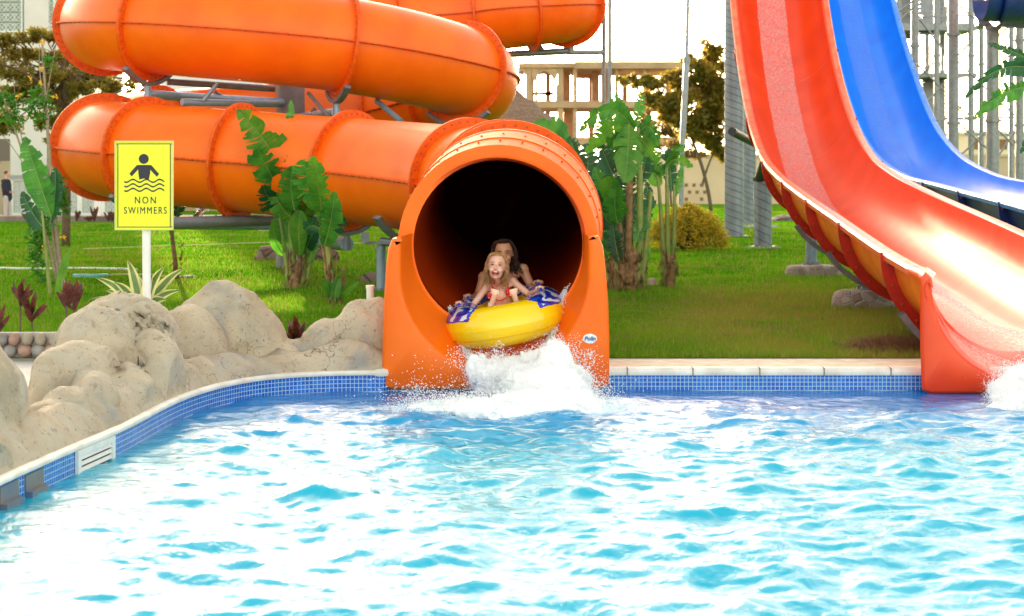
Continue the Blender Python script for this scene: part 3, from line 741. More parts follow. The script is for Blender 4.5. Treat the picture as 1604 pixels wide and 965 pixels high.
# sweep angle: frame's S points to +X when travelling away, so 180 deg is the left rim
red, frr = halfpipe('open_slide', 'red open half-pipe slide dropping steeply into the pool on the right', xr, ZR, [15.7, 18.15, 20.6, 23.1, 25.3, 27.6, 29.6, 31.2], RED, REDF, HULLO, RIMW, FILM,
                    lambda d: (246 - max(0, 16 - d) * 14, 287 + max(0, 16 - d) * 14))
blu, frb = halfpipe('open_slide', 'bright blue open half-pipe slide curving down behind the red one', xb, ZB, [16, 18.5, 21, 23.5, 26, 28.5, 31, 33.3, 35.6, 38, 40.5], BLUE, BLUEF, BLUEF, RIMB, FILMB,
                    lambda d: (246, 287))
D1 = 13.8; sc = F / D1; xcr = P(1620, 0, D1).x
left = [(1462, 438), (1456, 428), (1448, 424), (1444, 432), (1442.5, 470), (1443, 540), (1445, 600), (1446, 613), (1451, 617.5)]
lo = [pz(x, y, D1) for x, y in left]
mid = [(xcr + q, lo[-1][1]) for q in (-.6, -.3, 0, .3, .6)]
outl = lo + mid + [(2 * xcr - x, z) for x, z in lo[::-1]]
f0r = frr[0]
trough('exit_trough', xcr, D1 + CY, f0r[0].y, .82, 1.75 - (450 - 279) / sc, .775, 1.75 - (436 - 279) / sc, outl,
       lambda t: (f0r[0].x + .75 * math.cos(math.pi * (1 + t)), f0r[0].z + .75 * math.sin(math.pi * (1 + t))), RED, red, True)
# rolled rim joining the channel lips to the shoulders of the end piece
for e in (-1, 1):
    p, t, s, u = frr[0]; xo = lo[2][0] if e < 0 else 2 * xcr - lo[2][0]; xi = xcr + e * .82; zt = 1.75 - (430 - 279) / sc; yq = D1 + CY + .03
    A = [p + s * e * .87 - u * .07, p + s * e * .887 - u * .015, p + s * e * .865 + u * .015, p + s * e * .80 + u * .017, p + s * e * .745 + u * .004]
    B = [Vector((xo - e * .02, yq, zt - .12)), Vector((xo, yq, zt - .06)), Vector((xo - e * .01, yq, zt - .012)), Vector(((xo + xi) / 2, yq, zt + .004)), Vector((xi + e * .004, yq, zt - .03))]
    mb = MB(); rows = [[a.lerp(b, k / 6) + Vector((0, 0, .012 * math.sin(math.pi * k / 6))) for a, b in zip(A, B)] for k in range(7)]
    rows.append([b + Vector((0, -.045, -.05 - .02 * abs(i - 2))) for i, b in enumerate(B)])
    mb.add([v for r_ in rows for v in r_], [(k * 5 + i, k * 5 + i + 1, (k + 1) * 5 + i + 1, (k + 1) * 5 + i) for k in range(7) for i in range(4)]); mb.build('rim', RIMW if False else RED, red, smooth=True)
# water sheet on the red trough floor
mb = MB(); mb.uv = []
for j in range(9):
    y = f0r[0].y + (D1 + CY - .05 - f0r[0].y) * j / 8; t = j / 8
    for k in range(25):
        a = math.pi * (1.12 + .76 * k / 24)
        xa, za = f0r[0].x + .742 * math.cos(a), f0r[0].z + .742 * math.sin(a)
        xbq, zbq = xcr + .81 * math.cos(a), 1.75 - (450 - 279) / sc + .765 * math.sin(a)
        mb.v.append((xa + (xbq - xa) * t, y, za + (zbq - za) * t + .01)); mb.uv.append((k / 24 * 1.3, y))
for j in range(8):
    for k in range(24): mb.f.append((j * 25 + k, j * 25 + k + 1, (j + 1) * 25 + k + 1, (j + 1) * 25 + k)); mb.m.append(0)
mb.build('water_film', FILM, red, smooth=True)
# blue slide's own exit, out of frame to the right
f0b = frb[0]; lo2 = [(f0b[0].x - .86, .98), (f0b[0].x - .9, .9), (f0b[0].x - .92, .5), (f0b[0].x - .9, .02)]
trough('exit_trough', f0b[0].x, -.2, f0b[0].y, .78, .93, .76, .96, lo2 + [(f0b[0].x, .02)] + [(2 * f0b[0].x - x, z) for x, z in lo2[::-1]],
       lambda t: (f0b[0].x + .75 * math.cos(math.pi * (1 + t)), f0b[0].z + .75 * math.sin(math.pi * (1 + t))), BLUE, blu)

# ------------------------------------------------------------------ supports
def stonebase(px0, px1, py, h, d, label, c2=None, top='mortared stone base'):
    cx = (px0 + px1) / 2; c = GP(cx, py); c.y = d + CY; c.x = (cx - 802) * d / F; r = (px1 - px0) / 2 * d / F
    mb = MB(); n = 28; rows = []
    random.seed(int(px0))
    for q, z in ((1.04, -.03), (1.02, h * .5), (.96, h * .88), (.82, h), (.4, h * 1.04)):
        rows.append([(c.x + r * q * math.cos(2 * math.pi * k / n) * (1 + .05 * noise.noise(Vector((k * .7, z * 9, px0)))), c.y + r * q * .8 * math.sin(2 * math.pi * k / n) * (1 + .05 * noise.noise(Vector((k * .9, z * 5, px0)))), G + z + .015 * noise.noise(Vector((k, z * 20, 3)))) for k in range(n)])
    rings_ = [v for r_ in rows for v in r_]
    mb.add(rings_, [(i * n + k, i * n + (k + 1) % n, (i + 1) * n + (k + 1) % n, (i + 1) * n + k) for i in range(4) for k in range(n)] + [tuple(4 * n + k for k in range(n))])
    o = mb.build('cobble_plinth', COBBLE, auto=60); return tag(o, label, 'stone plinth', 'stone plinths of the slide supports'), c
o, c = stonebase(1231, 1318, 436, .17, 27.3, 'round cobbled stone base under the slide post in the lawn, farther from the pool')
def post(c, z0, z1, r, label, name='support_post', spiral=False, saddle=None, group=None, bolts=False):
    root = thing(name, label, 'post', (c.x, c.y, z0), group); mb = MB(); mb.tube([(c.x, c.y, z0), (c.x, c.y, z1)], r, 28)
    mb.build('shaft', STEELS if spiral else STEELB, root, auto=40)
    mb = MB(); mb.tube([(c.x, c.y, z0), (c.x, c.y, z0 + .03)], r * 1.6, 20)
    for k in range(8):
        a = k * math.pi / 4; mb.tube([(c.x + r * 1.4 * math.cos(a), c.y + r * 1.4 * math.sin(a), z0 + .03), (c.x + r * 1.4 * math.cos(a), c.y + r * 1.4 * math.sin(a), z0 + .06)], .015, 6)
    mb.build('base_plate', STEELD, root, auto=40)
    return root
# galvanised ducts with a spiral seam
def spiralmat():
    m = mat('spiral_steel', (.17, .21, .27), .40, .5, col2=(.24, .28, .34), ns=3)
    N = m.node_tree.nodes; L = m.node_tree.links; b = N['Principled BSDF']
    g = N.new('ShaderNodeTexCoord'); sp = N.new('ShaderNodeSeparateXYZ'); L.new(g.outputs['UV'], sp.inputs[0])
    a = N.new('ShaderNodeMath'); a.operation = 'MULTIPLY_ADD'; L.new(sp.outputs[1], a.inputs[0]); a.inputs[1].default_value = 5.5; a3 = N.new('ShaderNodeMath'); a3.operation = 'MULTIPLY'; a3.inputs[1].default_value = 3; L.new(sp.outputs[0], a3.inputs[0]); L.new(a3.outputs[0], a.inputs[2])
    fr_ = N.new('ShaderNodeMath'); fr_.operation = 'FRACT'; L.new(a.outputs[0], fr_.inputs[0])
    c = N.new('ShaderNodeMath'); c.operation = 'LESS_THAN'; L.new(fr_.outputs[0], c.inputs[0]); c.inputs[1].default_value = .10
    bp = N.new('ShaderNodeBump'); bp.inputs['Distance'].default_value = .04; L.new(c.outputs[0], bp.inputs['Height']); L.new(bp.outputs[0], b.inputs['Normal'])
    sr = b.inputs['Base Color'].links[0].from_socket; x = N.new('ShaderNodeMix'); x.data_type = 'RGBA'; L.new(sr, x.inputs['A']); x.inputs['B'].default_value = (.07, .09, .12, 1); L.new(c.outputs[0], x.inputs['Factor']); L.new(x.outputs['Result'], b.inputs['Base Color'])
    return m
STEELS = spiralmat(); STEELB = mat('blue_grey_paint', (.20, .30, .42), .4, .3, col2=(.26, .36, .48), ns=8)
def duct(px, py, wpx, ztop, label, group='galvanised columns beside the red slide', ztilt=0):
    d = DG(py); c = GP(px, py); r = wpx / 2 * d / F
    root = thing('steel_column', label, 'column', (c.x, c.y, G), group)
    mb = MB(); mb.uv = []; n = 32
    for j, z in enumerate((G, ztop)):
        for k in range(n + 1):
            a = 2 * math.pi * k / n; mb.v.append((c.x + r * math.cos(a), c.y + r * math.sin(a), z)); mb.uv.append((k / n, z))
    for k in range(n): mb.f.append((k, k + 1, n + 1 + k + 1, n + 1 + k)); mb.m.append(0)
    mb.f.append(tuple(n + 1 + k for k in range(n))); mb.m.append(0)
    mb.build('shaft', STEELS, root, smooth=False, auto=40)
    mb = MB(); mb.tube([(c.x, c.y, G), (c.x, c.y, G + .04)], r * 1.5, 28); mb.build('base_plate', STEELD, root, auto=40)
    return root, c, r
duct(1150, 371, 30, 9.5, 'thick spiral-seamed galvanised column nearest the red slide, rising out of the picture')
duct(1174, 352, 21, 9.5, 'tall galvanised column partly hidden behind the thicker ones beside the red slide')
root, c, r = duct(1195, 388, 28, 1.75, 'short galvanised column with a dark arm reaching up to the red slide')
mb = MB(); mb.tube([(c.x, c.y, 1.68), (c.x, c.y, 1.76)], r * 1.15, 24); p1 = P(1190, 282, 38.4); p2 = P(1204, 236, 36.5); mb.tube([p1, p2], .13, 12)
mb.tube([p2, Vector((xr(31) - .8, 31 + CY, 2.6))], .08, 10); mb.build('arm', BLACK, root, auto=40)
def rub(px0, px1, py, label, h=.1):
    mb = MB(); c = GP((px0 + px1) / 2, py); r = (px1 - px0) / 2 * DG(py) / F
    random.seed(int(px0)); 
    for k in range(60):
        a = random.random() * 6.28; q = math.sqrt(random.random()) * r; s_ = random.uniform(.05, .11) * max(.5, r)
        mb.ell((c.x + q * math.cos(a), c.y + q * .6 * math.sin(a), G + s_ * .3), (s_, s_ * .9, s_ * .6), 7, 5, 0, Matrix.Rotation(a, 3, 'Z'))
    return tag(mb.build('gravel_bed', mat('grey_gravel', (.36, .35, .34), .9, col2=(.24, .23, .23), ns=9)), label, 'gravel')
rub(1165, 1225, 389, 'ring of grey gravel round the foot of the short galvanised column')
rub(1128, 1222, 357, 'low heap of grey stones behind the galvanised columns')
pr = post(Vector((P(1271, 0, 27.4).x, 27.4 + CY, 0)), G + .17, 1.05, .09, 'thin blue-grey post under the red slide on the farther stone base', group='posts under the red slide')
stonebase(1305, 1408, 484, .21, 20.6, 'wide cobbled stone base below the red slide, nearest the pool')
post(Vector((P(1362, 0, 20.7).x, 20.7 + CY, 0)), G + .2, .76, .10, 'short blue-grey post under the red slide on the nearer stone base', group='posts under the red slide')
# cradle brackets hanging under the red slide's hull
for d in (19.4, 22.3, 15.2):
    f = min(frr, key=lambda f: abs(f[0].y - CY - d)); p, t, s, u = f; mb = MB()
    rows = [[p + (s * math.cos(a) + u * math.sin(a)) * r_ + t * q for a in [math.pi * (1.18 + .4 * k / 12) for k in range(13)]] for r_, q in ((.905, -.07), (.965, -.07), (.965, .07), (.905, .07))]
    mb.add([v for r_ in rows for v in r_], [(j * 13 + k, j * 13 + k + 1, ((j + 1) % 4) * 13 + k + 1, ((j + 1) % 4) * 13 + k) for j in range(4) for k in range(12)])
    mb.build('cradle', STEELD, red, auto=40)
# orange slide: centre column, arms, cradles, post
cc = P(455, 0, 29.6); col = thing('centre_column', 'thick grey steel column standing inside the coils of the orange tube slide', 'column', (cc.x, cc.y, G))
GREYC = mat('grey_painted_steel', (.17, .19, .22), .45, .2, col2=(.22, .24, .27), ns=5)
mb = MB(); mb.tube([(cc.x, cc.y, G), (cc.x, cc.y, 8)], .25, 32); mb.build('shaft', GREYC, col, auto=40)
def arm(pts, r, m=STEELB): q = MB(); q.tube(pts, r, 14); return q.build('arm', m, col, auto=40)
def cradle(i, parent, a0=-.68, a1=-.32, w=.10, m=STEELD, r0=.866, r1=.93):
    p, t, s, u = FR[i]; q = MB(); aa = [math.pi * (a0 + (a1 - a0) * k / 14) for k in range(15)]
    rows = [[p + (s * math.cos(a) + u * math.sin(a)) * rr_ + t * w_ for a in aa] for rr_, w_ in ((r0, -w / 2), (r1, -w / 2), (r1, w / 2), (r0, w / 2))]
    q.add([v for r_ in rows for v in r_], [(j * 15 + k, j * 15 + k + 1, ((j + 1) % 4) * 15 + k + 1, ((j + 1) % 4) * 15 + k) for j in range(4) for k in range(14)] + [(0, 15, 30, 45), (14, 44, 59, 29)])
    q.build('cradle', m, parent, auto=40); return p - u * r1
upper = [i * M_ for i in (15, 16, 17)]; 
for i in (5 * M_, 7 * M_):      # lower coil, held by low arms
    b = cradle(i, col, -.75, -.25)
    arm([Vector((cc.x, cc.y, b.z - .25)), Vector((b.x, b.y, b.z - .12))], .10); q = MB(); q.tube([b + Vector((0, 0, .02)), b - Vector((0, 0, .2))], .05, 10); q.build('arm', STEELD, col)
for i in (16 * M_, 17 * M_, 15 * M_):
    b = cradle(i, col, -.72, -.28); lo_ = .14
    arm([Vector((cc.x, cc.y, b.z - .14)), Vector((b.x, b.y, b.z - lo_))], .075, STEELB)
    arm([b, b - Vector((0, 0, .2))], .05, STEELB)
    arm([Vector((cc.x, cc.y, b.z - .75)), (Vector((cc.x, cc.y, b.z - .1)) * .45 + b * .55)], .04, STEELD)
for i in (12 * M_, 20 * M_, 22 * M_):
    b = cradle(i, col, -.72, -.28); arm([Vector((cc.x, cc.y, b.z - .14)), b - Vector((0, 0, .14))], .08); arm([b, b - Vector((0, 0, .18))], .05)
# pipe frames around the coil, as beams seen between the two coils and below the lower one
arm([P(262, 128, 26.9), P(430, 139, 27.6)], .055, STEELD); arm([P(285, 160, 26.2), P(432, 163, 27.4)], .055, STEELB)
arm([P(318, 158, 26.4), P(340, 131, 26.4)], .035); arm([P(483, 146, 26.5), P(514, 182, 26.0)], .03, STEELD); arm([P(590, 158, 27.0), P(628, 190, 26.5)], .045)
arm([P(268, 349, 24.2), P(430, 345, 25.2), P(470, 348, 27.5)], .085, GREYC); arm([P(330, 316, 27.0), P(302, 346, 24.8)], .05, GREYC)
o = post(P(597, 0, 23.4) * Vector((1, 1, 0)) if False else Vector((P(597, 0, 23.4).x, 23.4 + CY, 0)), G, .83, .065, 'short blue-grey post holding the cradle under the orange tube slide, left of the exit')
b = cradle(int(4.45 * M_), o, -.8, -.2, .14)
mb = MB(); mb.box((P(597, 0, 23.4).x, 23.4 + CY, .86), (.42, .25, .035)); mb.tube([P(597, 378, 23.4), b], .06, 10); mb.box(P(572, 372, 23.2), (.1, .1, .14)); mb.build('bracket', STEELD, o)
# steel frame beam hanging under the top right of the orange slide
o = thing('steel_support', 'pale steel arm holding the far upper end of the orange tube slide against the sky', 'support', P(890, 82, 36))
mb = MB(); mb.tube([P(780, 86, 35), P(892, 80, 36)], .075, 12); mb.tube([P(891, 68, 36), P(891, 84, 36)], .11, 12); mb.build('arm', STEEL, o, auto=40)
mb = MB(); mb.tube([P(880, 84, 36), P(850, 84, 36), P(836, 62, 35)], .03, 8); mb.tube([P(850, 79, 36), P(838, 60, 35)], .05, 8); mb.tube([P(872, 66, 35.5), P(882, 72, 35.5), P(898, 72, 35.5), P(904, 64, 35.5)], .03, 8); mb.build('brace', STEEL, o, auto=40)
mb = MB(); mb.tube([P(946, 150, 37.2) * Vector((1, 1, 0)) + Vector((0, 0, G)), P(946, -80, 37.2)], .045, 12); mb.tube([P(945, 82, 37.2), P(890, 82, 36)], .06, 10); mb.build('pole', STEEL, o, auto=40)
o = thing('light_pole', 'slim pale pole rising beside the support frame against the bright sky', 'pole', Vector((P(955, 0, 48).x, 48 + CY, G)))
mb = MB(); q = P(955, 0, 48); mb.tube([(q.x, q.y, G), (q.x, q.y, 3.4), (q.x, q.y, 3.42), (q.x, q.y, 9)], [.085, .085, .062, .06], 14); mb.build('shaft', STEEL, o, auto=40)
mb = MB(); mb.tube([(q.x, q.y, 3.36), (q.x, q.y, 3.46)], .1, 14); mb.build('sleeve', STEEL, o, auto=40)
o = thing('lamp_pole', 'tall tapering lamp pole in front of the bright sky, left of the dark tree', 'pole', Vector((P(1073, 0, 70).x, 70 + CY, G)))
mb = MB(); q = P(1066, 0, 70); mb.tube([(q.x, q.y, G), (q.x + .05, q.y, 2.6)], .11, 12); mb.tube([(q.x + .05, q.y, 2.6), (q.x + .25, q.y, 6.6), (q.x + .25, q.y, 6.7), (q.x + .42, q.y, 14)], [.12, .12, .085, .075], 12); mb.build('shaft', STEEL, o, auto=40)
mb = MB(); mb.tube([(q.x + .25, q.y, 6.5), (q.x + .25, q.y, 6.75)], .14, 12); mb.build('sleeve', STEEL, o, auto=40)

# ------------------------------------------------------------------ steel tower on the right
tw = thing('slide_tower', 'tall galvanised steel stair tower with crossed braces behind the blue slide', 'tower', (P(1490, 0, 52).x, 52 + CY, G))
def tpost(px, w, d, z1=16):
    q = P(px, 0, d); mb = MB(); mb.tube([(q.x, q.y, G), (q.x, q.y, z1)], w / 2 * d / F, 16)
    for z in (3.2, 5.6, 8.): mb.tube([(q.x, q.y, z), (q.x, q.y, z + .08)], w / 2 * d / F * 1.35, 16)
    mb.build('column', STEEL, tw, auto=40)
for px, w, d in ((1433, 12, 50), (1493, 17, 46), (1555, 20, 44), (1467, 9, 54), (1476, 9, 58), (1452, 7, 60), (1521, 9, 54), (1537, 8, 58), (1597, 13, 48), (1584, 8, 56), (1408, 8, 56), (1303, 11, 50), (1313, 9, 56)): tpost(px, w, d)
def beam(a, b, w=.10, h=.14, nm='beam', m=STEEL):
    a = Vector(a); b = Vector(b); t = (b - a); L_ = t.length; rot = t.to_track_quat('X', 'Z').to_matrix(); mb = MB(); mb.box((a + b) / 2, (L_, w, h), 0, rot); mb.build(nm, m, tw)
for y, h in ((42, .22), (118, .12), (186, .10)):
    beam(P(1404, y, 54), P(1530, y, 54), h=h)
beam(P(1404, 24, 58), P(1530, 24, 58), h=.06); beam(P(1444, 26, 49), P(1490, 26, 49), h=.06); beam(P(1510, 184, 50), P(1604, 184, 50), h=.05); beam(P(1510, 210, 52), P(1604, 212, 52), h=.08); beam(P(1530, 32, 44), P(1640, 38, 44), h=.26, w=.3)
def brace(a, b, r=.028): mb = MB(); mb.tube([a, b], r, 8); mb.build('brace', STEEL, tw)
for a, b in (((1440, 30), (1480, 80)), ((1405, 20), (1432, 0)), ((1406, 36), (1434, 8)), ((1436, 100), (1478, 142)), ((1436, 176), (1480, 130)), ((1498, 90), (1524, 62)), ((1498, 94), (1556, 150)), ((1498, 178), (1530, 130)), ((1500, 165), (1520, 182)), ((1502, 8), (1556, 54)),
             ((1560, 60), (1604, 20)), ((1560, 155), (1592, 182)), ((1564, 105), (1597, 70)), ((1560, 250), (1600, 190)), ((1498, 190), (1550, 236)), ((1498, 250), (1550, 200)), ((1560, 200), (1604, 244)), ((1436, 190), (1490, 240)), ((1306, 60), (1316, 140)), ((1440, 120), (1462, 98)), ((1575, 12), (1604, 60))):
    brace(P(*a, 49), P(*b, 49))
# stair flights with treads
def stair(px0, px1, py0, py1, n, d):
    mb = MB()
    for k in range(n):
        y = py0 + (py1 - py0) * k / (n - 1); a = P(px0, y, d + k * .25); b = P(px1, y, d + k * .25); mb.box((a + b) / 2, ((b - a).length, .26, .04))
        mb.box((a + b) / 2 + Vector((0, .12, .09)), ((b - a).length, .012, .14))
    mb.build('stair_flight', STEEL, tw)
stair(1440, 1474, 52, -30, 13, 55); stair(1446, 1480, 182, 124, 10, 56); stair(1404, 1436, 60, -30, 12, 57); stair(1444, 1476, 268, 196, 9, 54)
for c_, s_ in ((P(1467, 46, 56), (2.6, 3.5, .08)), (P(1467, 120, 57), (1.8, 3., .06)), (P(1460, 30, 60), (1.6, .04, .9))): mb = MB(); mb.box(c_, s_); mb.build('platform', STEEL, tw)
mb = MB()
for k in range(7): q = P(1452 + k * 4.5, 112, 54); mb.tube([q, q + Vector((0, 0, .8 if k % 2 else .5))], .014, 6)
mb.build('railing', STEEL, tw)
# underside of another blue slide at the top right corner
bs = thing('closed_slide', 'dark blue slide trough seen from below at the top right corner, with an added orange panel for its glow', 'water slide', P(1580, 0, 42))
mb = MB(); ax = [P(1536 + 26 * k, 0 + 1.5 * k, 42 + .3 * k) for k in range(8)]
for i in range(7):
    pass
n = 24; vs = []
for i, p in enumerate(ax):
    for k in range(n + 1):
        a = math.pi + math.pi * k / n; vs.append(p + Vector((0, .75 * math.cos(a), .62 * math.sin(a) + .1)))
mb.add(vs, [(i * (n + 1) + k, i * (n + 1) + k + 1, (i + 1) * (n + 1) + k + 1, (i + 1) * (n + 1) + k) for i in range(7) for k in range(n)])
mb.build('trough', BLUEF, bs, smooth=True)
for i in (1, 3, 5):
    q = MB(); p = ax[i]; q.add([p + Vector((x_, r_ * .75 * math.cos(a), r_ * .62 * math.sin(a) + .1)) for r_ in (1.0, 1.16) for x_ in (-.03, .03) for a in [math.pi * (1 + k / n) for k in range(n + 1)]], [(j * (n + 1) + k, j * (n + 1) + k + 1, l * (n + 1) + k + 1, l * (n + 1) + k) for j, l in ((0, 2), (2, 3), (3, 1)) for k in range(n)]); q.build('flange', BLUEF, bs)
q = MB(); q.box(ax[3] + Vector((0, -.1, .52)), (5, .2, .5)); q.build('glow_panel', ORANGE, bs)  # orange panel added to stand for the warm glow on the underside
#@@PART3
# ------------------------------------------------------------------ artificial rocks on the left
def fbm(p, o=4, s=1.0):
    v = 0; a = 1
    for _ in range(o): v += a * noise.noise(p * s); a *= .5; s *= 2.1
    return v
_o = sorted((p.y, p.x) for p in EDGE); _ey = [a for a, b in _o]; _ex = [b for a, b in _o]
def boulder(label, blobs, seed, vox=.028, amp=.05, base=None):
    mb = MB()
    for (c, r, rot) in blobs: mb.ell(c, r, 20, 12, 0, Matrix.Rotation(R(rot), 3, 'Z'))
    me = remesh(mb, vox, 14, [ROCK], 'boulder')
    nv = len(me.vertices); off = Vector((seed * 3.1, 0, 0))
    for v in me.vertices:
        p = v.co; nrm = v.normal
        d = fbm(p + off, 3, 1.7) * amp * 1.1 - (abs(noise.noise(Vector(((p.x + seed) * 3.2, p.y * 3.2, p.z * 1.3)))) < .06) * .0 + fbm(p + off, 3, 9) * .007 - max(0, .10 - abs(noise.noise(Vector((p.x * 2.6 + seed, p.y * 2.6, p.z * 1.1))))) * .20 + fbm(p + off, 4, 5) * .016
        cr = abs(noise.noise(Vector((p.x * 4 + seed, p.y * 4, p.z * 1.5))))
        if cr < .03: d -= (.03 - cr) * .3
        q2 = p + nrm * d
        if q2.y <= .03 and q2.z > -.2:
            lm_ = float(np.interp(q2.y, _ey, _ex)) - .035
            if q2.x > lm_: q2.x = lm_ - (q2.x - lm_) * .1
        v.co = q2
    me.update()
    o = meobj('boulder', me); return tag(o, label, 'rock', 'sculpted beige rocks along the pool edge')
def PB(px, py, d): return P(px, py, d)
# each: centre by picture position and distance, radii in metres
S = lambda w, d: w * d / F
boulder('low beige sculpted rock between the big domed rock and the orange slide exit', [(PB(560, 560, 14.4), (.26, .26, .50), 0), (PB(590, 560, 14.4), (.24, .26, .50), 0), (PB(510, 562, 14.35), (.22, .24, .38), 0), (PB(455, 585, 14.25), (.30, .22, .26), 0), (PB(530, 600, 14.22), (.52, .18, .20), 0), (PB(425, 580, 14.15), (.3, .24, .26), 0)], 1, .03, .045)
boulder('tall domed beige rock with grey stains, tallest rock right of the sign', [(PB(352, 560, 14.25), (.52, .34, .64), 0), (PB(400, 575, 14.2), (.34, .30, .52), 0), (PB(300, 580, 13.8), (.36, .32, .54), 20), (PB(345, 600, 13.75), (.50, .24, .22), 14), (PB(290, 620, 13.1), (.26, .34, .22), 30)], 2, .03, .055)
boulder('broad rounded beige rock under the yellow sign post', [(PB(190, 572, 12.9), (.46, .40, .58), 0), (PB(150, 585, 12.5), (.34, .42, .48), 0), (PB(240, 610, 12.5), (.24, .42, .42), 25), (PB(200, 640, 11.9), (.26, .5, .34), 12), (PB(150, 640, 11.6), (.2, .4, .3), 0)], 3, .03, .06)
boulder('flat-topped beige rock shelf below the broad rock', [(PB(120, 620, 11.8), (.26, .32, .38), 0), (PB(80, 625, 11.6), (.16, .32, .36), 0), (PB(160, 625, 11.75), (.16, .3, .38), 0)], 4, .028, .035)
boulder('low wedge-shaped beige rock at the pool edge, pale grey on top', [(PB(150, 660, 11.1), (.16, .30, .33), 8), (PB(105, 680, 10.75), (.20, .36, .30), 8), (PB(70, 700, 10.4), (.20, .40, .26), 8), (PB(140, 690, 10.85), (.14, .42, .20), 12)], 5, .026, .035)
boulder('upright beige rock cut off by the left edge of the picture', [(PB(-8, 660, 9.9), (.20, .40, .40), 0), (PB(-50, 650, 9.7), (.28, .5, .46), 0), (PB(5, 710, 9.7), (.17, .45, .20), 6), (PB(-50, 740, 8.9), (.25, .6, .22), 8)], 6, .028, .04)
# beige rendered plinth that ties the rocks to the coping
pl = [p for p in OUT if p.x < -1.0 and p.y <= .001 and p.y > -9.0]
mb = MB(); rows = []
for q, z in ((.022, .165), (.035, .20), (.07, .26), (.13, .31), (.19, .34), (.28, .34), (.42, .17)):
    rows.append([(v.x - .04 * noise.noise(Vector((v.x * 4, v.y * 4, q * 5))) * (q > .03), v.y + .06 * noise.noise(Vector((v.x * 5, v.y * 5, q * 6 + 4))) * (q > .03), z + (z > .21) * (.09 * noise.noise(Vector((v.x * 3.1, v.y * 3.1, 2))) + .04 * noise.noise(Vector((v.x * 9, v.y * 9, q * 9))))) for v in offset(pl, q)])
n = len(pl); mb.add([v for r_ in rows for v in r_], [(j * n + i, j * n + i + 1, (j + 1) * n + i + 1, (j + 1) * n + i) for j in range(6) for i in range(n - 1)])
o = mb.build('rock_plinth', ROCK, smooth=True); tag(o, 'beige rendered ledge joining the rocks to the curved pool edge', 'ledge')
# low wall of set stones and small stones at the far left
o = thing('stone_border', 'low border of rounded set stones at the left edge behind the rocks', 'stone border', P(40, 545, 14.6) )
random.seed(4)
cols = [mat('border_stone_' + k, c, .85, col2=tuple(q * .7 for q in c), ns=9, bump=.4) for k, c in (('grey', (.34, .33, .32)), ('pink', (.45, .28, .22)), ('tan', (.42, .36, .28)))]
x = -14
while x < 92:
    for row, yb in enumerate((549, 532)):
        w = random.uniform(15, 26); c = P(x + w / 2 + row * 7, yb, 14.75); mb = MB()
        mb.ell(c, (w / 2 * 14.75 / F * 1.05, .08, .058), 10, 7, 0, Matrix.Rotation(random.uniform(-.2, .2), 3, 'Y')); mb.build('stone', random.choice(cols), o, smooth=True)
    x += 21
mb = MB(); a = P(-20, 543, 14.82); b = P(98, 543, 14.82); mb.box((a + b) / 2, ((b - a).length, .09, .25)); mb.build('mortar', mat('mortar', (.45, .42, .38), .9), o)
# white-grey intake grille and stainless footholds in the left pool wall
def wallframe(y):      # point and tangent of the left edge at world y
    for a, b in zip(EDGE, EDGE[1:]):
        if a.y >= y >= b.y and a.y != b.y:
            t = (y - a.y) / (b.y - a.y); return a.lerp(b, t), (b - a).normalized()
    return EDGE[-1], Vector((0, -1, 0))
p, t = wallframe(DG(682) + CY); 
o = thing('skimmer_grille', 'white slotted grille set in the blue tiled wall below the rocks', 'grille', (p.x, p.y, .03)); nrm = Vector((-t.y, t.x, 0)); nrm = nrm if nrm.x > 0 else -nrm
rot = Matrix((t, nrm, Vector((0, 0, 1)))).transposed()
mb = MB()
mb.box(p + nrm * .012 + Vector((0, 0, .115 - G)), (.62, .022, .035), 0, rot); mb.box(p + nrm * .012 + Vector((0, 0, -.10 - G)), (.62, .022, .03), 0, rot)
for s_ in (-.285, .285): mb.box(p + nrm * .012 + t * s_ + Vector((0, 0, .005 - G)), (.05, .022, .19), 0, rot)
mb.build('frame', WHITE, o)
for k in range(5):
    mb = MB(); mb.box(p + nrm * .009 + Vector((0, 0, .082 - k * .036 - G)), (.52, .012, .024), 0, rot @ Matrix.Rotation(.35, 3, 'X')); mb.build('slat', WHITE, o)
mb = MB(); mb.box(p + nrm * .0035 + Vector((0, 0, .0 - G)), (.55, .003, .22), 0, rot); mb.build('backing', BLACK, o)
TAN = mat('tan_step_tile', (.20, .17, .13), .35, col2=(.08, .14, .24), ns=7)
for k, (py, lb) in enumerate(((722, 'brown tiled foothold block in the pool wall left of the white grille'), (742, 'brown tiled foothold block at the very left edge of the pool wall'))):
    p, t = wallframe(DG(py) + CY + (.05 if k else 0)); nrm = Vector((-t.y, t.x, 0)); nrm = nrm if nrm.x > 0 else -nrm; rot = Matrix((t, nrm, Vector((0, 0, 1)))).transposed()
    o = thing('foothold', lb, 'pool step', (p.x, p.y, 0), 'footholds in the pool wall')
    mb = MB(); mb.box(p + nrm * .004 + Vector((0, 0, .075 - G)), (.26, .012, .09), 0, rot); mb.box(p + nrm * .02 + Vector((0, 0, .012 - G)), (.24, .045, .035), 0, rot); mb.build('riser', TAN, o)
    mb = MB(); mb.box(p + nrm * .045 + Vector((0, 0, -.060 - G)), (.28, .10, .02), 0, rot); mb.box(p + nrm * .03 + Vector((0, 0, -.105 - G)), (.24, .06, .07), 0, rot); mb.build('tread', mat('tread_tile', (.30, .36, .42), .3, col2=(.42, .36, .28), ns=8), o)

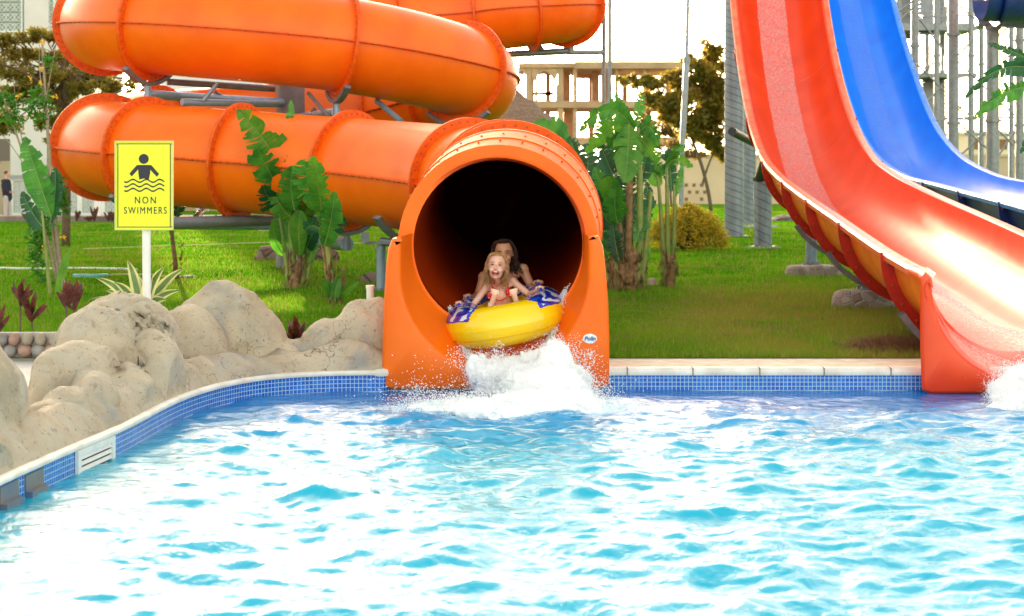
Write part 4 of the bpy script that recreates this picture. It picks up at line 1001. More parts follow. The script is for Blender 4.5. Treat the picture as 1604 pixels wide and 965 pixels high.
# ------------------------------------------------------------------ sign
ds = 13.15; sg = thing('warning_sign', 'fluorescent yellow NON SWIMMERS sign on a white post behind the rocks', 'sign', P(229, 470, ds))
def SP(px, py, dd=0): return P(px, py, ds) + Vector((0, -dd, 0))
tilt = Matrix.Rotation(R(-1.0), 4, 'Y')
mb = MB(); mb.tube([SP(230, 492), SP(229, 300)], .032, 18); mb.build('post', WHITE, sg, auto=40)
cpt = SP(227.5, 290.5); w, hgt = 90 * ds / F, 138 * ds / F
def framebox(mb, w, h, b, y, th, mi=0):
    for dx, dz, sx, sz in ((0, h / 2 - b / 2, w, b), (0, -h / 2 + b / 2, w, b), (-w / 2 + b / 2, 0, b, h - 2 * b), (w / 2 - b / 2, 0, b, h - 2 * b)): mb.box(cpt + Vector((dx, y, dz)), (sx, th, sz), mi)
mb = MB(); mb.box(cpt + Vector((0, -.036, 0)), (w, .008, hgt)); pn = mb.build('panel', SIGNY, sg)
mb = MB(); framebox(mb, w + .008, hgt + .008, .009, -.038, .02); mb.build('frame', mat('sign_frame', (.55, .62, .22), .4, .2), sg)
mb = MB(); framebox(mb, w - .034, hgt - .034, .006, -.0412, .002); mb.build('border', BLACK, pn)
q = lambda px, py: SP(px, py, .0415)
NAVY = mat('sign_ink', (.008, .01, .03), .45)
mb = MB(); u_ = ds / F
def disc(mb, c, r, n=24): mb.add([c + Vector((r * math.cos(a), 0, r * math.sin(a))) for a in [2 * math.pi * k / n for k in range(n)]], [tuple(range(n))])
disc(mb, q(227, 249), 7.8 * u_)
for xs_ in ([(218, 258.5), (237, 258.5), (237, 271), (235, 281), (227, 279.5), (220, 281.5), (218.5, 271)],): mb.add([q(*v) for v in xs_], [tuple(range(len(xs_)))])
mb.add([q(218.4, 258.5), q(216, 259), q(204.5, 272), (q(208, 276.5)), q(218.4, 265.5)], [(0, 1, 2, 3, 4)]); mb.add([q(236.6, 258.5), q(239, 259), q(251, 272.5), q(247.5, 277), q(236.6, 265.5)], [(0, 1, 2, 3, 4)])
mb.build('swimmer_symbol', NAVY, pn)
mb = MB()
for r_ in range(3):
    y0 = 283.3 + r_ * 7; N_ = 36; up = []; dn = []
    for k in range(N_ + 1):
        x_ = 196.5 + 62.5 * k / N_; y_ = y0 + 2.3 * math.sin(k / N_ * 2 * math.pi * 3 + .6); up.append(q(x_, y_ - 1.25)); dn.append(q(x_, y_ + 1.25))
    mb.add(up + dn, [(k, k + 1, N_ + 2 + k, N_ + 1 + k) for k in range(N_)])
mb.build('wave_symbol', NAVY, pn)
text('lettering', 'NON', .076, q(229.5, 314), NAVY, pn, space=1.35, xs=.82)
text('lettering', 'SWIMMERS', .076, q(229.5, 330), NAVY, pn, space=1.30, xs=.74)
for cx_, cy_ in ((185, 226), (271, 226), (186, 355), (270, 355)):
    mb = MB(); mb.ell(q(cx_, cy_), (.006, .003, .006), 8, 5); mb.build('screw', STEEL, sg)

# ------------------------------------------------------------------ leafy plants
def bez(a, b, c, t): return a * (1 - t) ** 2 + b * (2 * t * (1 - t)) + c * t ** 2
def leaf_mb(mb, a, b, c, w, seed, tear=.35, drop=.35, fold=.25, n=46, mi=0, mir=1, wdir=None, rib=.008):
    """broad torn blade on a curved midrib from a over b to c; w = half width"""
    rd = random.Random(seed); pts_ = [bez(a, b, c, k / n) for k in range(n + 1)]
    t0 = (c - a).normalized()
    side0 = wdir if wdir is not None else t0.cross(Vector((0, 1, .25))).normalized()
    for sgn in (-1, 1):
        grp = 0; dz = 0; lean = 0; gl = 1
        left = 0
        for k in range(n):
            if left <= 0:
                left = rd.choice((1, 2, 2, 3)) if rd.random() < .35 + tear else rd.choice((4, 6, 8)); newg = True
                if tear <= .02: left = n + 1
                dz = rd.uniform(-.4, 1.1) * drop; lean = rd.uniform(.1, .6); gl = 1 - rd.random() ** 1.6 * tear * 1.0
            left -= 1; last = left <= 0
            q_ = []
            for kk, e in ((k, 0), (k + 1, 1)):
                t = kk / n; p = pts_[kk]; tg = (pts_[min(kk + 1, n)] - pts_[max(kk - 1, 0)]).normalized()
                sd_ = (side0 - tg * side0.dot(tg)).normalized(); nm_ = tg.cross(sd_)
                hw_ = w * (math.sin(math.pi * min(1, t * .96 + .03)) ** .62) * (1 - .25 * t) * (gl if tear > .02 else 1)
                gap = -.35 if (e and last and tear > .02) else 0
                o1_ = p + sd_ * sgn * hw_ * .5 + nm_ * (fold * hw_ * .5) + tg * (lean * .3 * hw_ + gap * hw_ * .04)
                o2_ = p + sd_ * sgn * hw_ * (1 - dz * .25) + nm_ * (fold * hw_ * .6) + tg * (lean * hw_ + gap * hw_ * .28) - Vector((0, 0, 1)) * (dz * hw_ * .75)
                q_.append((p, o1_, o2_))
            (p0, a1, a2), (p1, b1, b2) = q_
            mb.add([p0, a1, a2, p1, b1, b2], [(0, 1, 4, 3), (1, 2, 5, 4)], mi)
    mb.tube(pts_, [rib * (1 - .8 * k / n) for k in range(n + 1)], 6, mir)
def plant(name, label, cat, base, stems, leaves, d, group=None, lm=None, stem_m=None, tear=.35):
    """stems: list of (pixel pts, radius px, material); leaves: (p0,p1,p2,halfwidth px, matidx, ddepth)"""
    root = thing(name, label, cat, base, group)
    lm = lm or [LEAF, LEAFL, LEAFD]
    for i, (pp, r_, m) in enumerate(stems):
        mb = MB(); w3 = [P(x_, y_, d + (dd[0] if dd else 0)) for x_, y_, *dd in pp]
        if len(w3) == 3: w3 = [bez(w3[0], w3[1], w3[2], k / 8) for k in range(9)]
        r0, r1 = (r_ if isinstance(r_, tuple) else (r_, r_ * .6)); N_ = len(w3)
        mb.tube(w3, [(r0 + (r1 - r0) * k / (N_ - 1)) * d / F for k in range(N_)], 10); mb.build('stem', m, root, smooth=True)
    for i, lf in enumerate(leaves):
        (a, b, c, w_, mi) = lf[:5]; dd = lf[5] if len(lf) > 5 else (0, 0, 0); te = lf[6] if len(lf) > 6 else tear
        mb = MB(); A, B, C_ = (P(*q_, d + e) for q_, e in zip((a, b, c), dd)); wd = None
        leaf_mb(mb, A, B, C_, w_ * 1.18 * d / F, hash((label, i)) % 9999 if False else i * 17 + len(label), te, .4 if te > .02 else .1, wdir=wd)
        mb.build('leaf', [lm[mi], STEMG], root)
    rd = random.Random(len(label)); mb = MB()
    for pp, r_, m in stems:
        if m is STEMG and len(stems) < 3: continue
        x0, y0 = pp[0][:2]; r0 = r_[0] if isinstance(r_, tuple) else r_
        for _ in range(14):
            a = rd.uniform(0, 6.28); z0 = rd.uniform(4, 52); c = P(x0, y0 - z0, d) + Vector((math.cos(a), math.sin(a), 0)) * r0 * .95 * d / F; o_ = Vector((math.cos(a), math.sin(a), 0)); s_ = Vector((-math.sin(a), math.cos(a), 0)) * rd.uniform(.006, .02)
            e = c + o_ * rd.uniform(.01, .09) + Vector((0, 0, rd.choice((-1, 1)) * rd.uniform(.06, .22))); mb.add([c - s_, c + s_, (c + e) / 2 + s_ * .8 + o_ * .03, e, (c + e) / 2 - s_ * .8 + o_ * .03], [(0, 1, 2, 3, 4)])
    if mb.v: mb.build('dry_sheath', DRYSH, root)
    return root
def bp(px, py): return GP(px, py)
dA = DG(452)
plant('strelitzia_plant', 'leafy strelitzia clump on the lawn between sign and slide exit, left of a thinner one', 'plant', bp(462, 452),
      [(((452, 452), (446, 380), (432, 300)), (4, 2), STEMG), (((460, 452), (458, 360), (450, 270)), (7, 3), STEMG), (((466, 452), (470, 360), (462, 280)), (6, 2.5), PALEBARK), (((472, 452), (482, 380), (478, 300)), (5, 2), STEMG), (((478, 450), (492, 400), (486, 340)), (4, 2), STEMG), (((462, 453), (463, 440), (463, 415)), (12, 8), DRYSH),
       (((456, 452), (466, 370), (470, 315)), (4, 2), STEMG)],
      [((452, 300), (440, 240), (372, 172), 30, 1, (0, -.2, -.3)), ((452, 290), (450, 240), (456, 157), 14, 0, (0, .1, .2)), ((462, 290), (476, 240), (500, 186), 15, 0, (0, .1, .3)), ((446, 310), (420, 270), (400, 225), 26, 0, (0, -.3, -.5)),
       ((470, 310), (500, 250), (512, 262), 26, 2, (0, -.2, -.4)), ((455, 330), (470, 260), (470, 225), 24, 0, (-.2, -.3, -.3)), ((450, 330), (420, 320), (412, 290), 20, 2, (0, -.2, -.5)), ((446, 400), (424, 380), (430, 342), 9, 1, (0, -.1, -.2), .01), ((470, 400), (466, 350), (470, 330), 14, 1, (-.2, -.3, -.3), .01),
       ((476, 400), (480, 380), (500, 350), 12, 2, (0, -.2, -.3), .01), ((462, 330), (452, 300), (458, 260), 24, 0, (-.3, -.4, -.5)), ((480, 350), (500, 320), (520, 330), 15, 0, (0, 0, .1)),
       ((448, 330), (430, 300), (420, 262), 24, 0, (.1, .1, 0)), ((456, 340), (448, 300), (440, 270), 26, 2, (.2, .2, .2)), ((470, 320), (490, 280), (488, 240), 22, 0, (.1, .1, .1)), ((462, 345), (440, 330), (428, 300), 18, 1, (-.2, -.3, -.3)), ((474, 345), (486, 315), (502, 300), 20, 1, (-.1, -.3, -.4)), ((450, 390), (440, 360), (444, 320), 12, 0, (0, 0, 0), .05), ((484, 410), (492, 385), (488, 350), 10, 1, (-.1, -.1, -.1), .05)], dA)
plant('strelitzia_plant', 'thinner single-stemmed strelitzia with tattered leaves, nearer the slide exit', 'plant', bp(525, 478),
      [(((524, 478), (520, 420), (500, 310)), (7, 3.5), STEMG), (((518, 476), (512, 430), (498, 330)), (3.5, 2), DRYSH), (((527, 478), (528, 470), (526, 452)), (9, 7), DRYSH)],
      [((503, 330), (480, 280), (475, 250), 26, 0, (0, -.1, -.2)), ((505, 345), (500, 290), (490, 245), 20, 1, (0, -.2, -.3)), ((507, 350), (525, 310), (533, 330), 22, 0, (0, -.1, -.1)), ((510, 375), (530, 340), (542, 352), 18, 2), ((506, 365), (490, 345), (478, 360), 18, 2),
       ((508, 385), (520, 350), (524, 300), 20, 0, (-.1, -.2, -.3)), ((522, 470), (512, 450), (512, 438), 8, 1, (0, -.1, -.1), .01), ((530, 474), (540, 450), (562, 442), 7, 1, (0, -.1, -.1), .01), ((525, 474), (524, 450), (532, 436), 8, 0, (-.1, -.1, -.1), .01)], DG(478))
plant('strelitzia_plant', 'big travellers-palm clump with hanging banana-like leaves right of the slide exit', 'plant', bp(985, 456),
      [(((965, 455), (962, 400), (955, 300)), (8, 4), STEMG), (((985, 456), (984, 380), (988, 190)), (9, 4), DRYSH), (((998, 456), (1006, 380), (1000, 200)), (8, 4), STEMG), (((975, 456), (975, 400), (968, 330)), (8, 4), DRYSH), (((990, 457), (992, 430), (994, 390)), (12, 7), DRYSH), (((962, 457), (962, 430), (960, 400)), (10, 6), DRYSH),
       (((1005, 456), (1012, 390), (1020, 300)), (6, 3), STEMG), (((955, 455), (945, 400), (925, 320)), (5, 2.5), STEMG)],
      [((992, 205), (960, 140), (908, 205), 22, 0, (0, -.3, -.6)), ((990, 215), (970, 165), (918, 240), 20, 1, (0, 0, .2)), ((988, 210), (975, 185), (962, 235), 24, 2, (0, .3, .6)), ((998, 200), (1000, 160), (1008, 148), 10, 0), ((990, 200), (975, 170), (964, 146), 9, 0), ((985, 195), (986, 220), (979, 286), 25, 1, (-.2, -.5, -.6), .12), ((1000, 240), (1010, 215), (1012, 190), 14, 2),
       ((1000, 210), (1018, 180), (1032, 228), 18, 0, (0, -.2, -.3)), ((970, 340), (955, 290), (948, 278), 16, 1, (0, -.2, -.3), .01), ((968, 350), (960, 330), (965, 285), 20, 0, (-.2, -.3, -.4), .05), ((960, 360), (935, 320), (925, 290), 20, 2), ((955, 390), (935, 360), (930, 335), 15, 2),
       ((975, 370), (990, 330), (1000, 300), 16, 2), ((1000, 400), (1005, 350), (1010, 320), 9, 0), ((950, 400), (930, 400), (920, 370), 14, 0), ((990, 230), (980, 235), (955, 262), 18, 2, (.3, .5, .6)), ((1010, 350), (1020, 310), (1012, 285), 12, 2),
       ((972, 300), (955, 265), (940, 225), 20, 2, (.2, .3, .3)), ((965, 320), (945, 300), (932, 262), 20, 0, (.1, .1, .1)), ((1000, 290), (1012, 260), (1014, 230), 16, 2, (.2, .2, .2)), ((985, 330), (978, 300), (984, 262), 20, 2, (.3, .3, .3)), ((955, 420), (940, 400), (938, 360), 14, 0), ((970, 410), (962, 380), (960, 345), 16, 2, (-.1, -.1, -.1)), ((995, 380), (1008, 350), (1004, 315), 14, 0, (-.1, 0, 0)),
       ((960, 430), (944, 420), (938, 395), 10, 1, (0, 0, 0), .1), ((1004, 430), (1014, 400), (1010, 372), 9, 1, (0, 0, 0), .1), ((985, 260), (975, 235), (950, 215), 18, 0, (.1, 0, -.2)), ((992, 225), (1006, 205), (1024, 250), 17, 1, (0, -.2, -.3)), ((980, 400), (985, 370), (975, 335), 14, 2)], DG(456))
plant('strelitzia_plant', 'slender strelitzia with bare green stalks and small fan leaves, next to the big clump', 'plant', bp(1048, 451),
      [(((1042, 450), (1038, 360), (1030, 270)), (5, 2.2), STEMG), (((1047, 451), (1046, 360), (1044, 262)), (6, 2.2), STEMG), (((1053, 450), (1058, 360), (1056, 290)), (5, 2), STEMG), (((1046, 452), (1040, 420), (1036, 385)), (5, 2), DRYSH), (((1049, 452), (1050, 430), (1050, 400)), (9, 6), DRYSH)],
      [((1040, 275), (1015, 250), (1022, 215), 14, 0, (0, -.1, -.2)), ((1044, 265), (1055, 235), (1085, 262), 12, 1), ((1044, 262), (1060, 225), (1074, 232), 10, 0), ((1052, 300), (1050, 260), (1046, 232), 14, 2, (0, .1, .1)), ((1056, 310), (1066, 280), (1068, 262), 7, 0), ((1036, 290), (1024, 280), (1018, 262), 11, 1, (0, 0, 0), .01)], DG(451))
plant('strelitzia_plant', 'dark leafy strelitzia mass close behind the right side of the orange exit', 'plant', bp(925, 440),
      [(((930, 440), (915, 360), (900, 260)), (5, 2.5), STEMG), (((940, 440), (930, 360), (915, 280)), (5, 2.5), STEMG), (((925, 441), (912, 340), (890, 260)), (5, 2.5), STEMG)],
      [((905, 290), (880, 185), (832, 196), 20, 0, (0, 0, .3)), ((905, 280), (890, 215), (850, 225), 20, 2, (0, .2, .4)), ((910, 290), (905, 235), (890, 215), 18, 2), ((915, 300), (925, 255), (918, 225), 22, 2), ((920, 320), (935, 270), (945, 245), 20, 2, (0, .2, .2)), ((915, 330), (910, 290), (895, 275), 20, 2), ((930, 350), (940, 310), (942, 275), 18, 2),
       ((925, 370), (935, 340), (950, 320), 14, 0), ((930, 400), (945, 370), (948, 345), 12, 0), ((925, 310), (940, 280), (960, 268), 20, 2, (.2, .4, .5))], 25.8)
plant('strelitzia_plant', 'young strelitzia with one tall upright leaf beside the yellow flowering shrub at left', 'plant', bp(72, 470),
      [(((80, 470), (74, 420), (66, 330)), (3.5, 2), STEMG)],
      [((80, 340), (60, 280), (38, 215), 22, 0, (0, 0, 0), .1), ((78, 350), (90, 300), (86, 262), 13, 2, (.1, .2, .2), .1), ((72, 360), (50, 340), (35, 300), 14, 2, (0, .1, .1), .1), ((88, 465), (98, 420), (110, 388), 6, 1, (0, 0, 0), .01)], DG(465))
plant('strelitzia_plant', 'spindly strelitzia standing right behind the yellow sign', 'plant', bp(277, 437),
      [(((277, 437), (272, 380), (262, 320)), (4, 2.5), DRYSH), (((275, 437), (270, 330), (255, 250)), (3, 2), STEMG)],
      [((258, 260), (254, 235), (254, 202), 9, 0), ((276, 340), (284, 310), (276, 262), 16, 2), ((270, 350), (262, 330), (258, 310), 12, 2)], DG(437))
plant('strelitzia_plant', 'torn dark leaves of a strelitzia growing outside the right edge of the picture', 'plant', Vector((P(1650, 0, 24).x, 24 + CY, G)),
      [(((1668, 450), (1662, 300), (1650, 150)), (8, 5), DRYSH)],
      [((1650, 128), (1580, 70), (1512, 152), 13, 2, (0, -.3, -.4), .5), ((1650, 150), (1590, 112), (1524, 186), 17, 0, (0, -.5, -.8), .5), ((1650, 120), (1600, 80), (1548, 68), 10, 2, (0, .3, .4), .5), ((1650, 140), (1620, 110), (1586, 98), 16, 2, (0, 0, .1), .5), ((1652, 240), (1620, 200), (1598, 240), 12, 2), ((1650, 130), (1690, 90), (1730, 150), 15, 2), ((1652, 130), (1660, 60), (1680, 20), 16, 0)], 24)
# variegated agave behind the sign post
VAR = leafmat('variegated_green', (.10, .22, .06), (.20, .33, .12), 10, .3); CREAM = leafmat('cream_edge', (.55, .58, .22), (.66, .66, .32), 10, .3)
ag = thing('variegated_agave', 'spiky agave with cream-edged green leaves behind the sign post', 'plant', P(222, 482, 14.6))
for i, (tx, ty, w_) in enumerate([(150, 435, 8), (200, 408, 9), (258, 418, 8), (290, 420, 8), (165, 455, 8), (240, 428, 8), (272, 440, 8), (215, 430, 9), (178, 442, 8), (285, 455, 7), (142, 468, 5), (262, 470, 9), (232, 440, 7)]):
    a = P(222 + (tx - 222) * .12, 490, 14.6 + .1 * math.sin(i * 2)); c = P(tx, ty, 14.6 + .25 * math.sin(i * 2.1)); b = (a + c) / 2 + Vector((0, 0, .06)) + Vector(((c.x - a.x) * -.15, 0, .04))
    for part_, ws, m, dy in (('leaf', 1, CREAM, 0), ('leaf_centre', .5, VAR, -.004)):
        mb = MB(); N_ = 14; rows = []
        for k in range(N_ + 1):
            t = k / N_; p = bez(a, b, c, t); tg = (c - a).normalized(); sd_ = tg.cross(Vector((0, 1, 0))).normalized(); hw_ = w_ * 14.6 / F * ws * (math.sin(math.pi * (.25 + .75 * t)) ** .8 + .0)
            rows += [p - sd_ * hw_ + Vector((0, dy - .012 * ws, 0)), p + Vector((0, dy, 0)), p + sd_ * hw_ + Vector((0, dy - .012 * ws, 0))]
        mb.add(rows, [(k * 3 + j, k * 3 + j + 1, k * 3 + j + 4, k * 3 + j + 3) for k in range(N_) for j in range(2)])
        o = mb.build(part_, m, ag if part_ == 'leaf' else pr_, smooth=True)
        if part_ == 'leaf': pr_ = o
# burgundy cordylines
def cordy(px, py, d, spec, label):
    root = thing('cordyline', label, 'plant', P(px, py, d), 'burgundy cordylines behind the rocks')
    rd = random.Random(px)
    for sx, top in spec:
        mb = MB(); mb.tube([P(sx, py, d), P(sx, top + 30, d)], .008, 6); mb.build('stem', BARK, root)
        for i in range(9):
            an = rd.uniform(-1, 1) * (.3 + i * .09); L_ = rd.uniform(24, 38); a = P(sx, top + 34 + i * 2, d); tip = P(sx + math.sin(an) * L_, top + 34 + i * 2 - math.cos(an) * L_, d + rd.uniform(-.25, .25))
            mb = MB(); b = (a + tip) / 2 + Vector((0, 0, .02)); leaf_mb(mb, a, b, tip, rd.uniform(3.6, 5.6) * d / F, i, 0, .05, .4, 10, 0, 0, None, .003); mb.build('leaf', CORDY, root)
cordy(42, 520, 14.7, [(32, 432), (50, 455)], 'reddish cordyline with narrow leaves at far left above the stone border')
cordy(107, 500, 14.3, [(104, 434), (116, 438)], 'dark purple cordyline just left of the broad rock')
cordy(2, 525, 14.6, [(-2, 478)], 'small dark cordyline cut off by the left edge')
cordy(462, 520, 15.2, [(458, 495), (466, 492)], 'tiny dry brown sprout behind the dip between two rocks')
# yellow flowering shrub at left: thin leaning canes with clusters of leaves and flowers
tc = thing('flowering_shrub', 'tall thin shrub with pale canes and yellow flowers at left', 'shrub', bp(97, 447))
dT = DG(447)
for pp, r_ in ((((99, 448), (80, 330), (66, 60)), 4.5), (((90, 446), (62, 300), (0, 140)), 3), (((95, 447), (70, 320), (76, 180)), 3), (((66, 190), (78, 120), (88, 70)), 1), (((40, 250), (30, 200), (20, 120)), 1), (((60, 300), (20, 220), (-10, 200)), 1), (((70, 160), (60, 120), (62, 70)), 1.2)):
    w3 = [bez(*(P(*q_, dT) for q_ in pp), k / 12) for k in range(13)]; mb = MB(); mb.tube(w3, [r_ * (1 - .6 * k / 12) * dT / F for k in range(13)], 8); mb.build('cane', PALEBARK, tc, smooth=True)
def clump(mb, c, rad, n, ls, rd, mi=0, elong=1.8, droop=0):
    for _ in range(n):
        while True:
            v = Vector((rd.uniform(-1, 1), rd.uniform(-1, 1), rd.uniform(-1, 1)))
            if v.length < 1: break
        p = c + Vector((v.x * rad[0], v.y * rad[1], v.z * rad[2])); s_ = ls * rd.uniform(.6, 1.3)
        a = Vector((rd.gauss(0, 1), rd.gauss(0, 1), rd.gauss(0, .7) - droop)).normalized(); b = a.orthogonal().normalized(); b = (b * math.cos(q0 := rd.uniform(0, 6.28)) + a.cross(b) * math.sin(q0))
        mb.add([p, p + a * s_ * elong * .5 + b * s_ * .35, p + a * s_ * elong, p + a * s_ * elong * .5 - b * s_ * .35], [(0, 1, 2, 3)], mi)
rd = random.Random(5); mb = MB()
for (x_, y_, rx, rz, n_) in ((60, 165, 24, 30, 330), (10, 160, 22, 22, 200), (20, 190, 18, 16, 120), (75, 95, 8, 10, 50), (82, 300, 24, 30, 360), (66, 350, 20, 26, 220), (60, 400, 14, 34, 260), (62, 370, 16, 20, 120), (95, 320, 14, 22, 130), (62, 290, 14, 14, 80), (70, 440, 10, 12, 60)):
    clump(mb, P(x_, y_, dT), (rx * dT / F, .25, rz * dT / F), n_, .055, rd)
mb.build('foliage', GREENF, tc)
for k, (x_, y_) in enumerate(((68, 66), (66, 108), (64, 130), (47, 242), (48, 122), (86, 152), (68, 298), (68, 480 - 90), (98, 372), (66, 270), (30, 150))):
    mb = MB(); clump(mb, P(x_, y_, dT - .25), (.032, .03, .032), 16, .035, rd, 0, 1.2); mb.build('flower', FLOWER, tc)
# ------------------------------------------------------------------ trees, bush
def tree(name, label, px, py, trunk, limbs, blobs, leafm, ls, nl, group=None, seed=1, spread=1.0, barkm=None, dd=None):
    d = dd or DG(py); base = GP(px, py) if dd is None else Vector((P(px, 0, d).x, d + CY, G)); root = thing(name, label, 'tree', base, group); rd = random.Random(seed); u_ = d / F
    barkm = barkm or BARK
    mb = MB()
    for pp, r0, r1 in trunk:
        w3 = [P(x_, y_, d) for x_, y_ in pp]; mb.tube([bez(*w3, k / 10) for k in range(11)] if len(w3) == 3 else w3, [(r0 + (r1 - r0) * k / (10 if len(w3) == 3 else len(w3) - 1)) * u_ for k in range(11 if len(w3) == 3 else len(w3))], 12)
    mb.build('trunk', barkm, root, smooth=True)
    mb = MB()
    for pp, r0, r1, dz in limbs:
        w3 = [P(x_, y_, d + dz * k / 2) for k, (x_, y_) in enumerate(pp)]; mb.tube([bez(*w3, k / 8) for k in range(9)], [(r0 + (r1 - r0) * k / 8) * u_ for k in range(9)], 8)
    bl = []
    for (x_, y_, rx, rz) in blobs:
        dz = rd.uniform(-1, 1) * rx * u_ * spread; c = P(x_, y_, d + dz); bl.append((c, rx * u_, rz * u_))
    org = P(*trunk[0][0][-1], d)
    for c, rx, rz in bl:
        mid_ = org.lerp(c, .55) - Vector((0, 0, .15 * (c - org).length)); w3 = [bez(org, mid_, c, k / 6) for k in range(7)]; mb.tube(w3, [max(.012, trunk[0][2] * u_ * .5 * (1 - k / 6.5)) for k in range(7)], 6)
        for _ in range(5):
            e = c + Vector((rd.uniform(-1, 1) * rx, rd.uniform(-1, 1) * rx, rd.uniform(-.6, 1) * rz)); s_ = org.lerp(c, rd.uniform(.5, 1)); mb.tube([s_, s_.lerp(e, .5) + Vector((0, 0, .1 * rx)), e], [.018, .012, .006], 5)
    mb.build('branch_work', barkm, root)
    mb = MB(); tot = sum(rx * rz for _, rx, rz in bl)
    for c, rx, rz in bl:
        m = int(nl * rx * rz / tot); sub = max(3, int(m / 55))
        for _ in range(sub):
            while True:
                v = Vector((rd.uniform(-1, 1), rd.uniform(-1, 1), rd.uniform(-1, 1)))
                if v.length < 1: break
            cc_ = c + Vector((v.x * rx, v.y * rx, v.z * rz)); q_ = rd.uniform(.16, .34) * min(rx, rz * 1.6)
            clump(mb, cc_, (q_ * 1.3, q_ * 1.3, q_ * .8), int(m / sub), ls, rd)
    mb.build('crown', leafm, root)
    return root
tree('acacia_tree', 'wide flat-crowned acacia with a dark trunk behind the orange coils at left', 102, 386,
     [(((103, 387), (106, 260), (102, 110)), 7, 5)], [(((103, 170), (60, 110), (-20, 95)), 4, 1.2, -2), (((103, 140), (140, 110), (220, 128)), 3, 1, 2), (((102, 120), (80, 90), (40, 78)), 3, 1, 2), (((104, 200), (150, 150), (200, 140)), 3, 1, -2), (((102, 180), (50, 150), (-10, 160)), 3, 1, 2)],
     [(20, 60, 34, 10), (70, 55, 32, 12), (-20, 70, 32, 12), (40, 85, 40, 14), (90, 90, 34, 14), (10, 110, 36, 16), (60, 115, 40, 18), (105, 120, 34, 18), (135, 140, 34, 14), (175, 135, 36, 10), (215, 130, 30, 8), (30, 145, 36, 16), (90, 155, 34, 16), (-10, 150, 26, 16), (70, 190, 22, 12), (110, 185, 20, 14), (10, 195, 24, 18), (150, 118, 26, 12), (85, 215, 16, 10), (100, 60, 26, 12)],
     OLIVE, .06, 21000, seed=3)
tree('bushy_tree', 'dark dense tree between the lamp pole and the red slide, backlit by the sky', 1113, 333,
     [(((1114, 333), (1108, 270), (1078, 205)), 3.2, 2.2)], [(((1100, 290), (1110, 250), (1130, 215)), 2, 1, 0), (((1085, 230), (1060, 190), (1020, 150)), 2, 1, 1)],
     [(1110, 80, 18, 16), (1120, 105, 20, 20), (1090, 110, 26, 18), (1060, 125, 26, 16), (1020, 130, 26, 10), (985, 128, 18, 8), (1100, 145, 34, 22), (1060, 160, 34, 20), (1030, 155, 26, 12), (1120, 175, 24, 26), (1085, 190, 36, 20), (1110, 212, 26, 20), (1050, 180, 26, 12), (1128, 235, 14, 20), (1132, 150, 14, 30), (1078, 95, 12, 10)],
     DARKF, .15, 19000, seed=8)
tree('shrub_tree', 'thin dry tree with orange-tinged leaves behind the big strelitzia clump', 1050, 326,
     [(((1052, 326), (1048, 290), (1050, 240)), 2, 1.4)], [], [(1035, 200, 22, 16), (1062, 205, 22, 18), (1020, 225, 18, 16), (1050, 235, 26, 18), (1085, 245, 22, 10), (1000, 200, 14, 22)], leafmat('autumn_foliage', (.30, .13, .04), (.20, .18, .04), 1.2, .45), .13, 5000, seed=9)
def bush(name, label, px0, px1, py, top, m, n_, ls, seed, cat='bush', dd=None):
    d = dd or DG(py); u_ = d / F; rd = random.Random(seed); c0_ = Vector((P((px0 + px1) / 2, 0, d).x, d + CY, G)); root = thing(name, label, cat, c0_)
    mb = MB(); st = MB(); W_ = (px1 - px0) / 2 * u_; H_ = (py - top) * u_
    for _ in range(int(n_ / 40)):
        a = rd.uniform(0, 6.28); q_ = rd.random() ** .5; ph = rd.uniform(0, math.pi / 2)
        c = c0_ + Vector((W_ * .95 * math.cos(a) * math.cos(ph) * (.5 + .5 * q_), W_ * .6 * math.sin(a) * math.cos(ph), H_ * (.12 + .78 * math.sin(ph) * (.55 + .45 * q_)) + H_ * .08 * noise.noise(Vector((a * 2, ph * 3, seed)))))
        clump(mb, c, (W_ * .13, W_ * .15, H_ * (.10 + .07 * rd.random())), 40, ls, rd); 
        if rd.random() < .3: st.tube([c0_ + Vector((rd.uniform(-.1, .1), 0, -.03)), (c0_ + c) / 2 + Vector((0, 0, .05)), c], [.02, .012, .006], 5)
    st.build('stem', BARK, root); mb.build('foliage', m, root); return root
bush('golden_bush', 'rounded golden yellow bush right of the slender strelitzia', 1012, 1142, 392, 320, YELF, 15000, .042, 2)
bush('low_shrub', 'dark green shrub behind the railings under the orange tube', 355, 395, 352, 322, DARKF, 1200, .09, 4, 'shrub', 64)
# ------------------------------------------------------------------ rocks, pipe, hoses on the lawn
def lawnrock(px0, px1, py, hpx, label, m=RUBBLE, seed=1):
    d = DG(py); u_ = d / F; c = Vector((P((px0 + px1) / 2, 0, d).x, d + CY, G)); w_ = (px1 - px0) / 2 * u_; mb = MB(); mb.ell(c, (w_, w_ * .8, hpx * u_), 28, 16)
    for i, v in enumerate(mb.v):
        q_ = Vector(v); e = fbm(q_ + Vector((seed, 0, 0)), 4, 1.6 / w_) * .22; e2 = c + (q_ - c) * (1 + e); mb.v[i] = (e2.x, e2.y, max(e2.z, G - .04))
    o = mb.build('lawn_rock', m, smooth=True); return tag(o, label, 'rock', 'brown rocks lying on the lawn')
lawnrock(398, 452, 408, 22, 'brown rubble mound on the lawn left of the strelitzia stems', seed=2)
lawnrock(478, 530, 408, 24, 'brown rubble mound on the lawn right of the strelitzia stems', seed=5)
lawnrock(560, 606, 444, 16, 'flat brown stone by the short post next to the slide exit', seed=7)
lawnrock(1012, 1030, 449, 13, 'small pale pink stone between the two strelitzia clumps', mat('pink_stone', (.48, .36, .32), .85, col2=(.38, .28, .24), ns=8), 3)
lawnrock(1205, 1262, 346, 10, 'low dark stone kerb far behind the red slide', seed=11)
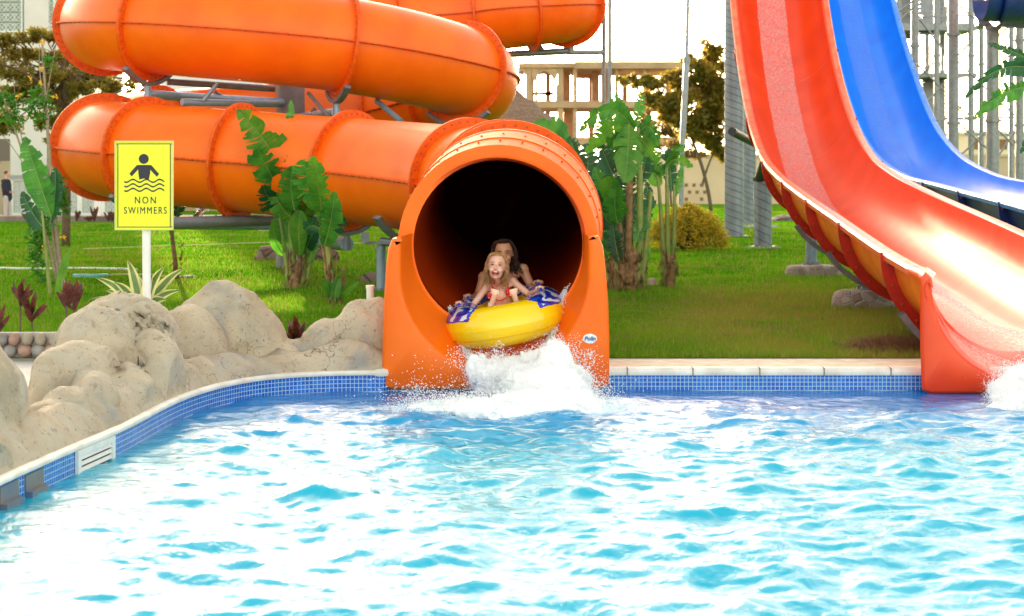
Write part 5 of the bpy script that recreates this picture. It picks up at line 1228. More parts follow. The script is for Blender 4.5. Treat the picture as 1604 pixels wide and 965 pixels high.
lawnrock(278, 312, 437, 6, 'small grey stone behind the agave', mat('grey_stone', (.25, .25, .27), .85, col2=(.16, .16, .18), ns=8), 4)
o = thing('white_pipe', 'short white capped pipe standing behind the low rock', 'pipe', P(580, 480, 14.9)); mb = MB(); mb.tube([P(580, 492, 14.9), P(580, 449, 14.9)], .034, 20); mb.build('shaft', WHITE, o, auto=40)
mb = MB(); mb.tube([P(580, 452, 14.9), P(580, 447, 14.9)], .039, 20); mb.build('collar', WHITE, o, auto=40)
def hose(pp, r, m, label):
    w3 = [GP(x_, y_) + Vector((0, 0, .03)) for x_, y_ in pp]; mb = MB(); mb.tube(catmull(w3, 6), r, 8); tag(mb.build('garden_hose', m, smooth=True), label, 'hose')
hose([(-30, 422), (60, 424), (130, 423), (215, 425)], .022, WHITE, 'white hose lying across the lawn at far left')
hose([(115, 437), (150, 437), (168, 436)], .05, mat('teal_plastic', (.12, .45, .45), .5), 'short teal pipe lying on the lawn beside the agave')
hose([(166, 436), (200, 434), (260, 437)], .03, mat('tan_wood', (.55, .42, .25), .8), 'tan stick lying on the lawn behind the agave')
hose([(130, 392), (300, 386), (420, 382), (600, 383)], .012, mat('cream_hose', (.55, .5, .3), .7), 'thin cream hose across the lawn behind the strelitzia')
lawn_dry = MB(); rd = random.Random(12)
for k in range(5200):
    a = rd.uniform(0, 3.14); q_ = rd.random() ** .5; c = Vector((P(1400, 0, 15.6).x + rd.gauss(0, .20), 15.4 + CY + rd.gauss(0, .16), .19 + abs(rd.gauss(0, .035)))); e = c + Vector((rd.gauss(0, .08), rd.gauss(0, .06), abs(rd.gauss(0, .05)) + .01)); s_ = Vector((.003, .002, 0)); lawn_dry.add([c - s_, c + s_, e], [(0, 1, 2)])
tag(lawn_dry.build('dry_grass', mat('straw', (.30, .17, .09), .9, col2=(.18, .11, .06), ns=30)), 'heap of dry brown straw by the red slide exit', 'dry grass', kind='stuff')
#@@PART4
# ------------------------------------------------------------------ background buildings
def bx(root, name, m, c, size): mb = MB(); mb.box(c, size); return mb.build(name, m, root)
dh = 90.0; xh = lambda px: (px - 802) * dh / F; zh = lambda py: H - (py - 279) * dh / F
ho = thing('hotel_building', 'large white hotel block with lattice screens at the left edge behind the acacia', 'building', (xh(-300), dh + CY, G))
mb = MB(); x0, x1 = xh(-2300), xh(128); ztop = 17.5
mb.box(((x0 + x1) / 2, dh + CY + 5, (ztop + G) / 2), (x1 - x0, 9, ztop - G)); mb.box(((xh(36) + xh(74)) / 2, dh + CY + .35, zh(30)), (xh(76) - xh(38), .3, 8)); mb.build('wall', PLASTER, ho)
bx(ho, 'roof', PLASTER, ((x0 + x1) / 2, dh + CY + 5, ztop + .15), (x1 - x0 + .8, 9.8, .3))
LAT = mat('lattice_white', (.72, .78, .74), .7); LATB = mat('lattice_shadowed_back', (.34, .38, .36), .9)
def lattice(root, cx, z0, z1, w, y, name='lattice_screen', st=.42, m=None, back=True):
    m = m or LAT; mb = MB(); h_ = z1 - z0; zc = (z0 + z1) / 2
    for s_ in (-1, 1): mb.box((cx + s_ * (w / 2 - .04), y, zc), (.08, .10, h_))
    for z in (z0 + .04, z1 - .04): mb.box((cx, y, z), (w - .16, .10, .08))
    nx = max(1, round(w / st)); nz = max(1, round(h_ / st)); sx = w / nx; sz = h_ / nz
    for i in range(nx):
        for j in range(nz):
            c = Vector((cx - w / 2 + (i + .5) * sx, y, z0 + (j + .5) * sz)); rr = min(sx, sz) * .5; k_ = 12
            a_ = [(c.x + q * math.cos(2 * math.pi * k / k_), c.y + yy, c.z + q * math.sin(2 * math.pi * k / k_)) for q, yy in ((rr * .84, -.02), (rr * 1.0, -.02), (rr * 1.0, .02), (rr * .84, .02)) for k in range(k_)]
            mb.add(a_, [(q * k_ + k, q * k_ + (k + 1) % k_, ((q + 1) % 4) * k_ + (k + 1) % k_, ((q + 1) % 4) * k_ + k) for q in range(4) for k in range(k_)])
            for s_ in (1, -1): mb.box(c, (.035, .03, 2.6 * rr), 0, Matrix.Rotation(s_ * R(45), 3, 'Y'))
    mb.build(name, m, root)
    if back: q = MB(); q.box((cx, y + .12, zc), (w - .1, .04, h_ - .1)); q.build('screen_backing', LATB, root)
for a, b, t_, bt in ((-6, 33, -60, 50), (72, 84, -60, 40)): lattice(ho, xh((a + b) / 2), zh(bt), zh(t_), xh(b) - xh(a), dh + CY + .3, st=.5)
WIN = mat('hotel_glass', (.05, .07, .09), .1)
for x_ in range(-2200, -80, 150):
    for z in (3.5, 7.5, 11.5):
        f = bx(ho, 'window', WHITE, (xh(x_), dh + CY + .45, z + .9), (2.2, .12, 2.0)); q = MB(); q.box((xh(x_), dh + CY + .37, z + .9), (1.9, .06, 1.7)); q.build('pane', WIN, f)
# white curved garden wall with a terracotta edge
o = thing('arched_wall', 'white curved wall with terracotta coping behind the yellow flowering shrub', 'wall', P(60, 340, 76)); dA_ = 76
N_ = 24; prof_ = [P(200 - 170 * k / N_ if False else -40 + 170 * k / N_, 0, dA_) for k in range(N_ + 1)]
top_ = [H - ((235 - 62 * math.sin(math.pi * min(1, k / N_ * .62 + .0)) ) - 279) * dA_ / F for k in range(N_ + 1)]
vs = [(p.x, dA_ + CY + yy, z) for yy in (0, .4) for p, z in zip(prof_, top_)] + [(p.x, dA_ + CY + yy, G) for yy in (0, .4) for p in prof_]
M2 = N_ + 1; mb = MB(); mb.add(vs, [(k, k + 1, 2 * M2 + k + 1, 2 * M2 + k) for k in range(N_)] + [(M2 + k, M2 + k + 1, 3 * M2 + k + 1, 3 * M2 + k) for k in range(N_)] + [(k, k + 1, M2 + k + 1, M2 + k) for k in range(N_)] + [(0, M2, 3 * M2, 2 * M2), (N_, M2 + N_, 3 * M2 + N_, 2 * M2 + N_)]); mb.build('wall', PLASTER, o)
mb = MB(); mb.tube([(p.x, dA_ + CY + .2, z) for p, z in zip(prof_, top_)], .14, 8); mb.build('coping', mat('terracotta', (.50, .24, .15), .8), o)
o = thing('garden_kiosk', 'small beige kiosk with a tan awning at the far left edge behind the standing man', 'kiosk', P(-20, 340, 70)); bx(o, 'wall', BEIGE, P(-30, 280, 70), (2.0, 1.5, 3.2)); bx(o, 'awning', mat('tan_awning', (.55, .34, .20), .8), P(-10, 176, 69.0), (1.3, 1.2, .9)); bx(o, 'window', mat('dim_glass', (.12, .10, .08), .3), P(-4, 235, 69.0), (1.0, .05, .9))
wg = thing('sun_blocking_block', 'unseen white block added behind the orange coils to shade the lawn', 'building', (P(430, 0, 86).x, 86 + CY, G))  # unseen block, added to keep the low sun off lawn and water
bx(wg, 'wall', PLASTER, (P(508, 0, 86).x, 88.2 + CY, 6.7), (16.9, 4, 13.0)); bx(wg, 'roof', PLASTER, (P(508, 0, 86).x, 88.2 + CY, 13.3), (17.3, 4.4, .2))
for px in (280, 340, 400, 460, 520, 580, 640, 700, 750):
    for z in (2.0, 5.0, 8.0): bx(wg, 'window', WIN, (P(px, 0, 86).x, 86.18 + CY, z), (1.2, .06, 1.6))
# far white building and wall seen below the orange coils
o = thing('white_outbuilding', 'low white building with bright openings seen under the orange tube', 'building', P(420, 340, 80))
bx(o, 'wall', PLASTER, (P(400, 0, 82).x, 82 + CY, 1.45), (15, 3, 2.6)); bx(o, 'roof', PLASTER, (P(400, 0, 82).x, 82 + CY, 2.85), (15.6, 3.8, .18))
for px in (290, 345, 400, 455, 510): bx(o, 'opening', mat('warm_shutter', (.45, .30, .18), .7), (P(px, 0, 80.5).x, 80.44 + CY, .95), (1.0, .06, 1.5))
# lattice fence
def GPd(px, d, z=G): return Vector((P(px, 0, d).x, d + CY, z))
fe = thing('lattice_fence', 'white lattice railing behind the walkway at left', 'fence', GPd(100, 68))
for k in range(5):
    a, b = 18 + k * 36, 52 + k * 36; lattice(fe, (GPd(a, 68).x + GPd(b, 68).x) / 2, .28, 1.72, GPd(b, 68).x - GPd(a, 68).x, 68 + CY, 'lattice_panel', .20)
    q = MB(); q.box(GPd(a - 1, 68, .95), (.12, .14, 1.6)); q.build('post', WHITE, fe)
q = MB(); q.box(GPd(110, 67.9, 1.80), (4.9, .16, .14)); q.build('rail', mat('grey_rail', (.28, .30, .32), .6), fe)
for k, px in enumerate((152, 260)):
    o = thing('white_post', ('slanted white post at the end of the lattice railing' if k == 0 else 'white post half hidden by the yellow sign'), 'post', GPd(px, 63)); q = MB(); q.tube([GPd(px - 1, 63, .2), GPd(px + 3, 63, 1.35)], .14, 10); q.build('shaft', WHITE, o, auto=40); q = MB(); q.box(GPd(px - 1, 63, .22), (.4, .4, .08)); q.build('base_plate', WHITE, o)
# walkway with kerb
mb = MB(); mb.box(((P(-400, 0, 64).x + P(640, 0, 64).x) / 2, 64.5 + CY, .235), (P(640, 0, 64).x - P(-400, 0, 64).x, 5, .13)); struct(mb.build('walkway', mat('tan_paving', (.62, .44, .30), .8, col2=(.55, .38, .26), ns=2)))
mb = MB(); mb.box(((P(-400, 0, 62).x + P(250, 0, 62).x) / 2, 61.2 + CY, .20), (P(250, 0, 62).x - P(-400, 0, 62).x, .7, .36)); struct(mb.build('kerb', mat('dark_kerb_stone', (.20, .15, .13), .9, col2=(.28, .22, .2), ns=3)))
for k, (px, top) in enumerate(((120, 328), (148, 322), (170, 332), (140, 338), (176, 330), (345, 335), (42, 330))):
    root = thing('potted_sprout', 'dark leafy sprout on the walkway kerb, ' + ('just right of the acacia trunk', 'between acacia trunk and slanted post', 'first left of the sign edge', 'shorter one below the slanted post', 'touching the yellow sign', 'under the orange tube right of the sign', 'farthest left near the standing man')[k], 'plant', GPd(px, 60.5, .2), 'dark sprouts along the kerb'); mb = MB(); rr_ = random.Random(k)
    for i in range(6): a = GPd(px, 60.5, .2); c = P(px + rr_.uniform(-9, 9), top + rr_.uniform(0, 6), 60.5); leaf_mb(mb, a, (a + c) / 2 + Vector((0, 0, .1)), c, .05, i, 0, .1, .2, 8, 0, 0)
    mb.build('leaf_tuft', CORDY, root)
# white stones/planters under the coils
for k, (px, w_, y_, hh_, lb) in enumerate(((397, 12, 357, 8, 'small pale tub farthest left under the orange tube'), (413, 20, 362, 17, 'squat cream concrete block under the orange tube'), (436, 12, 362, 16, 'narrow pale block left of the strelitzia stalks'), (530, 22, 366, 18, 'pale stone planter between the two strelitzias'), (562, 14, 360, 16, 'cream block left of the blue-grey post'))):
    d = DG(y_); mb = MB(); u_ = d / F; c = GP(px, y_); mb.tube([c, c + Vector((0, 0, hh_ * u_ * .9)), c + Vector((0, 0, hh_ * u_))], [w_ / 2 * u_ * .85, w_ / 2 * u_, w_ / 2 * u_ * .9], 12); tag(mb.build('planter', mat('planter_cream', (.55, .48, .38), .85, col2=(.45, .38, .3), ns=5), auto=40), lb, 'planter')
# unfinished concrete building in the middle
dc = 130.0; xc_ = lambda px: (px - 802) * dc / F; zc_ = lambda py: H - (py - 279) * dc / F
cb = thing('concrete_building', 'unfinished concrete building with arches and open storeys between the coils and the dark tree', 'building', (xc_(940), dc + CY, G))
def slab(px0, px1, py0, py1, y0, y1, m=CONC, nm='slab'): bx(cb, nm, m, ((xc_(px0) + xc_(px1)) / 2, dc + CY + (y0 + y1) / 2, (zc_(py0) + zc_(py1)) / 2), (xc_(px1) - xc_(px0), y1 - y0, zc_(py0) - zc_(py1)))
slab(812, 900, 99, 106, -.3, 9); slab(900, 1070, 97, 108, -.6, 9); slab(812, 1070, 158, 169, -.2, 9); slab(812, 1070, 215, 226, -.2, 9)
for px, w_ in ((828, 8), (840, 4), (878, 9), (901, 6), (944, 4), (966, 5), (1010, 5), (1058, 6)):
    for a, b in ((106, 158), (169, 215), (226, 282)): slab(px - w_ / 2, px + w_ / 2, a, b, 0, .5, nm='column')
for px in (835, 862, 895, 934, 960, 990, 1030):
    for a, b in ((106, 158), (169, 215), (226, 282)): slab(px - 4, px + 4, a, b, 8, 8.6, CONCD, 'column')
slab(832, 872, 136, 141, 8, 8.4, CONCD, 'beam'); slab(832, 890, 150, 158, 8, 8.4, CONCD, 'beam'); slab(930, 942, 108, 158, 3, 3.4, CONCD, 'brick_wall'); slab(884, 896, 106, 158, 4, 4.4, CONCD, 'brick_wall'); slab(884, 900, 169, 215, 2, 2.3, CONCD, 'brick_wall'); slab(966, 1070, 108, 116, .2, .8, CONCD, 'lintel'); slab(905, 944, 108, 116, 6, 6.3, CONCD, 'lintel'); slab(975, 1005, 122, 130, .1, .3, WHITE, 'pipe')
slab(1045, 1070, 125, 158, 1, 1.3, CONCD, 'brick_wall')
# arch panels
def archp(px0, px1, pt, pb, ay, nm='arch'):
    mb = MB(); N_ = 16; X0, X1 = xc_(px0), xc_(px1); Zt, Zb = zc_(pt), zc_(pb); cxx = (X0 + X1) / 2; r_ = (X1 - X0) / 2 * .88
    zc2 = Zt - r_ * 1.25 - .2; top = []; bot = []
    for k in range(N_ + 1):
        a = math.pi - math.pi * k / N_; q = abs(math.cos(a)); bot.append((cxx + r_ * math.cos(a), zc2 + r_ * 1.25 * (1 - q ** 1.5) ** .75)); top.append((X0 + (X1 - X0) * k / N_, Zt))
    vs = [(x_, dc + CY + yy, z) for yy in (ay, ay + .5) for ln in (top, bot) for x_, z in ln]; M2 = N_ + 1
    mb.add(vs, [(k, k + 1, M2 + k + 1, M2 + k) for k in range(N_)] + [(2 * M2 + k, 2 * M2 + k + 1, 3 * M2 + k + 1, 3 * M2 + k) for k in range(N_)] + [(M2 + k, M2 + k + 1, 3 * M2 + k + 1, 3 * M2 + k) for k in range(N_)])
    for s_ in (0, 1): mb.box((X0 + (X1 - X0) * (.03 if s_ == 0 else .97), dc + CY + ay + .25, (zc2 + Zb) / 2), ((X1 - X0) * .06, .49, zc2 - Zb))
    mb.build(nm, CONC, cb)
archp(832.2, 873.5, 106.2, 157.8, .02); archp(812, 824, 106.2, 157.8, .02)
# beige boundary wall with small pierced openings
dw = 102.0; bw = thing('boundary_wall', 'long beige boundary wall with small square openings behind the lawn', 'wall', GPd(1150, dw))
zt = H + (279 - 246) * dw / F; q = MB(); q.box(((P(985, 0, dw).x + P(1900, 0, dw).x) / 2, dw + CY, (zt + G) / 2), (P(1900, 0, dw).x - P(985, 0, dw).x, .4, zt - G)); q.build('wall', BEIGE, bw)
q = MB(); q.box(((P(985, 0, dw).x + P(1900, 0, dw).x) / 2, dw + CY, zt + .08), (P(1900, 0, dw).x - P(985, 0, dw).x + .2, .6, .16)); q.build('coping', BEIGE, bw)
OPN = mat('dark_opening', (.20, .12, .07), .9)
for gx in (1085, 1235, 1330, 1420, 1560):
    for i in range(4):
        for j in range(2 + (i % 2)):
            px, py = gx - 22 + i * 12 + (j % 2) * 5, 290 + j * 11; c = P(px, py, dw - .21); q = MB(); q.box(c, (.2, .03, .2)); q.build('opening', OPN, bw)
o = thing('far_building', 'pale beige building with a balcony row far behind the steel tower', 'building', GPd(1570, 120)); c = P(1575, 230, 120); bx(o, 'wall', mat('pale_beige', (.66, .58, .46), .9), (c.x, 120 + CY, 2.5), (9, 4, 4.6)); bx(o, 'roof', PLASTER, (c.x, 120 + CY, 4.9), (9.5, 4.6, .2))
for k in range(5): bx(o, 'window', OPN, (P(1532 + k * 20, 0, 117.9).x, 117.96 + CY, 4.1), (.5, .06, .7))
# thatched parasols
THATCH = mat('thatch', (.30, .21, .14), .95, col2=(.20, .13, .09), ns=14, bump=1, bs=25)
def thatch(px, py, top, hw_px, d, label, tiers=3):
    root = thing('thatched_parasol', label, 'parasol', GPd(px, d), 'thatched parasols behind the orange slide'); c = P(px, py, d); u_ = d / F; r_ = hw_px * u_; hgt_ = (py - top) * u_; n = 48
    rd = random.Random(px)
    for k in range(tiers):
        mb = MB(); z1 = c.z + hgt_ * (1 - k / tiers); z0 = c.z + hgt_ * (1 - (k + 1) / tiers) - .12 * hgt_; ra = r_ * (k / tiers) * .93 + .03; rb = r_ * ((k + 1) / tiers) ** .95
        rows = []
        for q, rr_ in enumerate(np.linspace(ra, rb, 7)):
            rows.append([(c.x + rr_ * math.cos(2 * math.pi * i / n) * (1 + .015 * rd.uniform(-1, 1)), c.y + rr_ * math.sin(2 * math.pi * i / n), z1 + (z0 - z1) * (q / 6) + rd.uniform(-.015, .015) * r_ * 1.0) for i in range(n)])
        rows.append([(v[0] * .0 + c.x + (v[0] - c.x) * .93, c.y + (v[1] - c.y) * .93, v[2] + .02) for v in rows[-1]])
        mb.add([v for r2 in rows for v in r2], [(a * n + i, a * n + (i + 1) % n, (a + 1) * n + (i + 1) % n, (a + 1) * n + i) for a in range(7) for i in range(n)])
        for _ in range(260):
            a = rd.uniform(0, 6.28); p = Vector((c.x + rb * math.cos(a), c.y + rb * math.sin(a), z0)); o_ = Vector((math.cos(a), math.sin(a), 0)); s_ = Vector((-math.sin(a), math.cos(a), 0)) * .02
            mb.add([p - s_, p + s_, p + o_ * .06 - Vector((0, 0, rd.uniform(.04, .16)))], [(0, 1, 2)])
        mb.build('thatch_tier', THATCH, root)
    mb = MB(); mb.tube([(c.x, c.y, G), (c.x, c.y, c.z + hgt_ * .8)], .09, 12); mb.build('pole', BARK, root, smooth=True)
thatch(806, 198, 138, 82, 46, 'large cone-shaped thatched parasol roof just right of the orange coils', 3)
thatch(862, 224, 205, 24, 60, 'small far thatched parasol right of the large one', 2)

# ------------------------------------------------------------------ people
def body(name, mb, vox, m, sm=3):
    return remesh(mb, vox, sm, [m], name)
def hand(mb, wrist, palm, dirn, up, s=1.0, curl=.9):
    """palm ellipsoid and five bent fingers closing round a bar; dirn = finger direction, up = back of the hand"""
    wrist, palm, dirn, up = Vector(wrist), Vector(palm), Vector(dirn).normalized(), Vector(up).normalized(); sd_ = dirn.cross(up).normalized()
    mb.cap(wrist, palm, .017 * s, .022 * s); mb.ell(palm, (.030 * s, .030 * s, .018 * s), 12, 8, 0, Matrix((sd_, dirn, up)).transposed())
    for k, ln in enumerate((.8, .95, 1, .85)):
        r_ = palm + sd_ * ((k - 1.5) * .0165 * s) + dirn * .022 * s; a = r_ + (dirn * .9 + up * .15) * .024 * s * ln
        b = a + (dirn * (1 - curl) - up * curl) * .024 * s * ln; c = b + (dirn * (.6 - curl * 1.2) - up * .7).normalized() * .016 * s * ln
        mb.cap(r_, a, .0088 * s, .0082 * s, 8); mb.cap(a, b, .0082 * s, .0075 * s, 8); mb.cap(b, c, .0075 * s, .0065 * s, 8)
    t0 = palm + sd_ * .028 * s - dirn * .006 * s; t1 = t0 + (sd_ * .6 + dirn * .5 - up * .5).normalized() * .026 * s; mb.cap(palm, t0, .013 * s, .011 * s, 8); mb.cap(t0, t1, .0105 * s, .009 * s, 8); mb.cap(t1, t1 + (dirn * .7 - up * .6).normalized() * .02 * s, .009 * s, .007 * s, 8)
def head(mb, c, s, rot):
    """skull, jaw, nose, brows, cheeks, ears; local -Y is the face direction"""
    T = lambda x, y, z: c + rot @ (Vector((x, y, z)) * s)
    mb.ell(T(0, .012, .022), (.072 * s, .088 * s, .088 * s), 20, 14, 0, rot); mb.ell(T(0, -.018, -.035), (.054 * s, .062 * s, .068 * s), 18, 12, 0, rot)
    mb.ell(T(0, -.055, -.082), (.020 * s, .018 * s, .016 * s), 10, 8, 0, rot)
    mb.cap(T(0, -.074, .012), T(0, -.096, -.020), .007 * s, .0105 * s); mb.ell(T(0, -.090, -.024), (.014 * s, .010 * s, .007 * s), 10, 6, 0, rot)
    for e in (-1, 1):
        mb.ell(T(e * .072, .01, -.005), (.009 * s, .017 * s, .027 * s), 10, 8, 0, rot); mb.ell(T(e * .034, -.056, -.026), (.021 * s, .018 * s, .018 * s), 10, 8, 0, rot)
        mb.cap(T(e * .012, -.074, .026), T(e * .045, -.064, .028), .0075 * s, .006 * s)
def face(root_body, c, s, rot, mouth='open', hairm=HAIRB, squint=.5):
    T = lambda x, y, z: c + rot @ (Vector((x, y, z)) * s)
    for e in (-1, 1):
        mb = MB(); mb.ell(T(e * .029, -.0715, .006), (.0125 * s, .006 * s, .0065 * s * (1.2 - squint)), 12, 8, 0, rot); eo = mb.build('eye', EYEW, root_body, smooth=True)
        mb = MB(); mb.ell(T(e * .029, -.0765, .006), (.0062 * s, .0035 * s, .006 * s * (1.25 - squint)), 10, 6, 0, rot); mb.build('iris', EYED, eo, smooth=True)
        mb = MB(); mb.tube([T(e * .016, -.0775, .010), T(e * .029, -.080, .0155 - .003 * squint), T(e * .043, -.0745, .009)], .0024 * s, 6); mb.build('eyelash', EYED, root_body)
        mb = MB(); mb.tube([T(e * .013, -.082, .0255), T(e * .03, -.079, .031), T(e * .046, -.068, .025)], [.002 * s, .0034 * s, .0018 * s], 6); mb.build('eyebrow', hairm, root_body)
    if mouth == 'open':
        mb = MB(); mb.ell(T(0, -.0745, -.055), (.028 * s, .011 * s, .0175 * s), 18, 10, 0, rot); mo = mb.build('mouth', MOUTH, root_body, smooth=True)
        mb = MB(); mb.ell(T(0, -.0835, -.0445), (.0175 * s, .004 * s, .0045 * s), 12, 6, 0, rot); mb.build('teeth', TEETH, mo, smooth=True)
        mb = MB(); mb.ell(T(0, -.082, -.066), (.013 * s, .005 * s, .007 * s), 10, 6, 0, rot); mb.build('tongue', LIP, mo, smooth=True)
        mb = MB(); mb.tube([T(.029 * math.cos(a), -.0825 + .010 * abs(math.cos(a)), -.055 + .0165 * math.sin(a) + .008 * math.cos(a) ** 2) for a in np.linspace(0, 2 * math.pi, 21)], .0034 * s, 6, 0, False); mb.build('lips', LIP, root_body, smooth=True)
    else:
        mb = MB(); mb.tube([T(-.024, -.072, -.052), T(-.01, -.081, -.054), T(.01, -.081, -.054), T(.024, -.072, -.052)], [.002 * s, .005 * s, .005 * s, .002 * s], 8); mb.build('lips', LIP, root_body, smooth=True)
def hair(root_body, c, s, rot, m, ends, seed, n=420, front=.045, thick=.0042, part_=0, wav=.01):
    """cap of hair plus many wavy locks that leave the scalp and fall to the end points"""
    rd = random.Random(seed); T = lambda x, y, z: c + rot @ (Vector((x, y, z)) * s); mb = MB()
    nu, nv = 26, 12; vs = []
    for j in range(nv + 1):
        for i in range(nu):
            th = 2 * math.pi * i / nu; ph = math.pi * .66 * j / nv; fy = -math.sin(th)      # fy: 1 towards the face
            lim = (math.pi * (.28 if fy > .55 else .30 + .36 * (1 - max(0, fy + .2) / 1.2)))
            ph = min(ph, lim if fy > 0.1 else math.pi * .66); vs.append(T(.077 * math.sin(ph) * math.cos(th), .014 + .094 * math.sin(ph) * math.sin(th), .024 + .093 * math.cos(ph)))
    mb.add(vs, [(j * nu + i, j * nu + (i + 1) % nu, (j + 1) * nu + (i + 1) % nu, (j + 1) * nu + i) for j in range(nv) for i in range(nu)])
    for k in range(n):
        th = rd.uniform(math.pi * -.08, math.pi * 1.08); sgn = 1 if math.cos(th) > 0 else -1
        r0 = T(.012 * math.cos(th), -.035 + .05 * math.sin(th) * rd.uniform(0, 1), .108); r1 = T(.074 * math.cos(th) * rd.uniform(.93, 1.04), .014 + .085 * math.sin(th), rd.uniform(.02, .06))
        e = rd.choice([q for q in ends if (q[0] * sgn >= -.01)] or ends); e_ = T(e[0] + rd.gauss(0, e[3]), e[1] + rd.gauss(0, e[3]), e[2] + rd.gauss(0, e[3] * 1.6)); r2 = T(.083 * math.cos(th), .01 + .088 * math.sin(th), -.05)
        P4 = catmull([r0, (r0 + r1) / 2 + (rot @ Vector((.012 * sgn, .0, .014))) * s, r1, r2, e_], 4); ph_ = rd.uniform(0, 6); N_ = len(P4)
        P4 = [p + Vector((math.sin(i * .7 + ph_), math.cos(i * .6 + ph_ * 2), 0)) * wav * s * (i / N_) for i, p in enumerate(P4)]
        mb.tube(P4, [thick * s * (1 - .75 * i / N_) for i in range(N_)], 5)
    return mb.build('hair', m, root_body, smooth=True)
# --- girl in the front
def polka():
    m = mat('red_polka_fabric', (.75, .02, .02), .6); N = m.node_tree.nodes; L = m.node_tree.links
    v = N.new('ShaderNodeTexVoronoi'); v.inputs['Scale'].default_value = 48; v.inputs['Randomness'].default_value = .35; g = N.new('ShaderNodeNewGeometry'); L.new(g.outputs['Position'], v.inputs['Vector'])
    l_ = N.new('ShaderNodeMath'); l_.operation = 'LESS_THAN'; l_.inputs[1].default_value = .28; L.new(v.outputs['Distance'], l_.inputs[0]); x = N.new('ShaderNodeMix'); x.data_type = 'RGBA'
    x.inputs['A'].default_value = (.75, .015, .015, 1); x.inputs['B'].default_value = (.85, .8, .78, 1); L.new(l_.outputs[0], x.inputs['Factor']); L.new(x.outputs['Result'], N['Principled BSDF'].inputs['Base Color']); return m
POLKA = polka()
gc = P(778, 418, 14.72); gr = Matrix.Rotation(R(-7), 3, 'X') @ Matrix.Rotation(R(5), 3, 'Y') @ Matrix.Rotation(R(-3), 3, 'Z'); gs = 1.12
mb = MB(); head(mb, gc, gs, gr)
gn = P(782, 443, 14.82); hip = P(790, 494, 15.0)
mb.cap(gc + gr @ Vector((0, .02, -.05)), gn + Vector((0, .02, -.01)), .032, .036); chest = P(783, 461, 14.86)
mb.ell(chest + Vector((0, .02, .01)), (.098, .066, .085), 18, 12); mb.ell(P(784, 447, 14.86), (.108, .045, .032), 18, 10); mb.cap(chest, hip, .080, .088); mb.ell(P(789, 482, 14.94), (.085, .065, .09))
sL, sR = P(764, 447, 14.87), P(803, 441, 14.87); mb.ell(sL, .040); mb.ell(sR, .040)
eL, wL, hL = P(741, 478, 14.80), P(727, 478, 14.62), P(720, 474, 14.55)
eR, wR, hR = P(829, 461, 14.82), P(840, 456, 14.62), P(846, 450, 14.55)
mb.cap(sL, eL, .034, .027); mb.cap(eL, wL, .027, .019); mb.cap(sR, eR, .034, .027); mb.cap(eR, wR, .027, .019)
hand(mb, wL, hL, (-.3, -.8, .15), (-.2, -.1, 1), .85); hand(mb, wR, hR, (.3, -.8, .15), (.2, -.1, 1), .85)
kL, kR = P(776, 484, 14.60), P(806, 481, 14.60); aL, aR = P(769, 477, 14.22), P(812, 478, 14.22)
mb.cap(hip + Vector((-.045, -.02, 0)), kL, .068, .045); mb.cap(hip + Vector((.045, -.02, 0)), kR, .068, .045); mb.cap(kL, aL, .045, .028); mb.cap(kR, aR, .045, .028)
for a_, tx, ty in ((aL, 776, 458), (aR, 804, 457)):
    heel = a_ + Vector((0, -.02, -.012)); ball = P(tx, ty + 2, 14.16); toe = P(tx, ty, 14.09)
    mb.ell(heel, (.028, .028, .030)); mb.cap(heel, ball, .022, .024); mb.ell(ball, (.034, .014, .022), 12, 8)
    dx = -1 if a_ is aL else 1
    for k in range(5):
        b = ball + Vector((dx * (k - 2) * -.014, 0, .016)); mb.cap(b, b + Vector((0, -.004, .020 - .0022 * k)), .0098 - .0011 * k, .0085 - .001 * k, 8)
girl = thing('person', 'laughing blonde child in red polka-dot bikini, feet up, at the front of the ring', 'person', (hip.x, hip.y, hip.z), 'riders on the yellow ring')
girl['label'] = 'laughing blonde child in red polka-dot bikini, feet up, at the front of the ring'
me = body('body', mb, .0052, SKIN, 3); gb = meobj('body', me, girl)
face(gb, gc, gs, gr, 'open', HAIRB, .75)
hair(gb, gc, gs, gr, HAIRB, [(-.070, -.01, -.10, .012), (-.080, .01, -.135, .012), (.068, -.01, -.10, .012), (.078, .01, -.13, .014), (-.05, .06, -.12, .02), (.05, .06, -.12, .02)], 3, 200, thick=.0046, wav=.022)
for e, (cx_, cy_) in ((-1, (769, 463)), (1, (798, 458))):
    mb = MB(); mb.ell(P(cx_, cy_, 14.775) + Vector((0, .016, 0)), (.036, .030, .036), 14, 10); o = mb.build('bikini_cup', POLKA, gb, smooth=True)
    mb = MB(); mb.tube([P(cx_ + e * -2, cy_ - 5, 14.77), P(cx_ - e * 3, cy_ - 15, 14.775), gn + Vector((e * .035, .0, .025))], .0075, 6); mb.build('bikini_strap', POLKA, gb)
mb = MB(); mb.tube([P(766, 467, 14.775), P(784, 471, 14.765), P(800, 463, 14.775)], .006, 6); mb.build('bikini_band', POLKA, gb)
mb = MB(); mb.ell(P(790, 493, 14.93), (.105, .075, .05), 16, 10); mb.build('bikini_bottom', POLKA, gb, smooth=True)
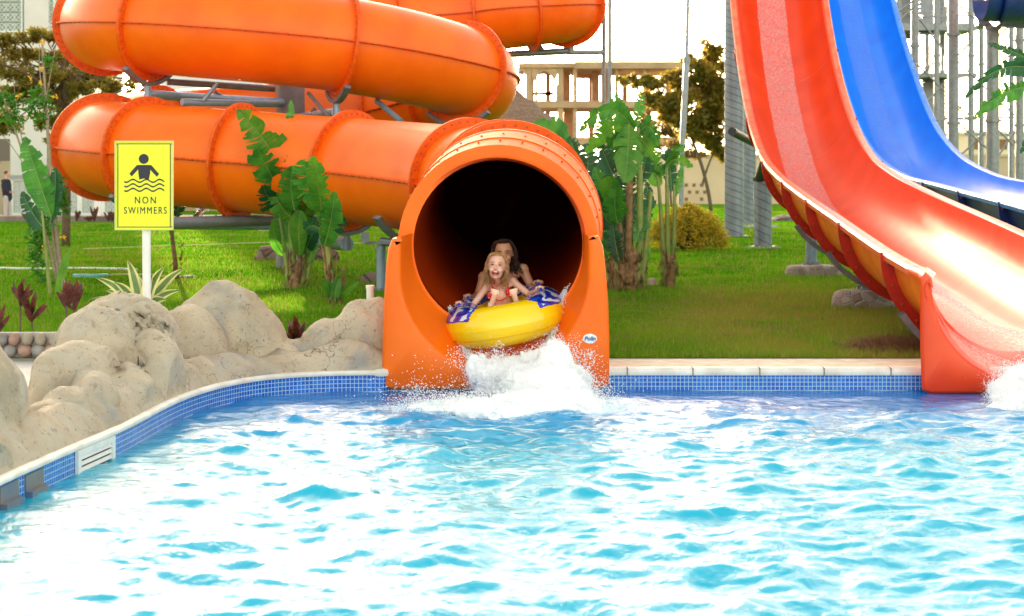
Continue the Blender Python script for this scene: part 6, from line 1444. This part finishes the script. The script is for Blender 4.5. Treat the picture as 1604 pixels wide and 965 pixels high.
# --- woman behind
wc = P(789, 397, 15.12); wr = Matrix.Rotation(R(5), 3, 'X') @ Matrix.Rotation(R(-3), 3, 'Y'); ws_ = 1.18
mb = MB(); head(mb, wc, ws_, wr); wn_ = P(791, 422, 15.22); whip = P(792, 500, 15.45)
mb.cap(wc + Vector((0, .03, -.05)), wn_, .044, .047); wch = P(790, 448, 15.27)
mb.ell(wch, (.145, .09, .12)); mb.ell(P(790, 430, 15.25), (.165, .058, .045)); mb.cap(wch, whip, .11, .13)
wsL, wsR = P(758, 434, 15.25), P(819, 422, 15.25); mb.ell(wsL, .055); mb.ell(wsR, .055)
weL, wwL, whL = P(749, 462, 15.22), P(740, 467, 15.02), P(734, 463, 14.95); weR, wwR, whR = P(833, 450, 15.20), P(840, 447, 15.02), P(843, 441, 14.95)
mb.cap(wsL, weL, .046, .036); mb.cap(weL, wwL, .036, .024); mb.cap(wsR, weR, .046, .036); mb.cap(weR, wwR, .036, .024)
hand(mb, wwL, whL, (-.4, -.8, .1), (-.2, -.1, 1), 1.0); hand(mb, wwR, whR, (.4, -.8, .1), (.2, -.1, 1), 1.0)
for e in (-1, 1):
    k_ = whip + Vector((e * .13, -.42, .02)); mb.cap(whip + Vector((e * .06, 0, -.02)), k_, .085, .055); mb.cap(k_, k_ + Vector((e * -.03, -.35, -.08)), .055, .035); mb.cap(k_ + Vector((e * -.03, -.35, -.08)), k_ + Vector((e * -.03, -.45, -.03)), .032, .026)
wom = thing('person', 'dark-haired adult sitting behind the blonde child, face half hidden by the child', 'person', tuple(whip), 'riders on the yellow ring')
wb = meobj('body', body('body', mb, .0065, SKIN2, 3), wom); face(wb, wc, ws_, wr, 'closed', HAIRD, .45)
hair(wb, wc, ws_, wr, HAIRD, [(-.08, 0, -.11, .016), (-.09, .03, -.15, .02), (.085, 0, -.11, .016), (.095, .03, -.15, .02), (0, .10, -.15, .03)], 5, 240, thick=.005, wav=.03)
mb = MB(); mb.ell(wch + Vector((0, -.012, -.015)), (.142, .094, .085), 18, 12); mb.build('swim_top', BLACK, wb, smooth=True)
mb = MB(); mb.ell(whip + Vector((0, 0, 0)), (.15, .14, .10), 18, 12); mb.build('swim_bottom', BLACK, wb, smooth=True)
# --- man on the walkway
md = 66.0; mx = lambda px, py: P(px, py, md); man = thing('person', 'man in dark jacket and grey trousers standing on the walkway at far left', 'person', tuple(mx(12, 342)))
mb = MB(); mr = Matrix.Rotation(R(75), 3, 'Z'); mc = mx(11, 272); head(mb, mc, 1.1, mr); mb.cap(mc - Vector((0, 0, .06)), mx(10, 280), .055, .06); mb.ell(mx(10, 291), (.19, .16, .25)); mb.cap(mx(10, 291), mx(12, 308), .17, .16); mb.ell(mx(9, 283), (.17, .19, .07))
for dy in (-.18, .16): s_ = mx(9, 284) + Vector((0, dy, 0)); e_ = mx(11, 298) + Vector((0, dy * 1.2, 0)); w_ = mx(17, 301) + Vector((0, dy, 0)); mb.cap(s_, e_, .065, .05); mb.cap(e_, w_, .05, .035); hand(mb, w_, w_ + Vector((.06, 0, .01)), (1, 0, -.1), (0, 0, 1))
for dy, px in ((-.09, 10), (.09, 14)):
    a = mx(11, 309) + Vector((0, dy, 0)); k_ = mx(px, 325) + Vector((0, dy, 0)); f_ = mx(px, 339.5) + Vector((0, dy, 0)); mb.cap(a, k_, .10, .065); mb.cap(k_, f_, .065, .045); mb.cap(f_ - Vector((0, 0, .02)), f_ + Vector((.17, 0, -.05)), .045, .035)
mbod = meobj('body', body('body', mb, .014, SKIN2, 2), man)
mb = MB(); mb.ell(mx(10, 291), (.205, .18, .26)); mb.cap(mx(10, 291), mx(12, 309), .19, .185); mb.ell(mx(9, 283.5), (.19, .215, .085))
for dy in (-.18, .16): s_ = mx(9, 284) + Vector((0, dy, 0)); e_ = mx(11, 298) + Vector((0, dy * 1.2, 0)); w_ = mx(16, 301) + Vector((0, dy, 0)); mb.cap(s_, e_, .08, .065); mb.cap(e_, w_, .065, .05)
meobj('jacket', remesh(mb, .016, 3, [DKCLOTH], 'jacket'), mbod)
mb = MB(); mb.ell(mx(11, 311), (.17, .16, .12))
for dy, px in ((-.09, 10), (.09, 14)): a = mx(11, 309) + Vector((0, dy, 0)); k_ = mx(px, 325) + Vector((0, dy, 0)); f_ = mx(px, 338.5) + Vector((0, dy, 0)); mb.cap(a, k_, .12, .085); mb.cap(k_, f_, .085, .075)
meobj('trousers', remesh(mb, .016, 3, [LTCLOTH], 'trousers'), mbod)
mb = MB(); mb.ell(mc + Vector((-.02, 0, .035)), (.10, .088, .085)); mb.build('hair', HAIRD, mbod, smooth=True)
for dy, px in ((-.09, 10), (.09, 14)): mb = MB(); f_ = mx(px, 341) + Vector((0, dy, 0)); mb.ell(f_ + Vector((.07, 0, 0)), (.15, .055, .045)); mb.build('shoe', BLACK, mbod, smooth=True)

# ------------------------------------------------------------------ raft
rc = Vector((P(791, 0, 14.6).x, 14.6 + CY, .565)); rrot = (Matrix.Rotation(R(-10), 3, 'Y') @ Matrix.Rotation(R(2.0), 3, 'X'))
def ringmat():
    m = bpy.data.materials.new('yellow_vinyl'); m.use_nodes = True; N = m.node_tree.nodes; L = m.node_tree.links; b = N['Principled BSDF']; b.inputs['Roughness'].default_value = .22; b.inputs['Coat Weight'].default_value = .3
    tc_ = N.new('ShaderNodeTexCoord'); sx = N.new('ShaderNodeSeparateXYZ'); L.new(tc_.outputs['UV'], sx.inputs[0])
    def math_(op, a, b_, cl=False):
        n = N.new('ShaderNodeMath'); n.operation = op; n.use_clamp = cl
        for i, v in enumerate((a, b_)):
            if isinstance(v, (int, float)): n.inputs[i].default_value = v
            elif v is not None: L.new(v, n.inputs[i])
        return n.outputs[0]
    no = N.new('ShaderNodeTexNoise'); no.inputs['Scale'].default_value = 9; no.inputs['Detail'].default_value = 3; L.new(tc_.outputs['UV'], no.inputs['Vector'])
    u, v = sx.outputs[0], sx.outputs[1]                # u round the ring 0..1 (0 = +x, .75 = front), v round the tube 0..1 (0 outer, .25 top)
    cosu = math_('ABSOLUTE', math_('COSINE', math_('MULTIPLY', u, 2 * math.pi), None), None)
    vv = math_('SUBTRACT', 1, math_('DIVIDE', math_('ABSOLUTE', math_('SUBTRACT', v, .235), None), .17))
    uu = math_('SUBTRACT', math_('MULTIPLY', cosu, 1.3), .55)
    f = math_('MINIMUM', vv, uu); f = math_('ADD', f, math_('MULTIPLY', math_('SUBTRACT', no.outputs[0], .5), .55))
    blue = math_('GREATER_THAN', f, .06)
    wv = N.new('ShaderNodeTexWave'); wv.inputs['Scale'].default_value = 5.0; wv.inputs['Distortion'].default_value = 9; wv.inputs['Detail'].default_value = 1.5; wv.inputs['Detail Scale'].default_value = 2; L.new(tc_.outputs['UV'], wv.inputs['Vector'])
    lines = math_('MULTIPLY', math_('GREATER_THAN', wv.outputs[0], .80), math_('GREATER_THAN', f, .14)); dk = math_('MULTIPLY', math_('LESS_THAN', wv.outputs[0], .22), 1)
    def mix(fa, a, b_):
        x = N.new('ShaderNodeMix'); x.data_type = 'RGBA'; L.new(fa, x.inputs['Factor'])
        for k, q in (('A', a), ('B', b_)):
            if isinstance(q, tuple): x.inputs[k].default_value = (*q, 1)
            else: L.new(q, x.inputs[k])
        return x.outputs['Result']
    bl = mix(dk, (.01, .07, .62), (.005, .02, .28)); bl = mix(lines, bl, (.70, .78, .80)); c = mix(blue, (.90, .60, .004), bl); L.new(c, b.inputs['Base Color']); return m
mb = MB(); mb.uv = []; NU, NV = 96, 28
for i in range(NU + 1):
    th = 2 * math.pi * i / NU; ex = lambda th: Vector((.362 * math.copysign(abs(math.cos(th)) ** .9, math.cos(th)), .66 * math.copysign(abs(math.sin(th)) ** .9, math.sin(th)), 0))
    c = ex(th); nn = Vector((math.cos(th) / .36, math.sin(th) / .66, 0)).normalized()
    for j in range(NV + 1):
        a = 2 * math.pi * j / NV; r_ = .172 * (1 + .012 * math.sin(th * 34) * (1 if abs(math.sin(a)) < .5 else 0)); p = c + nn * r_ * math.cos(a) + Vector((0, 0, r_ * math.sin(a))); 
        mb.v.append(tuple(rc + rrot @ p)); mb.uv.append((i / NU, j / NV))
for i in range(NU):
    for j in range(NV): a = i * (NV + 1) + j; mb.f.append((a, a + 1, a + NV + 2, a + NV + 1)); mb.m.append(0)
raft = thing('inflatable_ring', 'yellow inflatable ring with blue patterned top carrying the two riders out of the slide', 'inflatable ring', tuple(rc))
mb.build('ring_tube', ringmat(), raft, smooth=True)
mb = MB()
for rr_ in (.175,):      # outer seam
    ps = []
    for i in range(73):
        th = 2 * math.pi * i / 72; c = Vector((.362 * math.copysign(abs(math.cos(th)) ** .9, math.cos(th)), .66 * math.copysign(abs(math.sin(th)) ** .9, math.sin(th)), 0)); nn = Vector((math.cos(th) / .36, math.sin(th) / .66, 0)).normalized(); ps.append(rc + rrot @ (c + nn * rr_ * math.cos(-.45) + Vector((0, 0, rr_ * math.sin(-.45)))))
    mb.tube(ps, .0035, 6, 0, False)
mb.build('seam', mat('yellow_seam', (.75, .42, .004), .4), raft, smooth=True)
for hc, dxx in ((hL, -1), (hR, 1), (whL, -1), (whR, 1)):
    b0 = hc + Vector((-dxx * .01, -.06, -.05)); mb = MB(); ps = [b0 + Vector((0, -.035, -.07)), hc + Vector((dxx * .004, -.055, -.012)), hc + Vector((0, -.028, -.016)), hc + Vector((0, .03, -.02)), hc + Vector((-dxx * .004, .08, -.08))]
    mb.tube(catmull(ps, 6), .012, 10); mb.ell(ps[0] + Vector((0, 0, .005)), (.045, .05, .03), 14, 8, 0, rrot); mb.ell(ps[-1], (.045, .05, .03), 14, 8, 0, rrot); mb.build('handle', BLUEH, raft, smooth=True)
# ------------------------------------------------------------------ splash
def W_(px, py, d): return P(px, py, d)
rs = np.random.default_rng(11); rd = random.Random(11)
blobs = [((835, 640, 12.6), (.42, .30, .13)), ((770, 645, 12.5), (.34, .25, .10)), ((890, 640, 12.7), (.26, .25, .16)), ((860, 610, 13.1), (.30, .25, .20)), ((870, 580, 13.4), (.17, .18, .22)), ((868, 555, 13.6), (.09, .12, .12)), ((820, 600, 13.4), (.26, .2, .15)), ((780, 590, 13.6), (.22, .16, .14)), ((748, 585, 13.7), (.10, .12, .15)),
         ((735, 640, 12.9), (.30, .2, .08)), ((690, 648, 12.7), (.30, .2, .07)), ((645, 655, 12.6), (.22, .18, .05)), ((905, 600, 13.4), (.12, .15, .14)), ((835, 565, 13.75), (.12, .10, .09)), ((920, 640, 12.9), (.14, .15, .10)), ((800, 570, 13.85), (.22, .08, .07))]
mb = MB()
for c, r_ in blobs: mb.ell(P(*c), r_, 18, 12)
me = remesh(mb, .016, 3, [FOAM], 'splash'); 
for v in me.vertices:
    p = v.co; d_ = fbm(p, 4, 5.0) * .045 + abs(noise.noise(p * 15)) * .022 + noise.noise(p * 34) * .008 + max(0, noise.noise(Vector((p.x * 11, p.y * 11, p.z * 5)))) * .07 * max(0, v.normal.z)
    v.co = p + v.normal * (d_ - .03)
me = reremesh(me, .011, 1, [FOAM])
spl = thing('water_splash', 'tall white splash thrown up where the ring meets the pool', 'splash', tuple(P(835, 640, 12.8))); co = meobj('foam_core', me, spl)
core = [(v.co.copy(), v.normal.copy()) for v in me.vertices if v.co.z > -.02]
ico = []
t_ = (1 + 5 ** .5) / 2
iv = np.array([(-1, t_, 0), (1, t_, 0), (-1, -t_, 0), (1, -t_, 0), (0, -1, t_), (0, 1, t_), (0, -1, -t_), (0, 1, -t_), (t_, 0, -1), (t_, 0, 1), (-t_, 0, -1), (-t_, 0, 1)]) / np.sqrt(1 + t_ * t_)
ifc = np.array([(0, 11, 5), (0, 5, 1), (0, 1, 7), (0, 7, 10), (0, 10, 11), (1, 5, 9), (5, 11, 4), (11, 10, 2), (10, 7, 6), (7, 1, 8), (3, 9, 4), (3, 4, 2), (3, 2, 6), (3, 6, 8), (3, 8, 9), (4, 9, 5), (2, 4, 11), (6, 2, 10), (8, 6, 7), (9, 8, 1)])
def drops(pos, rad, name, m, parent=None, stretch=None):
    pos = np.array(pos); rad = np.array(rad); n = len(pos); sc_ = np.ones((n, 3)) if stretch is None else np.array(stretch)
    V = (iv[None] * rad[:, None, None] * sc_[:, None, :] + pos[:, None, :]).reshape(-1, 3); Fc = (ifc[None] + (np.arange(n) * 12)[:, None, None]).reshape(-1, 3)
    return meobj(name, npmesh(name, V, Fc, m, True), parent)
pos = []; rad = []; st = []
for _ in range(15000):
    p, nr = core[rd.randrange(len(core))]; e = .006 + rd.expovariate(1 / .028); up = max(0, p.z) * .5
    q_ = p + nr * e + Vector((rd.gauss(0, .012), rd.gauss(0, .02), rd.gauss(0, .012) + e * .5))
    pos.append(q_); rad.append(max(.0012, .0055 * math.exp(-e * 14) * rd.uniform(.3, 1.1))); st.append((1, 1, rd.uniform(.8, 1.8)))
# jets: streaks of drops flying out from the crown, following ballistic arcs
for j in range(120):
    a0 = rd.choice([rd.uniform(-.3, .9), rd.uniform(2.3, 3.4), rd.uniform(.4, 2.7)]); side = math.cos(a0); x0, y0, z0 = P(840 + side * 55, 600, 13.3)
    v0 = rd.uniform(.5, 1.5); vx = side * v0 * .85 + rd.gauss(0, .15); vz = abs(math.sin(a0)) * v0 + rd.uniform(.2, .9); vy = rd.gauss(-.1, .25); T_ = rd.uniform(.12, .34); n_ = rd.randint(8, 30); jit = rd.uniform(.004, .03)
    for k in range(n_):
        t = T_ * (.45 + .55 * k / n_); pos.append(Vector((x0 + vx * t + rd.gauss(0, jit), y0 + vy * t + rd.gauss(0, jit), z0 + vz * t - 4.9 * t * t + rd.gauss(0, jit)))); rad.append(rd.uniform(.0018, .0075) * (1.1 - .5 * k / n_)); st.append((1, 1, 1))
# fine spray low to the left and right
for _ in range(2600):
    px = rd.choice([rd.gauss(660, 35), rd.gauss(930, 26), rd.gauss(700, 40), rd.gauss(900, 30)]); h_ = rd.expovariate(1 / .06); d = rd.gauss(13.1, .25); p = P(px, 600, d); pos.append(Vector((p.x, p.y, .02 + h_))); rad.append(rd.uniform(.0014, .005)); st.append((1, 1, 1))
for px, py, n_ in ((652, 612, 130), (925, 560, 160), (915, 585, 160), (945, 600, 90), (905, 545, 80), (780, 556, 200), (715, 560, 120)):
    for _ in range(n_): p = P(px + rd.gauss(0, 8), py + rd.gauss(0, 9), 13.5 + rd.gauss(0, .08)); pos.append(p); rad.append(rd.uniform(.0014, .0055)); st.append((1, 1, 1))
o = drops(pos, rad, 'spray', DROP, spl, st); o['kind'] = 'stuff'
# run-off round the ring on the slide floor: small broken foam line
mb = MB(); pos = []; rad = []
for _ in range(5200):
    t = rd.random(); th = math.pi * (1.02 + .96 * t); w_ = Vector((.48 * math.cos(th), .80 * math.sin(th), 0)); p = rc + rrot @ (w_ + Vector((0, 0, -.165))); cx_ = -.12
    p += Vector((rd.gauss(0, .016), rd.gauss(0, .03), abs(rd.gauss(0, .012)))); 
    r2 = math.hypot(p.x - cx_, 0); zf = 1.187 - math.sqrt(max(.01, .722 ** 2 - min(.7, abs(p.x - cx_)) ** 2)) - .12 * max(0, -p.y + .36) ; zf2 = 1.187 - .17 - math.sqrt(max(.0, 1 - (min(.75, abs(p.x - cx_)) / .768) ** 2)) * .80; t2 = min(1, max(0, (.36 - p.y) / .41)); z_ = (1.187 - math.sqrt(max(.01, .722 ** 2 - min(.7, abs(p.x - cx_)) ** 2)) + (max(0, p.y - .36) * .17)) * (1 - t2) + (.98 - .80 * math.sqrt(max(.02, 1 - (min(.75, abs(p.x - cx_)) / .768) ** 2))) * t2
    p.z = z_ + abs(rd.gauss(0, .012)) + .005; pos.append(p); rad.append(rd.uniform(.002, .008))
o = drops(pos, rad, 'run_off', DROP); tag(o, 'thin broken line of foam running round the yellow ring on the slide floor', 'foam', kind='stuff')
# second splash at the foot of the red slide
mb = MB()
for c, r_ in (((1600, 612, 13.4), (.26, .2, .12)), ((1640, 600, 13.4), (.35, .22, .2)), ((1580, 625, 13.2), (.16, .2, .06)), ((1620, 640, 13.0), (.4, .25, .06))): mb.ell(P(*c), r_, 16, 10)
me = remesh(mb, .018, 3, [FOAM], 'splash')
for v in me.vertices: p = v.co; v.co = p + v.normal * (fbm(p, 5, 6.0) * .05 + noise.noise(p * 40) * .012)
me = reremesh(me, .013, 2, [FOAM])
s2 = thing('water_splash', 'smaller white splash at the foot of the red slide by the right edge', 'splash', tuple(P(1610, 620, 13.3))); meobj('foam_core', me, s2)
c2 = [(v.co.copy(), v.normal.copy()) for v in me.vertices if v.co.z > -.02]; pos = []; rad = []
for _ in range(7000):
    p, nr = c2[rd.randrange(len(c2))]; e = rd.expovariate(1 / .035); pos.append(p + nr * e + Vector((rd.gauss(0, .01), 0, e * .6))); rad.append(max(.0013, .006 * math.exp(-e * 12) * rd.uniform(.4, 1.1)))
o = drops(pos, rad, 'spray', DROP, s2); o['kind'] = 'stuff'
# ------------------------------------------------------------------ grass blades
rg = np.random.default_rng(2); N_ = 330000
py = rg.uniform(330, 562, N_) ; py = 320 + 245 * rg.random(N_) ** .62; d = F * (H - G) / (py - 279); d = np.minimum(d, 62); px = rg.uniform(-120, 1760, N_)
x = (px - 802) * d / F; y = d + CY + rg.normal(0, .05, N_) * d / 15
keep = (y > .76) & (y < 45)
x, y, d = x[keep], y[keep], d[keep]; n = len(x)
hgt_ = rg.gamma(6, .0055, n) * (1 + d / 60); wd = .0028 * d / 12 * rg.uniform(.7, 1.3, n); an = rg.uniform(0, 6.28, n); lean = rg.normal(0, .5, n) * hgt_; la = rg.uniform(0, 6.28, n)
zb = np.full(n, .185); b = np.stack([x, y, zb], 1); s_ = np.stack([np.cos(an) * wd, np.sin(an) * wd * .4, np.zeros(n)], 1); tip = b + np.stack([np.cos(la) * lean, np.sin(la) * lean, hgt_ + .01], 1)
V = np.stack([b - s_, b + s_, tip], 1).reshape(-1, 3); Fc = np.arange(3 * n).reshape(-1, 3)
o = link(bpy.data.objects.new('grass', npmesh('grass', V, Fc, BLADE))); tag(o, 'short green grass blades over the whole lawn', 'grass', kind='stuff')
# rough tufts along the paving edge
